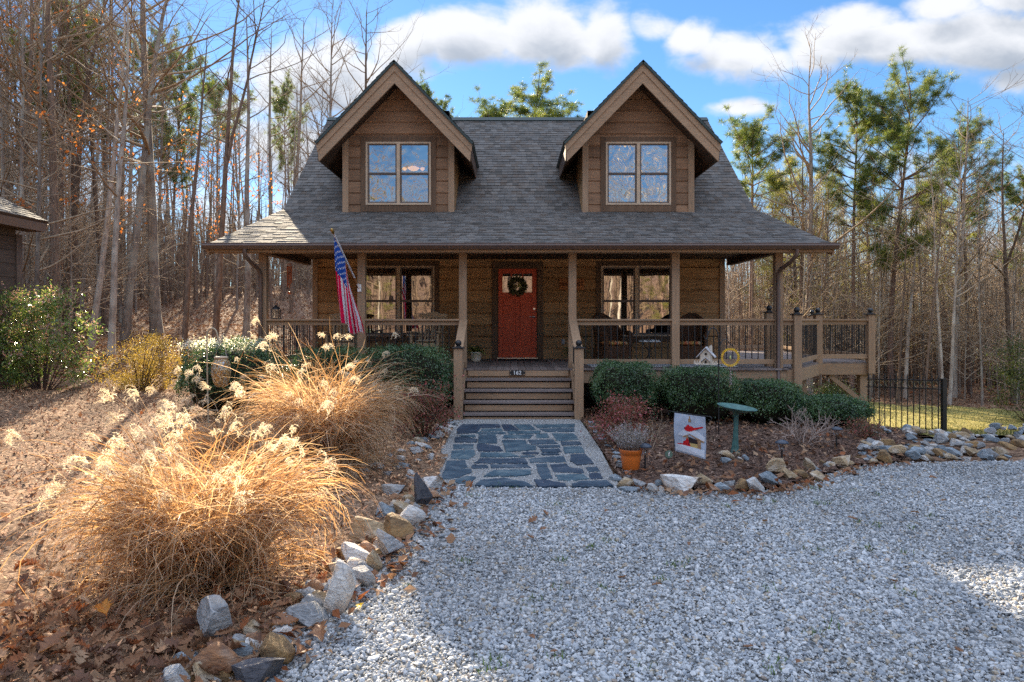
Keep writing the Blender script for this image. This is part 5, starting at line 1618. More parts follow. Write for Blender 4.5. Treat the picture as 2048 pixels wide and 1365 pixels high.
dup(SL, (3.20, 8.30, .05), .4, (1, 1, .96), 'dark capped solar path light left of the bare twiggy shrub, close to the stone edging')
dup(SL, (4.38, 9.45, .05), 1.0, (1, 1, .9), 'dark capped solar path light between the bare shrub and the rock pile')
t = thing('plant_marker', 'round green plant marker with a pale letter on a thin stake', 'marker', (1.86, 8.3, .05))
b = MB(); b.tube([(0, 0, -.05), (0, 0, .10)], .004, 6); b.build('stake', M['black'], t, local=True)
b = MB(); b.tube([(0, -.004, .145), (0, .004, .145)], .046, 22); b.build('disc', flat('marker_green', (.10, .16, .12), .5), t, local=True)
text_mesh('letter', 'f', .07, M['white'], t, (1.86, 8.294, .197), extrude=.001)

# ---- orange pot of heather
t = thing('heather_pot', 'bright orange glazed pot of silvery heather beside the path', 'plant pot', (1.375, 8.10, .045))
b = MB(); b.lathe((0, 0, 0), [(.088, 0), (.094, .006), (.118, .17), (.122, .20), (.128, .203), (.136, .245), (.138, .252), (.126, .252), (.122, .225)], 32); b.build('pot', M['orange'], t, local=True)
b = MB(); b.lathe((0, 0, .22), [(.01, 0), (.121, .002), (.01, .012)], 20); b.build('soil', M['soil'], t, local=True)
def sprigs(n, spread, h, r0, ncards, lw, seed, leafasp=.5):
    """upright wiry sprigs with tiny leaves: (twig MB, leaf points)"""
    r = random.Random(seed); b = MB(); L = []
    for k in range(n):
        q = r.uniform(0, 6.283); rr = r0 * math.sqrt(r.random()); a = rr / r0 * spread * r.uniform(.6, 1.2)
        base = Vector((rr * math.cos(q), rr * math.sin(q), 0)); H_ = h * r.uniform(.65, 1.1) * (1 - .25 * rr / r0)
        p1 = base + Vector((math.cos(q) * a * H_ * .35, math.sin(q) * a * H_ * .35, H_ * .5)); p2 = base + Vector((math.cos(q) * a * H_ + r.uniform(-.02, .02), math.sin(q) * a * H_ + r.uniform(-.02, .02), H_))
        b.tube([base, p1, p2], [.003, .0025, .0012], 4, caps=False)
        for j in range(ncards):
            f = .25 + .75 * j / ncards
            p = base.lerp(p1, f * 2) if f < .5 else p1.lerp(p2, f * 2 - 1)
            L.append(p + Vector((r.gauss(0, .008), r.gauss(0, .008), 0)))
    return b, np.array([tuple(p) for p in L])
sb, sl = sprigs(120, .75, .34, .11, 26, .01, 9)
o = sb.build('stems', flat('heather_stems', (.20, .15, .12), .9), t, local=True); o.location = (0, 0, .225)
M['heather'] = leaf_mat('heather_leaves', [(.28, .24, .26), (.44, .40, .44), (.36, .34, .30), (.20, .17, .14)], .25)
o = mesh_obj('leaves', leaf_cards('leaves', sl, rng.uniform(.010, .024, len(sl)), rng.random(len(sl)), None, asp=.5, tilt=.9, attr='rnd'), M['heather'], t); o.location = (0, 0, .225)

# ---- iron fence panel
FP, FQ = Vector((7.36, 14.55, 0)), Vector((7.98, 13.0, 0))
t = thing('iron_fence', 'low black iron fence panel with curled top standing behind the rock pile', 'fence', (7.36, 14.55, Tf(7.36, 14.55)))
zl = lambda f: (-.46) * (1 - f) + (-.36) * f
npk = 13
b = MB(); b.tube([(FP.x, FP.y, zl(0) + .06), (FQ.x, FQ.y, zl(1) + .06)], .010, 6); b.tube([(FP.x, FP.y, zl(0) + .86), (FQ.x, FQ.y, zl(1) + .86)], .010, 6); b.tube([(FP.x, FP.y, zl(0) + 1.02), (FQ.x, FQ.y, zl(1) + 1.02)], .010, 6)
b.build('rail', M['black'], t)
for k in range(npk):
    f = (k + .5) / npk; p = FP.lerp(FQ, f)
    b = MB(); b.tube([(p.x, p.y, zl(f) - .05), (p.x, p.y, zl(f) + 1.09), (p.x, p.y, zl(f) + 1.15)], [.010, .010, .002], 6)
    b.build('picket', M['black'], t)
bronze = flat('bronze_scroll', (.16, .12, .06), .4, .5, .4)
b = MB()
for k in range(npk - 1):
    f = (k + 1) / npk; p = FP.lerp(FQ, f); dv = (FQ - FP).normalized()
    b.tube([tuple(p + dv * (.05 * math.cos(q)) + Vector((0, 0, zl(f) + .94 + .06 * math.sin(q)))) for q in [2 * math.pi * i / 12 for i in range(10)]], .008, 5)
b.build('scrollwork', bronze, t)
b = MB(); b.box(FQ.x + .0, FQ.x + .075, FQ.y - .04, FQ.y + .035, -.6, zl(1) + 1.03); b.cbox((FQ.x + .037, FQ.y, zl(1) + 1.045), (.095, .095, .025)); b.build('post', M['black'], t)

# ---- outbuilding at the left edge
t = thing('outbuilding', 'dark brown boarded outbuilding with a low shingled roof at the edge of the woods', 'shed', (-9.9, 14.1, 0))
b = MB(); z = .2
while z < 3.5:
    b.box(-9.96, -9.9, 5.0, 13.96, z + .006, z + .268); z += .27
M['dark_y'] = wood('dark_outbuilding_boards', (.10, .072, .055), (.05, .036, .028), 'Y', knots=.4)
b.build('wall', M['dark_y'], t)
b = MB(); b.box(-9.99, -9.875, 13.96, 14.12, .1, 3.5); b.build('corner_board', wood('dark_corner_board', (.12, .085, .065), (.07, .05, .04), 'Z'), t)
b = MB(); b.prism([(-9.9, 14.06, .1), (-15.9, 14.06, .1), (-15.9, 14.06, 3.4), (-12.9, 14.06, 5.0), (-9.9, 14.06, 3.4)], (0, .05, 0)); b.build('end_wall', M['log_x'], t)
shingle_plane('roof', (-9.50, 4.8, 3.80), (-9.50, 14.35, 3.80), (-12.9, 14.35, 5.55), (-12.9, 4.8, 5.55), t, .06)
shingle_plane('roof', (-16.3, 14.35, 3.80), (-16.3, 4.8, 3.80), (-12.9, 4.8, 5.55), (-12.9, 14.35, 5.55), t, .06)
b = MB(); b.beam((-9.53, 14.33, 3.66), (-12.9, 14.33, 5.39), .03, .17); b.build('rake_board', M['trim_x'], t)
b = MB(); b.box(-9.55, -9.515, 4.8, 14.3, 3.58, 3.75); b.build('fascia', M['gutter'], t)
b = MB(); b.box(-9.9, -9.55, 4.8, 14.3, 3.58, 3.60); b.build('soffit', M['soffit'], t)
# ceiling lamp glimpsed through the left dormer window
t = thing('ceiling_lamp', 'small lit amber ceiling lamp seen through the left dormer window', 'lamp', (-2.42, 17.2, 5.50))
lm, nt, bb = new_mat('lit_shade', .5); bb.inputs['Base Color'].default_value = (.8, .5, .2, 1); bb.inputs['Emission Color'].default_value = (1, .50, .12, 1); bb.inputs['Emission Strength'].default_value = .9
b = MB(); b.lathe((0, 0, .0), [(.02, -.05), (.10, -.03), (.15, .02), (.05, .06)], 18); b.build('shade', lm, t, local=True)
for s in (-1, 1):
    b = MB(); b.lathe((s * .22, 0, -.01), [(.01, -.04), (.05, -.01), (.055, .03), (.02, .045)], 12); b.build('shade', lm, t, local=True)
b = MB(); b.tube([(0, 0, .05), (0, 0, 1.1)], .01, 6); b.tube([(-.22, 0, .05), (0, 0, .09), (.22, 0, .05)], .008, 6); b.build('stem', M['brass'], t, local=True)
# ================================================================== stones
import bmesh
def rock_mesh(seed, cuts=11, sub=4, rough=.022):
    r = random.Random(seed); bm = bmesh.new()
    bmesh.ops.create_icosphere(bm, subdivisions=sub, radius=1.0)
    P = np.array([v.co[:] for v in bm.verts])
    for _ in range(cuts):
        n = np.array([r.gauss(0, 1), r.gauss(0, 1), r.gauss(0, .8)]); n /= np.linalg.norm(n)
        d = r.uniform(.36, .72); k = P @ n - d; P -= np.where(k > 0, k * .985, 0)[:, None] * n
    ph = [r.uniform(0, 6) for _ in range(6)]
    nz = np.sin(P[:, 0] * 5.1 + ph[0]) * np.sin(P[:, 1] * 6.3 + ph[1]) + .6 * np.sin(P[:, 2] * 11 + ph[2] + P[:, 0] * 7) * np.sin(P[:, 1] * 12 + ph[3])
    P *= 1 + rough * nz[:, None]
    F_ = np.array([[v.index for v in f.verts] for f in bm.faces]); bm.free()
    P /= np.abs(P).max(0)
    return P, F_
RM = {
 'white': rock_mat('white_quartz', (.66, .64, .60), (.40, .38, .36), (.42, .24, .10), .45, (.16, .15, .15)),
 'grey': rock_mat('grey_stone', (.36, .36, .36), (.17, .175, .18), (.42, .34, .24), .3, (.52, .52, .52)),
 'blue': rock_mat('blue_grey_stone', (.25, .29, .32), (.11, .14, .16), (.34, .35, .35), .3, (.48, .5, .5)),
 'tan': rock_mat('tan_stone', (.46, .34, .20), (.24, .16, .09), (.60, .54, .46), .45),
 'brown': rock_mat('brown_stone', (.30, .19, .095), (.13, .08, .042), (.44, .26, .10), .5),
 'dark': rock_mat('charcoal_stone', (.085, .085, .095), (.035, .035, .042), (.15, .14, .14), .3),
 'rust': rock_mat('rust_stone', (.40, .19, .085), (.19, .10, .06), (.50, .42, .34), .35),
}
ROCKS = {}
SHAPES = [rock_mesh(100 + k, cuts=8 + k % 4) for k in range(9)]
def rock(shape, mat):
    k = (shape, mat)
    if k not in ROCKS:
        P, F_ = SHAPES[shape % 9]
        me = np_mesh('stone', P, F_, smooth=False); me.materials.append(RM[mat]); ROCKS[k] = me
        me.polygons.foreach_set('use_smooth', [True] * len(me.polygons))
        try: me.set_sharp_from_angle(angle=R(16))
        except Exception: pass
    return ROCKS[k]
rr_ = random.Random(77)
def stone(x, y, z, w, h, mat, label, group=None, d=None, rz=None, name='border_stone', sink=.25, tilt=None):
    o = bpy.data.objects.new(name, rock(rr_.randrange(9), mat)); COL.objects.link(o)
    o.scale = (w / 2, (d or w * rr_.uniform(.6, .95)) / 2, h / 2)
    o.location = (x, y, z + h * (.5 - sink))
    t = tilt or (rr_.uniform(-.12, .12), rr_.uniform(-.15, .15))
    o.rotation_euler = (t[0], t[1], rz if rz is not None else rr_.uniform(-.5, .5))
    return tag(o, label, 'stone', group)
def pstone(cx, by, wp, hp, mat, label, group=None, z0=.03, **kw):
    wp *= 1.22; hp *= 1.12; kw.setdefault('sink', .18)
    P = px(cx, by, z=z0); s = F / P[1]
    return stone(P[0], P[1] + wp / s * .35, z0, wp / s, hp / s * 1.25, mat, label, group, **kw)
GL, GR = 'stones edging the left planting bed', 'stones edging the right planting bed'
for q in [
 (412, 1300, 96, 78, 'grey', 'large rounded grey stone under drooping grass blades at the corner of the drive'),
 (534, 1342, 74, 68, 'brown', 'squat golden brown stone between the dry oak leaves and the gravel'),
 (408, 1375, 100, 62, 'rust', 'rust red slab of stone leaning at the front of the left edging'),
 (490, 1388, 108, 60, 'dark', 'blackish flat-topped stone at the front of the left edging'),
 (335, 1400, 66, 62, 'grey', 'pale grey pointed stone beside the rust red slab'),
 (365, 1345, 62, 34, 'blue', 'streaky blue stone behind the rust red slab'),
 (470, 1330, 60, 28, 'blue', 'low blue grey stone behind the blackish stone'),
 (606, 1262, 76, 48, 'grey', 'grey lichen-covered stone half under the grass with oak leaves round it'),
 (668, 1232, 58, 90, 'white', 'tall pale upright stone at the right edge of the big grass clump'),
 (716, 1180, 52, 45, 'grey', 'grey stone beside the orange leaf'),
 (702, 1140, 62, 40, 'white', 'layered white stone with orange streaks below the long tan slab'),
 (741, 1145, 42, 40, 'tan', 'rounded tan stone beside the dark grey block'),
 (722, 1090, 88, 42, 'tan', 'long sunlit tan slab with a pale top on the left edging'),
 (768, 1122, 60, 50, 'grey', 'dark grey angular block with a white top beside the gravel'),
 (786, 1083, 72, 42, 'brown', 'brown speckled stone between the long tan slab and the gravel'),
 (812, 1058, 58, 36, 'white', 'white and grey flat stone at the gravel edge above the brown stone'),
 (800, 1036, 50, 28, 'tan', 'veined pale tan stone above the white flat stone'),
 (764, 1040, 40, 28, 'blue', 'bluish grey stone among the brown leaves inside the left edging'),
 (838, 1020, 40, 60, 'dark', 'dark upright pointed stone near the path corner'),
 (857, 985, 46, 34, 'white', 'bright white quartz stone at the left corner of the path'),
 (780, 995, 52, 28, 'grey', 'grey stone under the long stray grass plume'),
]:
    pstone(*q[:5], q[5], GL)
for k in range(110):
    i = rr_.randrange(2, 9); a, b2 = LEFT_EDGE[i], LEFT_EDGE[i + 1]; f = rr_.random(); w = rr_.uniform(.09, .22)
    stone(a[0] + (b2[0] - a[0]) * f - rr_.uniform(-.04, .22), a[1] + (b2[1] - a[1]) * f, .03, w, w * rr_.uniform(.5, .8), rr_.choice(['grey', 'tan', 'tan', 'white', 'brown', 'rust']), 'small angular stone wedged between the bigger stones of the left edging', 'small stones filling the left edging', name='edging_stone')
for k in range(46):                                            # cobbles along the path's left side
    f = k / 46; y = 7.7 + 4.2 * f
    x = -1.0 - rr_.random() * (.62 * (1 - f) + .12)
    w = rr_.uniform(.10, .21)
    stone(x, y + rr_.uniform(-.1, .1), .05, w, w * rr_.uniform(.45, .7), rr_.choice(['grey', 'blue', 'grey', 'white', 'tan']), 'grey cobble heaped along the left side of the flagstone path', 'cobbles along the left side of the path', name='cobble')
for k in range(16):
    y = 7.7 + k * .27
    w = rr_.uniform(.10, .18); stone(1.26 + rr_.uniform(0, .1), y, .05, w, w * .4, rr_.choice(['grey', 'blue', 'blue']), 'flat grey stone lying along the right side of the flagstone path', 'stones along the right side of the path', name='edging_stone')
for q in [
 (1362, 988, 84, 40, 'white', 'biggest white and tan slab in the right edging below the garden flag'),
 (1407, 974, 38, 24, 'tan', 'tan stone directly right of the big white slab'),
 (1461, 980, 27, 20, 'grey', 'small grey and tan stone left of the white quartz block'),
 (1486, 985, 30, 22, 'brown', 'brownish stone touching the white quartz block'),
 (1512, 988, 40, 32, 'white', 'white quartz block in the right edging'),
 (1446, 986, 38, 18, 'blue', 'flat blue slate stone between the big white slab and the quartz block'),
 (1428, 987, 24, 16, 'rust', 'small rust red stone at the gravel edge near the tan stone'),
 (1306, 987, 24, 16, 'white', 'small white stone below the solar light by the orange pot'),
 (1324, 987, 15, 12, 'white', 'very small white stone touching the big slab'),
 (1317, 978, 24, 14, 'blue', 'blue grey stone behind the small white stones'),
 (1279, 980, 28, 18, 'grey', 'grey stone right below the orange pot'),
 (1251, 976, 32, 16, 'tan', 'flat tan stone at the right corner of the path'),
 (1232, 965, 34, 14, 'blue', 'flat blue stone between the path and the orange pot'),
 (1258, 987, 42, 9, 'blue', 'thin blue slab lying at the gravel edge below the pot'),
 (1542, 975, 46, 30, 'blue', 'blue grey stone right of the quartz block'),
 (1562, 955, 40, 30, 'tan', 'tall tan stone by the foot of the middle solar light'),
 (1582, 964, 34, 22, 'tan', 'pale topped tan stone in front of the middle solar light'),
 (1606, 960, 32, 20, 'brown', 'brown stone in the right edging below the bare shrub'),
 (1625, 948, 36, 26, 'tan', 'tan stone below the bare twiggy shrub'),
 (1640, 966, 40, 22, 'tan', 'pale tan stone at the gravel edge below the bare shrub'),
 (1688, 936, 40, 26, 'tan', 'tan and white boulder under the right solar light'),
 (1775, 930, 34, 26, 'brown', 'rounded brown stone at the near edge of the rock pile'),
]:
    pstone(*q[:5], q[5], GR)
for k in range(26):
    i = rr_.randrange(4, 8); a, b2 = RIGHT_EDGE[i], RIGHT_EDGE[i + 1]; f = rr_.random()
    w = rr_.uniform(.10, .2)
    stone(a[0] + (b2[0] - a[0]) * f, a[1] + (b2[1] - a[1]) * f + rr_.uniform(.05, .35), .04, w, w * .6, rr_.choice(['tan', 'grey', 'white', 'brown', 'blue']), 'small mixed stone filling the edging below the bare shrub', 'small stones filling the right edging', name='edging_stone')
n_ = 0
for k in range(900):
    if n_ >= 215: break
    x = rr_.uniform(4.5, 10.4); y = rr_.uniform(8.7, 11.1)
    if y < 8.62 + max(0, (x - 4.8)) * .055 or y > 9.0 + (x - 4.4) * 1.6 or abs(x) > .86 * y: continue
    w = rr_.uniform(.12, .27) * (1.0 if y < 10 else .85)
    stone(x, y, max(-.02, .02 + .05 * math.sin(x * 3 + y * 2)), w, w * rr_.uniform(.4, .75), rr_.choice(['white', 'grey', 'blue', 'grey', 'white', 'tan', 'brown', 'blue']), 'loose stone in the broad rock pile beyond the drive', 'stones of the rock pile', name='pile_stone', sink=.15)
    n_ += 1
for q in [(1456, 918, 30, 16, 'tan', 'tan slab leaning at the foot of the birdbath'), (1476, 912, 12, 9, 'tan', 'small yellow stone at the foot of the birdbath'), (1482, 924, 16, 8, 'white', 'small white stone before the birdbath foot'), (1452, 926, 22, 9, 'blue', 'flat slate under the tan slab at the birdbath'), (1492, 922, 14, 10, 'blue', 'small blue stone right of the birdbath foot')]:
    pstone(*q[:5], q[5], 'stones round the birdbath', z0=.06, name='birdbath_stone')

# fallen oak leaves one can pick out on the drive
def oak_mesh(seed):
    r = random.Random(seed); pts = []
    prof = [(0, .02), (.08, .06), (.16, .20), (.22, .10), (.34, .30), (.42, .13), (.55, .36), (.64, .15), (.76, .26), (.84, .12), (1, .02)]
    V = []; F_ = []
    for (t, w) in prof:
        z = .25 * math.sin(t * 3.0 + seed) * .4 + .08
        for s in (-1, 0, 1):
            V.append(((t - .5), s * w * r.uniform(.8, 1.1), z + abs(s) * (.10 + .25 * w) * r.uniform(.5, 1.3)))
    for i in range(len(prof) - 1):
        for s in (0, 1):
            a = i * 3 + s; F_.append((a, a + 3, a + 4, a + 1))
    return np.array(V), np.array(F_)
LM = [leaf_mat('brown_leaf', [(.22, .10, .05), (.28, .14, .075)], .3), leaf_mat('orange_leaf', [(.55, .20, .04), (.60, .26, .05)], .4), leaf_mat('yellow_leaf', [(.65, .42, .04), (.7, .5, .06)], .4)]
OAK = []
for sd in range(4):
    V, F_ = oak_mesh(sd)
    for mi_ in range(3):
        me = np_mesh('fallen_leaf', V, F_, smooth=True, fattr={'rnd': np.random.default_rng(sd).random(len(F_))}); me.materials.append(LM[mi_]); OAK.append(me)
def leaf(cx, cy, wp, c, label, group=None, z0=.05):
    P = px(cx, cy, z=z0); s = F / P[1]
    o = bpy.data.objects.new('fallen_leaf', OAK[rr_.randrange(4) * 3 + c]); COL.objects.link(o)
    k = wp / s; o.scale = (k, k, k); o.location = (P[0], P[1], z0 + .01); o.rotation_euler = (rr_.uniform(-.35, .35), rr_.uniform(-.35, .35), rr_.uniform(0, 6.28))
    return tag(o, label, 'leaf', group)
leaf(720, 1218, 26, 2, 'bright yellow leaf on the sunlit gravel beside the left edging')
leaf(726, 1168, 40, 1, 'orange oak leaf propped against a grey stone at the gravel edge')
leaf(703, 1190, 48, 0, 'big brown oak leaf under the orange leaf at the gravel edge')
leaf(570, 1255, 60, 0, 'big brown oak leaf lying against the lichen-covered grey stone', z0=.12)
leaf(645, 1275, 60, 0, 'curled brown oak leaf at the gravel edge under the grass', z0=.07)
leaf(600, 1318, 60, 0, 'large tan oak leaf on the gravel right of the golden brown stone')
leaf(110, 1290, 70, 0, 'large curled oak leaf at the dark lower left under the grass', z0=.12)
leaf(210, 1230, 60, 1, 'orange brown oak leaf under the grass at the left', z0=.14)
leaf(145, 838, 30, 1, 'red orange leaf lying on the sunlit mulch at the left')
for (x, y, w) in [(1090, 1030, 16), (1065, 1045, 22), (1085, 1062, 14), (1060, 1078, 16), (1212, 1026, 12), (1518, 1003, 15), (1530, 1045, 12), (1370, 1020, 10), (1378, 1092, 12), (1245, 1158, 15), (1865, 960, 14), (1888, 1006, 12), (1830, 1030, 14), (1705, 1042, 15), (1788, 1166, 16), (1918, 1305, 16), (1497, 1298, 16), (1595, 1330, 16), (1108, 1308, 14), (1940, 1345, 8), (1375, 1168, 10), (1315, 1175, 16), (850, 1038, 24), (932, 1015, 15), (1065, 1280, 18)]:
    leaf(x, y, w * 1.25, 0, 'small dry brown leaf lying loose on the grey gravel', 'loose brown leaves on the gravel')

# ================================================================== shrubs
M['box_leaf'] = leaf_mat('boxwood_leaf', [(.016, .040, .016), (.048, .102, .038), (.088, .155, .056), (.150, .20, .085)], .25, .36, .6)
M['core'] = flat('light_blocking_core', (.020, .018, .012), .95, .05)
def lump_shell(n, half, p=3.0, inner=.78, lump=.07, seed=0):
    """points in the outer shell of a clipped bush (superellipsoid), with a ragged surface"""
    r = np.random.default_rng(seed)
    d = r.normal(size=(n, 3)); d[:, 2] = np.abs(d[:, 2]) * 1.0 - .25
    d /= np.linalg.norm(d, axis=1)[:, None]
    q = (np.abs(d) ** p).sum(1) ** (-1 / p)
    ph = r.uniform(0, 6, 6)
    l = 1 + lump * (np.sin(d[:, 0] * 6 + ph[0]) * np.sin(d[:, 2] * 5 + ph[1]) + .7 * np.sin(d[:, 1] * 9 + ph[2] + d[:, 0] * 7) + .5 * np.sin(d[:, 0] * 15 + ph[3]) * np.sin(d[:, 2] * 14 + ph[4]))
    rad = q * l * (inner + (1.04 - inner) * r.random(n) ** .45)
    return d * rad[:, None] * np.array(half), d
def core_mesh(name, half, k, p, mat, parent, loc):
    bm = bmesh.new(); bmesh.ops.create_icosphere(bm, subdivisions=3, radius=1)
    P = np.array([v.co[:] for v in bm.verts]); F_ = np.array([[v.index for v in f.verts] for f in bm.faces]); bm.free()
    q = (np.abs(P) ** p).sum(1) ** (-1 / p); P = P * (q * k)[:, None] * np.array(half)
    o = mesh_obj(name, np_mesh(name, P, F_, smooth=True), mat, parent); o.location = loc
    return o
def hedge(label, x, y, w, d, top, n=11000, seed=0, z0=0.0, leafm=None, size=(.022, .045), p=4.6, group=None, tops=0.0):
    t = thing('clipped_shrub', label, 'shrub', (x, y, z0), group=group)
    hz = (top - z0) / 2; half = (w / 2, d / 2, hz * 1.02)
    P, dr = lump_shell(n, half, p, seed=seed)
    P[:, 2] += hz
    if tops:                                                # ragged new shoots along the top
        r = np.random.default_rng(seed + 5); m_ = int(n * tops)
        S_ = np.stack([r.uniform(-w / 2 * .9, w / 2 * .9, m_), r.uniform(-d / 2 * .85, d / 2 * .85, m_), hz * 2 + r.exponential(.028, m_) - .02], 1); P = np.concatenate([P, S_])
    P = P[P[:, 2] > .02]
    tone = np.clip(rng.random(len(P)) * .8 + .2 * (np.sin(P[:, 0] * 5 + seed) * np.sin(P[:, 2] * 6)), 0, 1)
    me = leaf_cards('foliage', P, rng.uniform(*size, len(P)), tone, None, asp=.55, tilt=.8, attr='rnd')
    mesh_obj('foliage', me, leafm or M['box_leaf'], t)
    core_mesh('branches', half, .80, p, M['core'], t, (0, 0, hz))  # added dark solid core that blocks light through the foliage, no modelled twigs
    return t
GH = 'clipped boxwood shrubs in front of the porch'
hedge('square clipped green shrub closest to the steps on their right side', 1.97, 12.35, 1.00, 1.35, 1.0, seed=1, group=GH, tops=.05)
hedge('wide clipped green shrub behind the garden flag', 3.22, 12.20, 1.20, 1.45, .92, 13000, seed=2, group=GH, tops=.04)
hedge('clipped green shrub behind the birdbath', 4.36, 12.0, .96, 1.4, .72, seed=3, group=GH, tops=.04)
hedge('low rounded green shrub at the far right under the deck corner', 5.28, 11.75, 1.30, 1.2, .50, seed=4, group=GH, p=2.5, tops=.03)
hedge('clipped green shrub left of the steps, under the porch railing', -1.88, 12.4, 1.60, 1.3, 1.28, 14000, seed=5, group=GH, tops=.05)
hedge('clipped green shrub behind the rear grass clump, below the flag', -3.28, 12.55, 1.35, 1.0, 1.24, 11000, seed=6, group=GH, tops=.05)
hl = hedge('large dark green shrub with a sparkling white top at the left end of the porch', -4.66, 11.7, 1.62, 1.4, 1.40, 14000, seed=7, z0=Tf(-4.66, 11.7), group=GH, tops=.03, p=2.8)
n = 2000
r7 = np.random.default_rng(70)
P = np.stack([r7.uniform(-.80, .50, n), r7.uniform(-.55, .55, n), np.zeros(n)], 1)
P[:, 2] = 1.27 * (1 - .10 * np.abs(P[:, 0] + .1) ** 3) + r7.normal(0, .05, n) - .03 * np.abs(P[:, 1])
M['white_glint'] = leaf_mat('white_glint_card', [(.62, .58, .56), (.74, .70, .68), (.8, .78, .74)], .45, .5)
mesh_obj('blossom_glint_cards', leaf_cards('blossom_glint_cards', P, r7.uniform(.014, .032, n), r7.random(n), None, asp=.7, tilt=1.0, attr='rnd'), M['white_glint'], hl)  # white cards standing in for sun glints on the leaves, not flowers

def loose_shrub(name, label, x, y, z0, half, stems, leaves, matl, size, seed, asp=.4, group=None, clumps=26, clump_r=.13, stem_col=(.09, .055, .04), p=2.2, zc=.55):
    """open shrub: stems fanning from the base, leaves gathered in clumps at their ends"""
    t = thing(name, label, 'shrub', (x, y, z0), group=group)
    r = np.random.default_rng(seed); b = MB(); C_ = []
    for k in range(clumps):
        d = r.normal(size=3); d /= np.linalg.norm(d); rad = r.random() ** .4
        c = d * rad * np.array(half) * .88; c[2] += half[2] * zc * 1.8
        c[2] = max(c[2], .08)
        C_.append(c)
        if k < stems:
            a = Vector((c[0] * .12, c[1] * .12, -.05)); m_ = Vector((c[0] * .55, c[1] * .55, c[2] * .55)); b.tube([a, m_, Vector(c)], [.012, .008, .003], 5, caps=False)
    b.build('stems', flat(name + '_stems', stem_col, .9), t, local=True)
    C_ = np.array(C_); i = r.integers(0, clumps, leaves)
    P = C_[i] + r.normal(0, 1, (leaves, 3)) * clump_r * np.array([1, 1, .7]) * r.uniform(.5, 1.3, clumps)[i][:, None]
    P = P[P[:, 2] > .03]
    tone = np.clip(r.normal(.5, .22, clumps)[i][:len(P)] + r.normal(0, .18, len(P)), 0, 1)
    mesh_obj('foliage', leaf_cards('foliage', P, r.uniform(*size, len(P)), tone, None, asp=asp, tilt=.8, attr='rnd'), matl, t)
    return t, C_
M['nandina'] = leaf_mat('nandina_leaf', [(.035, .060, .022), (.10, .085, .035), (.20, .075, .045), (.34, .070, .075), (.46, .16, .17)], .3, .45, .35)
M['nandina_dk'] = leaf_mat('dark_nandina_leaf', [(.045, .07, .026), (.12, .085, .045), (.24, .075, .055), (.38, .085, .09)], .3, .45, .35)
loose_shrub('red_shrub', 'red and green nandina shrub on the left of the steps', -1.32, 10.3, .05, (.60, .5, .46), 26, 6200, M['nandina_dk'], (.025, .055), 21, clumps=40, clump_r=.11)
loose_shrub('red_shrub', 'pink tipped red nandina shrub on the right of the path behind the orange pot', 1.50, 9.75, .05, (.46, .55, .36), 24, 5200, M['nandina'], (.022, .05), 22, clumps=40, clump_r=.10)
loose_shrub('red_shrub', 'small dark red shrub between the deck post and the rock pile', 5.15, 10.2, .03, (.28, .3, .17), 14, 1500, M['nandina_dk'], (.02, .045), 23, clumps=18, clump_r=.08)
M['pieris'] = leaf_mat('pieris_leaf', [(.030, .070, .018), (.085, .155, .036), (.17, .24, .06), (.32, .32, .10)], .35, .3, .5)
M['pink'] = leaf_mat('pink_blossom', [(.42, .22, .19), (.55, .33, .28), (.62, .45, .38)], .35)
zp = Tf(-9.1, 13.6)
tp, cp = loose_shrub('flowering_shrub', 'tall glossy green shrub hung with pale pink flower strings at the left edge', -9.05, 13.5, zp, (1.15, .85, 1.10), 40, 9500, M['pieris'], (.05, .095), 24, asp=.32, clumps=64, clump_r=.16, zc=.53)
r8 = np.random.default_rng(8); PP = []
for c in cp[::1]:
    if c[2] < .5: continue
    for k in range(9):
        s_ = c + r8.normal(0, .10, 3) + np.array([0, 0, .10]); dr = r8.normal(0, .5, 2)
        for j in range(11): PP.append(s_ + np.array([dr[0] * .012 * j, dr[1] * .012 * j, -.012 * j + .0006 * j * j]) + r8.normal(0, .008, 3))
PP = np.array(PP)
mesh_obj('blossom_glint_cards', leaf_cards('blossom_glint_cards', PP, r8.uniform(.020, .040, len(PP)), r8.random(len(PP)), None, asp=.7, tilt=1, attr='rnd'), M['pink'], tp)
M['golden'] = leaf_mat('golden_leaf', [(.14, .10, .022), (.32, .21, .045), (.46, .31, .08), (.24, .19, .05)], .45, .5, .3)
loose_shrub('golden_shrub', 'dense golden olive shrub beside the tall flowering shrub', -7.55, 14.2, Tf(-7.5, 14.2), (1.0, .8, .70), 40, 10500, M['golden'], (.022, .05), 25, clumps=75, clump_r=.13, zc=.5)
loose_shrub('low_evergreen', 'dark low evergreen at the far right edge of the lawn', 15.2, 20.6, Tf(15.2, 20.6), (1.0, 1.0, 1.5), 14, 6000, leaf_mat('cedar_leaf', [(.02, .035, .012), (.05, .07, .02), (.11, .12, .03)], .3), (.05, .10), 26, clumps=60, clump_r=.25, zc=.5)
loose_shrub('low_evergreen', 'small dark green shrub behind the iron fence', 11.2, 24.6, Tf(11.2, 24.6), (.9, .7, .45), 12, 2600, leaf_mat('laurel_leaf', [(.02, .035, .012), (.05, .07, .02)], .3), (.05, .10), 27, clumps=30, clump_r=.2, zc=.5)

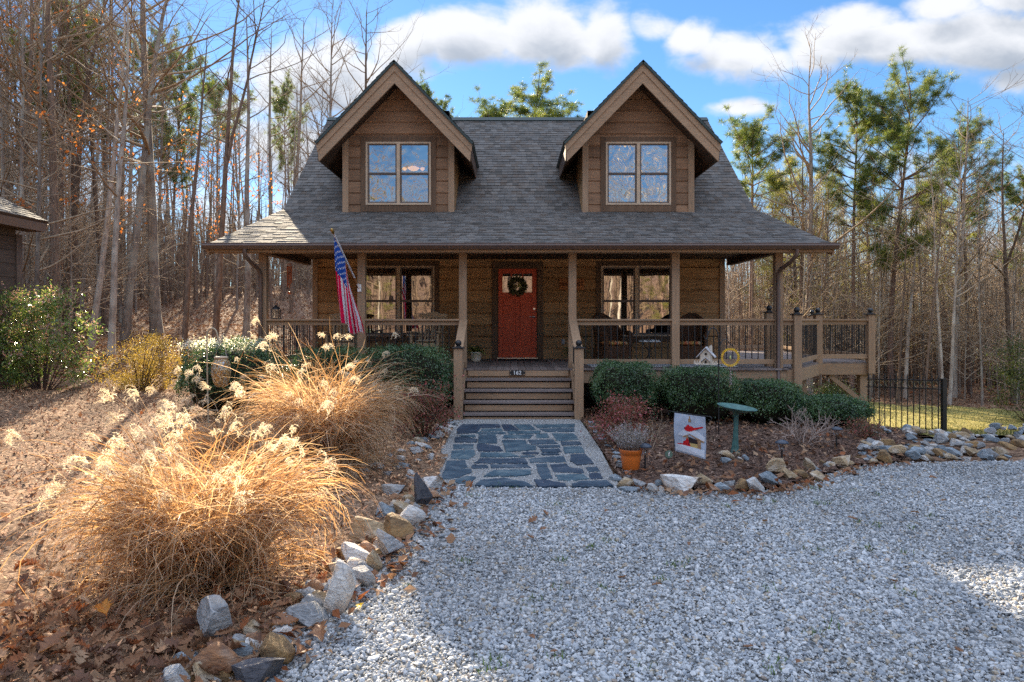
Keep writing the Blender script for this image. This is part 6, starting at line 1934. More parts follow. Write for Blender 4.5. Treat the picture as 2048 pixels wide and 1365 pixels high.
# bare twiggy shrubs
def bare_shrub(label, x, y, z0, n, h, spread, seed, col, name='bare_shrub', rad=.006):
    r = random.Random(seed); b = MB()
    def grow(p, d, L, rd, lev):
        pts = [p]; q = p
        for k in range(4):
            d = (d + Vector((r.gauss(0, .13), r.gauss(0, .13), r.gauss(0, .09) + .02))).normalized(); q = q + d * L / 4; pts.append(q)
        b.tube(pts, [rd, rd * .9, rd * .8, rd * .7, rd * .55], 5, caps=False)
        if lev < 3:
            for k in range(r.choice((2, 3))):
                i = r.choice((2, 3, 4)); dd = (d + Vector((r.gauss(0, .55), r.gauss(0, .55), r.gauss(0, .30)))).normalized()
                grow(pts[i], dd, L * r.uniform(.5, .75), rd * .62, lev + 1)
    for k in range(n):
        q = r.uniform(0, 6.283)
        grow(Vector((.05 * math.cos(q), .05 * math.sin(q), -.03)), Vector((math.cos(q) * spread, math.sin(q) * spread, 1)).normalized(), h * r.uniform(.42, .6), rad, 0)
    t = thing(name, label, 'shrub', (x, y, z0))
    b.build('twigs', bark(name + '_bark', col, tuple(c * .55 for c in col)), t, local=True)
    return t
bare_shrub('bare pale twiggy shrub in front of the low rounded green shrub', 4.06, 9.75, .05, 15, .62, .8, 31, (.40, .31, .26), rad=.008)
bare_shrub('sparse bare twigs growing beside the garden flag', 1.80, 9.3, .05, 5, .62, .8, 32, (.30, .22, .15))
bare_shrub('tangle of dry pale twigs between the garden flag and the birdbath', 2.55, 9.6, .05, 7, .40, 1.0, 33, (.36, .28, .19))
bare_shrub('thin bare sapling twigs in front of the iron fence', 7.0, 13.6, Tf(7.0, 13.6), 5, .8, .45, 34, (.34, .27, .2))

# ================================================================== plumed ornamental grasses
M['straw'] = leaf_mat('dry_grass_blade', [(.13, .075, .04), (.40, .23, .11), (.50, .33, .18), (.56, .43, .30), (.70, .56, .40)], .48, .55, .3, (1.26, 1.06, .76))
M['plume'] = leaf_mat('grass_plume', [(.70, .58, .40), (.80, .70, .53), (.85, .78, .65)], .6, .8, .1, (1.1, 1.05, .95))
def blades(n, r0, L, th0, bend, w, seed, segs=10, wild=1.0):
    r = np.random.default_rng(seed)
    rad = r0 * np.sqrt(r.random(n)); ph = r.uniform(0, 2 * np.pi, n)
    base = np.stack([rad * np.cos(ph), rad * np.sin(ph), np.zeros(n)], 1)
    ph2 = ph + r.normal(0, .75 * wild, n)
    th = np.clip(th0[0] + (rad / r0) * th0[1] + r.normal(0, th0[2], n), -.2, 1.35)
    bd = np.clip(r.normal(bend[0], bend[1], n), .1, 4.2); Ln = L * np.clip(r.normal(1, .2, n) if wild > .5 else r.normal(.88, .24, n), .45, 1.5)
    cur = r.normal(0, 1.9 * wild, n)
    ts = np.linspace(0, 1, segs + 1); P = [base]; D = []
    for k in range(segs):
        t = (ts[k] + ts[k + 1]) / 2; a = th + bd * t ** 1.7; f = ph2 + cur * t * t
        d = np.stack([np.sin(a) * np.cos(f), np.sin(a) * np.sin(f), np.cos(a)], 1); D.append(d)
        P.append(P[-1] + d * (Ln / segs)[:, None])
    P = np.stack(P, 1); D.append(D[-1]); D = np.stack(D, 1)
    P[:, :, 2] = np.maximum(P[:, :, 2], .015 + .02 * r.random((n, 1)))
    tw = r.uniform(0, 2 * np.pi, n); ref = np.stack([np.cos(tw), np.sin(tw), .3 * np.ones(n)], 1)[:, None, :]
    sd = np.cross(D, np.broadcast_to(ref, D.shape)); sd /= np.linalg.norm(sd, axis=2)[:, :, None] + 1e-6
    wt_ = (w * r.uniform(.45, 1.6, n))[:, None] * (1 - .85 * ts[None, :] ** 2)
    V = np.stack([P - sd * wt_[:, :, None] / 2, P + sd * wt_[:, :, None] / 2], 2)       # n, segs+1, 2, 3
    idx = np.arange(n * (segs + 1) * 2).reshape(n, segs + 1, 2)
    q = np.stack([idx[:, :-1, 0], idx[:, :-1, 1], idx[:, 1:, 1], idx[:, 1:, 0]], 2).reshape(-1, 4)
    return V.reshape(-1, 3), q, np.repeat(r.random(n), segs), P, ph2
def plume_mesh(seed, L=.17, curl=3.0, nf=13):
    """feathery head: thin filaments that part from the stalk and curl over, each fringed with short silky hairs"""
    r = np.random.default_rng(seed); V, Q, A = [], [], []
    lean = r.uniform(.1, .5)
    for f in range(nf):
        az = r.normal(0, .9); a = lean + r.normal(0, .30); c = curl * r.uniform(.55, 1.35); n = 14; Lf = L * r.uniform(.6, 1.15)
        p = np.array([0, 0, .05 * r.random()]); pts = [p]
        for k in range(n):
            a += c / n * (.3 + 1.4 * k / n); pts.append(pts[-1] + np.array([math.sin(a) * math.cos(az), math.sin(a) * math.sin(az), math.cos(a)]) * Lf / n)
        pts = np.array(pts); tn = r.random()
        nh = 46; t = r.random(nh) ** .8; i = np.minimum((t * n).astype(int), n - 1); fr_ = (t * n - i)[:, None]
        p0 = pts[i] * (1 - fr_) + pts[i + 1] * fr_; dv = pts[i + 1] - pts[i]; dv /= np.linalg.norm(dv, axis=1)[:, None] + 1e-9
        d = dv * .8 + r.normal(0, .7, (nh, 3)); d /= np.linalg.norm(d, axis=1)[:, None]
        ln = r.uniform(.008, .026, nh)[:, None]; sd = np.cross(d, r.normal(size=(nh, 3))); sd /= np.linalg.norm(sd, axis=1)[:, None] + 1e-9
        b0 = len(V) * 0 + sum(len(x) for x in V)
        V.append(np.stack([p0, p0 + d * ln * .5 + sd * .0017, p0 + d * ln, p0 + d * ln * .5 - sd * .0017], 1).reshape(-1, 3))
        Q.append(np.arange(nh * 4).reshape(nh, 4) + b0); A.append(np.clip(tn + r.normal(0, .2, nh), 0, 1))
        w = np.linspace(.0016, .0007, n + 1)[:, None]; sd = np.cross(np.gradient(pts, axis=0), r.normal(size=3)); sd /= np.linalg.norm(sd, axis=1)[:, None] + 1e-9
        b0 = sum(len(x) for x in V); V.append(np.stack([pts - sd * w, pts + sd * w], 1).reshape(-1, 3)); ix = np.arange((n + 1) * 2).reshape(-1, 2) + b0
        Q.append(np.stack([ix[:-1, 0], ix[:-1, 1], ix[1:, 1], ix[1:, 0]], 1)); A.append(np.full(n, tn * .6))
    return np_mesh('plume', np.concatenate(V), np.concatenate(Q), fattr={'rnd': np.concatenate(A)})
PLM = [plume_mesh(50 + k, L=.15 + .02 * (k % 4), curl=(1.6, 2.6, 3.6, 4.6)[k % 4], nf=(16, 11, 14, 9)[k % 4]) for k in range(8)]
for m_ in PLM: m_.materials.append(M['plume'])
def grass_clump(label, x, y, z0, n, r0, L, npl, Lp, seed, w=.0078, th0=(.03, .37, .18), bend=(2.75, .65)):
    t = thing('ornamental_grass', label, 'grass clump', (x, y, z0))
    V, q, a, _, _ = blades(n, r0, L, th0, bend, w, seed)
    mesh_obj('blades', np_mesh('blades', V, q, fattr={'rnd': a}), M['straw'], t)
    V, q, a, _, _ = blades(n // 4, r0 * 1.1, L * .72, (.45, .5, .3), (2.6, .8), w * .8, seed + 7)
    mesh_obj('arching_blades', np_mesh('arching_blades', V, q, fattr={'rnd': a}), M['straw'], t)
    V, q, a, P, ph = blades(npl, r0 * .9, Lp, (.04, .42, .14), (.38, .18), .0055, seed + 1, wild=.3)
    mesh_obj('flower_stalks', np_mesh('flower_stalks', V, q, fattr={'rnd': a}), M['straw'], t)
    r = random.Random(seed)
    for k in range(npl):
        o = bpy.data.objects.new('plume', r.choice(PLM)); COL.objects.link(o); o.parent = t
        o.location = P[k, -1]; s_ = r.uniform(.5, .9); o.scale = (s_, s_, s_)
        dv = P[k, -1] - P[k, -3]; o.rotation_euler = (0, min(1.2, math.atan2(math.hypot(dv[0], dv[1]), dv[2])), math.atan2(dv[1], dv[0]))
    return t
grass_clump('big golden clump of dry plumed grass arching over the front corner of the left bed', -2.06, 4.68, .07, 2700, .34, .96, 60, .98, 41, th0=(.02, .20, .12), bend=(2.15, .65))
grass_clump('rear clump of dry plumed grass beside the flagstone path and the red shrub', -2.12, 8.05, .07, 2900, .25, 1.26, 56, 1.26, 43, th0=(.02, .17, .10), bend=(2.1, .6))
grass_clump('small sparse plumed grass behind the mosaic lantern pole', -3.55, 8.6, .10, 500, .22, .75, 22, 1.15, 45)
# ================================================================== woods
def tubes_np(paths):
    """list of (points (n,3), radii (n,), sides) -> vertices, quads"""
    Vs, Qs, base = [], [], 0
    for P, rad, k in paths:
        P = np.asarray(P, float); n = len(P)
        t = np.gradient(P, axis=0); t /= np.linalg.norm(t, axis=1)[:, None] + 1e-9
        ref = np.array([0.3, 0.2, 1.0]) if abs(t[0, 2]) < .8 else np.array([1.0, .2, 0])
        u = np.cross(t, ref); u /= np.linalg.norm(u, axis=1)[:, None] + 1e-9; v = np.cross(t, u)
        q = np.arange(k) * 2 * np.pi / k
        ring = P[:, None, :] + (u[:, None, :] * np.cos(q)[None, :, None] + v[:, None, :] * np.sin(q)[None, :, None]) * np.asarray(rad)[:, None, None]
        Vs.append(ring.reshape(-1, 3)); i = np.arange(n * k).reshape(n, k) + base
        Qs.append(np.stack([i[:-1], np.roll(i[:-1], -1, 1), np.roll(i[1:], -1, 1), i[1:]], 2).reshape(-1, 4)); base += n * k
    return np.concatenate(Vs), np.concatenate(Qs)

def wander(r, p, d, L, n, wob, lift=0.0):
    P = [np.array(p, float)]; d = np.array(d, float)
    for k in range(n):
        d = d + r.normal(0, wob, 3) + np.array([0, 0, lift]); d /= np.linalg.norm(d); P.append(P[-1] + d * L / n)
    return np.array(P), d

def bare_tree_mesh(seed, H=15.0, dbh=.20, first=.42, nb=26, spread=.75, fork=False, twigs=4, droop=0.0):
    r = np.random.default_rng(seed)
    T_, d = wander(r, (0, 0, -.3), (r.normal(0, .03), r.normal(0, .03), 1), H + .3, 16, .013, .02)
    rad = dbh / 2 * (1 - np.linspace(0, 1, 17)) ** .75 + .008; rad[0] *= 1.35; rad[1] *= 1.05
    trunk = [(T_, rad, 7)]
    if fork:
        i = 8; F_, _ = wander(r, T_[i], (r.normal(0, .15), r.normal(0, .15), 1), H * .48, 10, .02, .05); trunk.append((F_, rad[i] * .75 * (1 - np.linspace(0, 1, 11)) ** .8 + .006, 6))
    br, tips = [], []
    for k in range(nb):
        f = first + (1 - first) * (k + r.random()) / nb
        src, rr0 = (trunk[-1] if (fork and r.random() < .4 and f > .55) else trunk[0])[:2]
        s = min(f, .985) * (len(src) - 1); i = int(s); p = src[i] + (src[min(i + 1, len(src) - 1)] - src[i]) * (s - i)
        az = r.uniform(0, 6.283); el = r.uniform(.4, 1.05) if f > .55 else r.uniform(.1, .7)
        L = H * (.11 + .17 * (1 - f)) * r.uniform(.6, 1.25) * spread / .75
        B, _ = wander(r, p, (math.cos(az) * math.cos(el), math.sin(az) * math.cos(el), math.sin(el)), L, 7, .12, .05 - droop)
        r0 = min(rr0[i] * .5, .010 + L * .011); br.append((B, r0 * (1 - np.linspace(0, 1, 8)) ** .8 + .004, 4))
        for j in range(twigs):
            m_ = r.integers(2, 8); q = B[m_] - B[m_ - 1]; q = q / np.linalg.norm(q) + r.normal(0, .55, 3) + np.array([0, 0, .15 - droop])
            Tw, _ = wander(r, B[m_], q, L * r.uniform(.25, .5), 4, .16, .04 - droop); br.append((Tw, np.linspace(.0065, .0025, 5), 3))
            for jj in range(3):
                m2 = r.integers(1, 5); q2 = (Tw[m2] - Tw[m2 - 1]); q2 = q2 / np.linalg.norm(q2) + r.normal(0, .6, 3)
                T2, _ = wander(r, Tw[m2], q2, L * r.uniform(.10, .24), 2, .15, .03); br.append((T2, np.array([.0036, .0028, .0018]), 3)); tips.append(T2[-1])
    tv, tq = tubes_np(trunk); bv, bq = tubes_np(br)
    return np_mesh('trunk', tv, tq, smooth=True), np_mesh('branches', bv, bq, smooth=True), np.array(tips)

def needle_tufts(r, C_, size, k=15):
    n = len(C_); d = r.normal(size=(n, k, 3)); d[:, :, 2] = d[:, :, 2] * .8 + .35; d /= np.linalg.norm(d, axis=2)[:, :, None]
    L = size * r.uniform(.7, 1.25, (n, k, 1)); tip = C_[:, None] + d * L
    sd = np.cross(d, r.normal(size=(n, k, 3))); sd /= np.linalg.norm(sd, axis=2)[:, :, None] + 1e-6
    b0 = C_[:, None] + d * L * .12; w = size * .026
    V = np.stack([b0 - sd * w, b0 + sd * w, tip], 2).reshape(-1, 3)
    tone = np.clip(np.repeat(r.random(n), k) * .75 + r.random(n * k) * .25, 0, 1)
    return V, np.arange(len(V)).reshape(-1, 3), tone

def pine_mesh(seed, H=16.0, dbh=.28, first=.45, whorls=17, reach=2.6, tuft=.32, dens=1.0, flat_top=.75, k=36):
    r = np.random.default_rng(seed)
    T_, _ = wander(r, (0, 0, -.3), (r.normal(0, .02), r.normal(0, .02), 1), H + .3, 16, .014, .02)
    rad = dbh / 2 * (1 - np.linspace(0, 1, 17)) ** .7 + .012; rad[0] *= 1.25
    br, tc = [], []
    for w in range(whorls):
        f = first + (1 - first) * (w + .5 * r.random()) / whorls
        s = min(f, .99) * 16; i = int(s); p = T_[i] + (T_[min(i + 1, 16)] - T_[i]) * (s - i)
        g_ = (f - first) / (1 - first)
        env = reach * (min(1, .55 + 1.2 * g_) * (1 - g_ ** 3 * (1 - flat_top)))
        for b_ in range(r.integers(3, 6)):
            az = r.uniform(0, 6.283); L = env * r.uniform(.5, 1.15); el = .05 + .75 * g_ + r.normal(0, .16)
            B, _ = wander(r, p, (math.cos(az) * math.cos(el), math.sin(az) * math.cos(el), math.sin(el)), L, 6, .10, .07)
            br.append((B, np.linspace(.012 + .012 * L, .006, 7), 4))
            dead = g_ < .18 and r.random() < .6
            for j in range(int(r.integers(5, 9) * dens)):
                m_ = r.integers(2, 7); q = B[m_] - B[m_ - 1]; q = q / np.linalg.norm(q) + r.normal(0, .55, 3)
                Tw, _ = wander(r, B[m_], q, L * r.uniform(.14, .34), 3, .15, .06); br.append((Tw, np.linspace(.008, .004, 4), 3))
                if not dead: tc += [Tw[-1], Tw[-2] + r.normal(0, .06, 3), Tw[-1] + r.normal(0, .13, 3)]
            if not dead: tc.append(B[-1])
    for _ in range(8): tc.append(T_[-1] + r.normal(0, .14, 3))
    tv, tq = tubes_np([(T_, rad, 8)]); bv, bq = tubes_np(br)
    nv, nq, na = needle_tufts(r, np.array(tc), tuft, k)
    return np_mesh('trunk', tv, tq, smooth=True), np_mesh('branches', bv, bq, smooth=True), np_mesh('crown', nv, nq, fattr={'rnd': na})

M['bark_grey'] = bark('grey_bark', (.31, .25, .20), (.13, .10, .078), 1.0, (.38, .355, .29))
M['bark_brown'] = bark('brown_bark', (.225, .155, .11), (.09, .062, .046))
M['bark_pale'] = bark('pale_bark', (.43, .36, .29), (.21, .165, .13), .9, (.50, .45, .37))
M['twig'] = bark('twig_bark', (.35, .255, .165), (.18, .13, .085))
M['twig_pale'] = bark('twig_pale', (.50, .39, .27), (.30, .22, .15))
M['bark_pine'] = bark('pine_bark', (.25, .165, .125), (.095, .062, .05), 1.2)
M['needle'] = leaf_mat('pine_needles', [(.040, .078, .024), (.090, .138, .036), (.165, .20, .052), (.29, .285, .075)], .45, .5, .3, (1.3, 1.25, .8))
M['needle_y'] = leaf_mat('young_pine_needles', [(.11, .135, .034), (.20, .21, .055), (.31, .285, .08), (.40, .35, .11)], .5, .5, .3, (1.3, 1.25, .8))
M['oak_or'] = leaf_mat('orange_oak_leaves', [(.26, .075, .022), (.42, .13, .035), (.50, .20, .06), (.34, .10, .03)], .45, .6, .2)

BT, BTIPS = [], []
for k, kw in enumerate([dict(H=15.5, dbh=.17), dict(H=14.5, dbh=.15, fork=True), dict(H=17, dbh=.20, first=.5), dict(H=13, dbh=.12, spread=.6), dict(H=16, dbh=.24, first=.36, nb=30, spread=.95), dict(H=14, dbh=.13, first=.55, nb=18, spread=.6), dict(H=16.5, dbh=.18, first=.6, nb=18), dict(H=12, dbh=.11, first=.3, nb=24, spread=.7),
        dict(H=15, dbh=.16, first=.5, nb=13, spread=.8, twigs=2), dict(H=14, dbh=.14, first=.55, nb=11, spread=.7, twigs=3, fork=True), dict(H=16, dbh=.18, first=.62, nb=11, spread=.9, twigs=2)]):
    a, b_, c = bare_tree_mesh(200 + k, **kw); BT.append((a, b_)); BTIPS.append(c)
SAP = [bare_tree_mesh(300 + k, H=5.5 + k * .7, dbh=.05, first=.15, nb=26, spread=1.25, twigs=4, droop=.02)[:2] for k in range(4)]
PT = [pine_mesh(400 + k, **kw) for k, kw in enumerate([dict(H=16, first=.56, reach=3.0, dens=1.35, whorls=14), dict(H=17, first=.50, reach=3.2, whorls=15, dens=1.3), dict(H=14, first=.62, reach=3.0, whorls=9, dens=1.5), dict(H=15, first=.42, reach=3.1, dens=1.35, whorls=17), dict(H=17, first=.60, reach=2.4, whorls=11)])]
YP_ = [pine_mesh(450 + k, H=9.5 + k, dbh=.16, first=.18, whorls=18, reach=2.1, tuft=.24, flat_top=.15, k=13) for k in range(3)]

def with_mats(pair, mats):
    out = []
    for me, m in zip(pair, mats):
        me2 = me.copy(); me2.materials.clear(); me2.materials.append(m); out.append(me2)
    return out
def proto(meshes, names):
    return list(zip(names, meshes))
def plant_tree(name, label, cat, meshes, names, x, y, sc=1.0, rz=0.0, group=None, lean=(0, 0), dz=0.0):
    o = thing(name, label, cat, (x, y, Tf(x, y) + dz), group=group)
    o.rotation_euler = (lean[0], lean[1], rz); o.scale = (sc, sc, sc) if np.isscalar(sc) else sc
    for me, nm in zip(meshes, names):
        c = bpy.data.objects.new(nm, me); COL.objects.link(c); c.parent = o
    return o
TB = ('trunk', 'branches'); TBC = ('trunk', 'branches', 'crown')
BARE = {}
for bk, (mt, mb) in {'grey': ('bark_grey', 'twig'), 'brown': ('bark_brown', 'twig'), 'pale': ('bark_pale', 'twig_pale')}.items():
    BARE[bk] = [with_mats(p, (M[mt], M[mb])) for p in BT]
SAPM = [with_mats(p, (M['bark_grey'], M['twig_pale'])) for p in SAP]
PINE = [with_mats(p, (M['bark_pine'], M['bark_pine'], M['needle'])) for p in PT]
YPINE = [with_mats(p, (M['bark_pine'], M['bark_pine'], M['needle_y'])) for p in YP_]
fr = random.Random(99)
taken = []
def at_px(p, Y): return (p - 1024) / F * Y

# ---- trees one can single out, by where their trunks stand
def named_bare(label, p, Y, kind, bark_, H_px_top, wpx, lean=(0, 0)):
    x = at_px(p, Y); me = BARE[bark_][kind]
    H0 = (15.5, 14.5, 17, 13, 16, 14, 16.5, 12, 15, 14, 16)[kind]; d0 = (.17, .15, .20, .12, .24, .13, .18, .11, .16, .14, .18)[kind]
    top = CZ + (640 - H_px_top) / F * Y - Tf(x, Y); sz = top / H0; sx = max(.7, (wpx / F * Y) / d0)
    taken.append((x, Y))
    return plant_tree('bare_tree', label, 'tree', me, TB, x, Y, (min(sx, sz * 1.7), min(sx, sz * 1.7), sz), fr.uniform(0, 6.28), lean=lean)
named_bare('thickest tall grey tree trunk in the woods on the left, running out of the picture', 315, 22.0, 4, 'grey', -260, 21)
named_bare('tall grey trunk just left of the thickest one in the left woods', 249, 21.0, 2, 'grey', -220, 16)
named_bare('straight brown trunk at the far left above the outbuilding roof', 33, 20.0, 6, 'brown', -200, 14)
named_bare('slender pale-barked trunk behind the golden shrub', 222, 18.5, 0, 'pale', -60, 13, (0, .03))
named_bare('slanting pale trunk rising behind the golden shrub', 180, 19.5, 5, 'pale', -40, 12, (0, -.05))
named_bare('brown trunk behind the flowering shrub at the left', 122, 21.0, 2, 'brown', -100, 17)
named_bare('dark double trunk at the edge of the woods left of the porch', 428, 19.5, 9, 'brown', -40, 14)
named_bare('grey trunk close to the left corner of the porch roof', 492, 22.5, 10, 'grey', 20, 14)
named_bare('leaning brown trunk at the edge of the left woods', 366, 18.6, 10, 'brown', 60, 11, (0, -.04))
named_bare('wide-crowned bare tree above the left slope of the roof', 716, 58.0, 4, 'brown', 15, 11)
named_bare('tall bare tree with a broken top left of the roof', 590, 56.0, 10, 'grey', 30, 9)
named_bare('thin bare tree standing between the left trees and the dormer', 530, 52.0, 8, 'grey', 60, 9)
named_bare('white-barked bare tree right of the house with a fine spreading crown', 1618, 29.5, 4, 'pale', 140, 15)
named_bare('slender white-barked bare tree between the two tallest right pines', 1908, 27.0, 0, 'pale', 200, 10)
named_bare('thin pale trunk in front of the right woods near the fence', 1810, 27.5, 5, 'pale', 330, 8)
named_bare('forked bare tree with a crooked bough at the right edge', 2028, 25.0, 1, 'brown', 250, 10)
def named_pine(label, p, Y, kind, top_px, young=False, wide=1.0, rz=0):
    x = at_px(p, Y); me = (YPINE if young else PINE)[kind]
    H0 = (9.5, 10.5, 11.5)[kind] if young else (16, 17, 14, 15, 17)[kind]
    H0 = max(v.co.z for v in me[2].vertices)
    sz = (CZ + (640 - top_px) / F * Y - Tf(x, Y)) / H0
    taken.append((x, Y))
    return plant_tree('pine_tree', label, 'tree', me, TBC, x, Y, (sz * wide, sz * wide, sz), rz)
named_pine('rounded pine just right of the roof with a bare lower trunk', 1500, 31.0, 2, 210, wide=1.0, rz=1)
named_pine('tall pine left of the tallest one on the right with a thin lower crown', 1703, 29.0, 0, 126, wide=.95, rz=2)
named_pine('tallest and darkest pine on the right with long drooping lower boughs', 1782, 28.0, 3, 108, wide=.98, rz=3.3)
named_pine('dark pine right of the tallest one', 1940, 28.5, 0, 206, wide=1.0, rz=4.4)
named_pine('pine cut off by the right edge of the picture', 2062, 27.0, 1, 290, wide=.85, rz=5)
named_pine('pine seen above the middle of the roof ridge', 1100, 62.0, 3, 126, wide=1.35, rz=.5)
named_pine('shorter pine left of the one above the roof ridge', 992, 42.0, 2, 180, wide=1.1, rz=1.5)
named_pine('pine top showing between the left dormer and the sky', 850, 39.0, 0, 138, wide=.8, rz=2.5)
named_pine('small pine top peeping over the roof beside the left dormer', 918, 46.0, 2, 212, wide=.7, rz=.2)
named_pine('dark pine with a tufted crown at the far left of the woods', 120, 24.5, 0, -60, wide=.85, rz=3)
named_pine('dark pine between the two thick grey trunks', 285, 42.0, 1, 10, wide=.8, rz=4)
named_pine('thin olive pine in the middle of the left woods', 345, 44.0, 3, 40, wide=.7, rz=5)
named_pine('brownish pine far back in the woods just left of the left dormer', 572, 84.0, 0, 135, wide=.6, rz=6)
named_pine('thin pine far left near the top corner', 215, 31.0, 4, -30, wide=.9, rz=1.2)
named_pine('leggy pine left of the roof with a sparse crown', 430, 74.0, 2, 130, wide=.9, rz=2.2)
for k, (p, Y, tp, kd) in enumerate([(1545, 38, 330, 0), (1590, 35, 300, 1), (1655, 39, 330, 2), (1735, 38, 380, 0), (1850, 36, 350, 1), (1890, 42, 380, 2)]):
    o = named_pine('bushy yellow-green young pine growing behind the tall right pines', p, Y, kd, tp, True, 1.15, k * 1.1); o['group'] = 'young pines behind the tall right pines'

# ---- the rest of the woods, tree by tree
def far_enough(x, y, dmin): return all((x - a) ** 2 + (y - b_) ** 2 > dmin * dmin for a, b_ in taken)
def woods(n, p0, p1, Y0, Y1, label, group, barks, hs, kinds, dmin=.9, edge=None):
    k = tries = 0
    while k < n and tries < n * 40:
        tries += 1
        Y = Y0 + (Y1 - Y0) * fr.random() ** .9; x = at_px(fr.uniform(p0, p1), Y)
        if not far_enough(x, Y, dmin) or (edge and not edge(x, Y)): continue
        taken.append((x, Y)); s_ = fr.uniform(*hs); g_ = s_ * fr.uniform(.75, 1.25)
        plant_tree('bare_tree', label, 'tree', BARE[fr.choice(barks)][fr.choice(kinds)], TB, x, Y, (g_, g_, s_), fr.uniform(0, 6.28), group, (fr.gauss(0, .012), fr.gauss(0, .016)))
        k += 1
# the sun comes through here onto the beds and the porch roof: only a few trunks stand in its way
sunny = lambda x, y: y < 47 and -.335 * (y - 4) - 7.0 < x < -.335 * (y - 15) - 2.5
half = lambda x, y: y < 40 and -.335 * (y - 14) - 10.0 < x <= -.335 * (y - 4) - 7.0
ok_left = lambda x, y: y > 17.5 and (x < -6.0 or y > 27) and not sunny(x, y) and (not half(x, y) or fr.random() < .3)
ok_right = lambda x, y: not in_poly(np.array([x]), np.array([y]), LAWN)[0] and (x > 8.5 and y > 21 or y > 30)
woods(50, -220, 640, 18.5, 33, 'slim bare tree standing among many in the woods left of the house', 'bare trees in the left woods', ['grey', 'grey', 'brown', 'pale'], (.78, 1.05), range(8), .8, ok_left)
woods(56, -150, 690, 33, 52, 'slim bare tree deep in the woods on the slope left of the house', 'distant bare trees in the left woods', ['grey', 'brown', 'grey'], (.8, 1.05), range(8), .8, ok_left)
woods(38, 330, 700, 49, 70, 'slim bare tree on the far slope seen between the left woods and the roof', 'bare trees on the far slope beside the roof', ['grey', 'brown', 'grey'], (.8, 1.0), (8, 9, 10, 5, 6), .9)
woods(60, 1450, 2200, 24, 40, 'slim bare tree in the woods beyond the lawn on the right', 'bare trees in the right woods', ['grey', 'brown', 'brown', 'pale'], (.42, .72), range(8), .8, ok_right)
woods(60, 1430, 2200, 38, 58, 'slim bare tree deep in the woods on the right', 'distant bare trees in the right woods', ['grey', 'brown', 'brown'], (.5, .75), range(8), .8, ok_right)
def saps(n, p0, p1, Y0, Y1, label, group, ok):
    k = 0
    while k < n:
        Y = fr.uniform(Y0, Y1); x = at_px(fr.uniform(p0, p1), Y)
        if not ok(x, Y): continue
        s_ = fr.uniform(.6, 1.25); plant_tree('sapling', label, 'sapling', SAPM[fr.randrange(4)], TB, x, Y, s_, fr.uniform(0, 6.28), group); k += 1
saps(56, -150, 640, 18, 34, 'pale twiggy sapling under the trees left of the house', 'saplings in the left woods', ok_left)
saps(90, 1450, 2180, 23, 44, 'pale twiggy sapling under the trees right of the house', 'saplings in the right woods', ok_right)

# orange oak leaves still hanging in the left woods
def leafy_oak(label, p, Y, seed, H, zc0, zc1, nl):
    x = at_px(p, Y); a, b_, tips = bare_tree_mesh(seed, H=H, dbh=.11, first=.2, nb=30, spread=1.0)
    r = np.random.default_rng(seed); z = tips[:, 2]; T2 = tips[(z > zc0) & (z < zc1)]
    cl = T2[r.choice(len(T2), min(len(T2), 46), replace=False)]; i = r.integers(0, len(cl), nl); P = cl[i] + r.normal(0, .16, (nl, 3))
    me = leaf_cards('leaves', P, r.uniform(.09, .15, nl), r.random(nl), None, asp=.6, tilt=.9, attr='rnd'); me.materials.append(M['oak_or'])
    a.materials.append(M['bark_grey']); b_.materials.append(M['twig'])
    plant_tree('oak_tree', label, 'tree', (a, b_, me), ('trunk', 'branches', 'leaves'), x, Y)
leafy_oak('young oak with orange leaves at the top left corner', 70, 17.8, 601, 11, 3, 9.5, 400)
leafy_oak('young oak with a few orange leaves left of the porch roof', 474, 31, 602, 9, 2.8, 6.6, 420)
leafy_oak('young oak with orange leaves above the outbuilding', 20, 18.5, 603, 10, 2.5, 9, 330)
leafy_oak('thin oak with scattered orange leaves between the grey trunks', 200, 24.0, 604, 11, 4, 9.5, 260)
leafy_oak('small orange-leaved oak left of the roof corner', 430, 36, 605, 10, 4, 8.5, 260)

# far wood that reads as one mass
def far_wood(name, label, n, p0, p1, Y0, Y1, hmin, hmax, seed, tw=9):
    r = np.random.default_rng(seed); paths, tw_ = [], []
    for k in range(n):
        Y = Y0 + (Y1 - Y0) * r.random() ** .8; x = at_px(r.uniform(p0, p1), Y); H = r.uniform(hmin, hmax); z = Tf(x, Y)
        P, _ = wander(r, (x, Y, z - .3), (r.normal(0, .04), r.normal(0, .04), 1), H, 7, .035, .02); paths.append((P, np.linspace(r.uniform(.05, .13), .015, 8), 4))
        for j in range(tw):
            m_ = r.integers(1, 8); az = r.uniform(0, 6.28); B, _ = wander(r, P[m_], (math.cos(az), math.sin(az), r.uniform(-.1, .8)), r.uniform(.8, 2.2), 3, .2, .05); tw_.append((B, np.array([.020, .014, .009, .005]), 3))
            B2, _ = wander(r, B[2], r.normal(0, 1, 3), r.uniform(.4, 1.0), 2, .2, .03); tw_.append((B2, np.array([.010, .008, .005]), 3))
    v1, q1 = tubes_np(paths); v2, q2 = tubes_np(tw_)
    me = np_mesh(name, np.concatenate([v1, v2]), np.concatenate([q1, q2 + len(v1)]), mi=np.concatenate([np.zeros(len(q1)), np.ones(len(q2))]), smooth=True)
    tag(mesh_obj(name, me, [M['bark_brown'], M['twig']]), label, 'wood', kind='stuff')
far_wood('far_wood', 'distant brown bare wood on the slope behind the left trees', 520, -260, 720, 48, 78, 5, 9, 1)
far_wood('far_wood', 'distant brown bare wood behind the right trees', 620, 1380, 2320, 46, 80, 5, 9.5, 2, 10)
far_wood('undergrowth', 'tangle of thin brown saplings and brush under the right trees', 560, 1440, 2250, 30, 47, 2.0, 5.5, 3, 9)
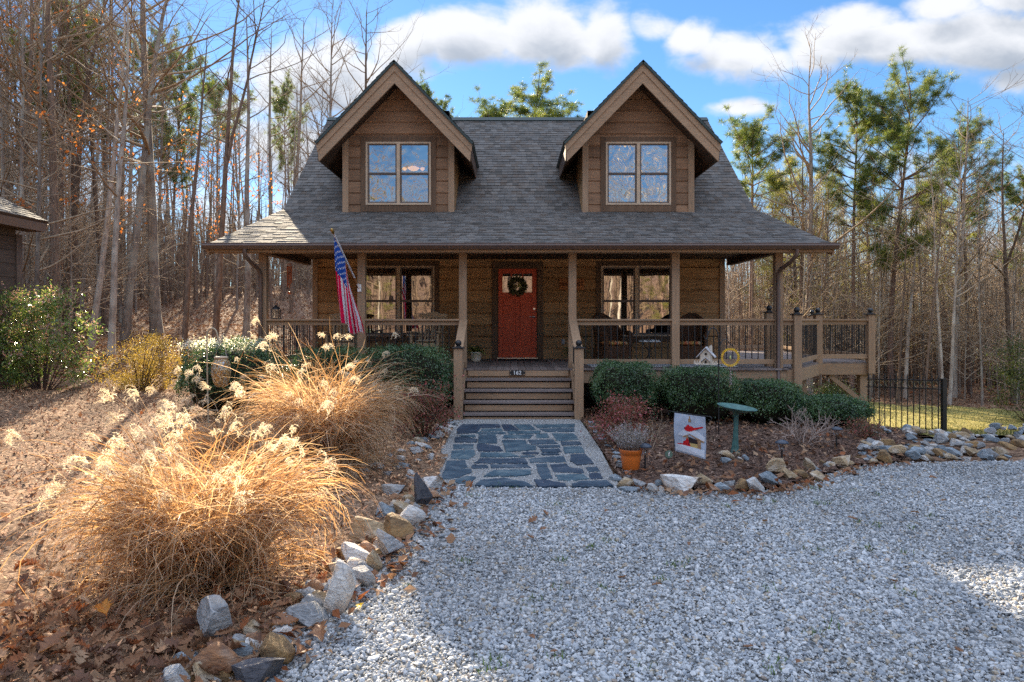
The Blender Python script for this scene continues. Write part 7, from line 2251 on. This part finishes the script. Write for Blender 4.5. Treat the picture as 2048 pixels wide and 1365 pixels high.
far_wood('undergrowth', 'tangle of thin brown saplings and brush under the left trees', 230, -200, 650, 30, 48, 2.0, 5.5, 4, 9)

# the trees across the drive, behind the camera, that the window panes mirror
for k in range(34):
    Y = -fr.uniform(12, 32); x = fr.uniform(-24, 24); s_ = fr.uniform(.95, 1.25)
    plant_tree('bare_tree', 'bare tree across the drive, mirrored in the house windows', 'tree', BARE[fr.choice(['grey', 'brown', 'pale'])][fr.randrange(8)], TB, x, Y, s_, fr.uniform(0, 6.28), 'trees across the drive')
for k in range(6):
    Y = -fr.uniform(20, 34); x = (-20, -11, -4, 6, 13, 21)[k]
    plant_tree('pine_tree', 'young pine across the drive, mirrored in the house windows', 'tree', YPINE[k % 3], TBC, x, Y, fr.uniform(.8, 1.1), k, 'pines across the drive')

def rear_wood(n=520):
    r = np.random.default_rng(9); paths, tw_ = [], []
    for k in range(n):
        Y = -r.uniform(30, 58); x = r.uniform(-60, 60); zb_ = Tf(x, Y); H = r.uniform(10, 17)
        P, _ = wander(r, (x, Y, zb_ - .3), (r.normal(0, .04), r.normal(0, .04), 1), H, 7, .035, .02); paths.append((P, np.linspace(r.uniform(.08, .16), .02, 8), 4))
        for j in range(16):
            m_ = r.integers(1, 8); az = r.uniform(0, 6.28); B, _ = wander(r, P[m_], (math.cos(az), math.sin(az), r.uniform(-.1, .8)), r.uniform(1.0, 2.6), 3, .2, .05); tw_.append((B, np.array([.035, .025, .018, .009]), 3))
    v1, q1 = tubes_np(paths); v2, q2 = tubes_np(tw_)
    me = np_mesh('rear_wood', np.concatenate([v1, v2]), np.concatenate([q1, q2 + len(v1)]), mi=np.concatenate([np.zeros(len(q1)), np.ones(len(q2))]), smooth=True)
    tag(mesh_obj('rear_wood', me, [M['bark_brown'], M['twig']]), 'bare brown wood across the drive, mirrored in the house windows', 'wood', kind='stuff')
rear_wood()

# small green weeds come up through the drive
def weeds():
    r = np.random.default_rng(21); V, c = [], []
    for k in range(46):
        Y = r.uniform(3.2, 7.5); x = r.uniform(-.9, .6 * Y)
        if not in_poly(np.array([x]), np.array([Y]), GRAVEL)[0]: continue
        for j in range(r.integers(8, 26)):
            p = np.array([x, Y, .035]) + np.append(r.normal(0, .035, 2), 0); q = r.uniform(0, 6.28); h = r.uniform(.015, .045); d = np.array([math.cos(q), math.sin(q), 0]); e = np.array([-d[1], d[0], 0])
            V += [p - e * .004, p + e * .004, p + d * h * .7 + np.array([0, 0, h])]; c.append(r.uniform(.6, 1.3))
    me = np_mesh('weeds', np.array(V), np.arange(len(V)).reshape(-1, 3), fattr={'col': np.array(c)[:, None] * np.array([[.10, .16, .035]])})
    tag(mesh_obj('weeds', me, M['litter']), 'tiny green weeds sprouting through the gravel', 'weeds', kind='stuff')
weeds()
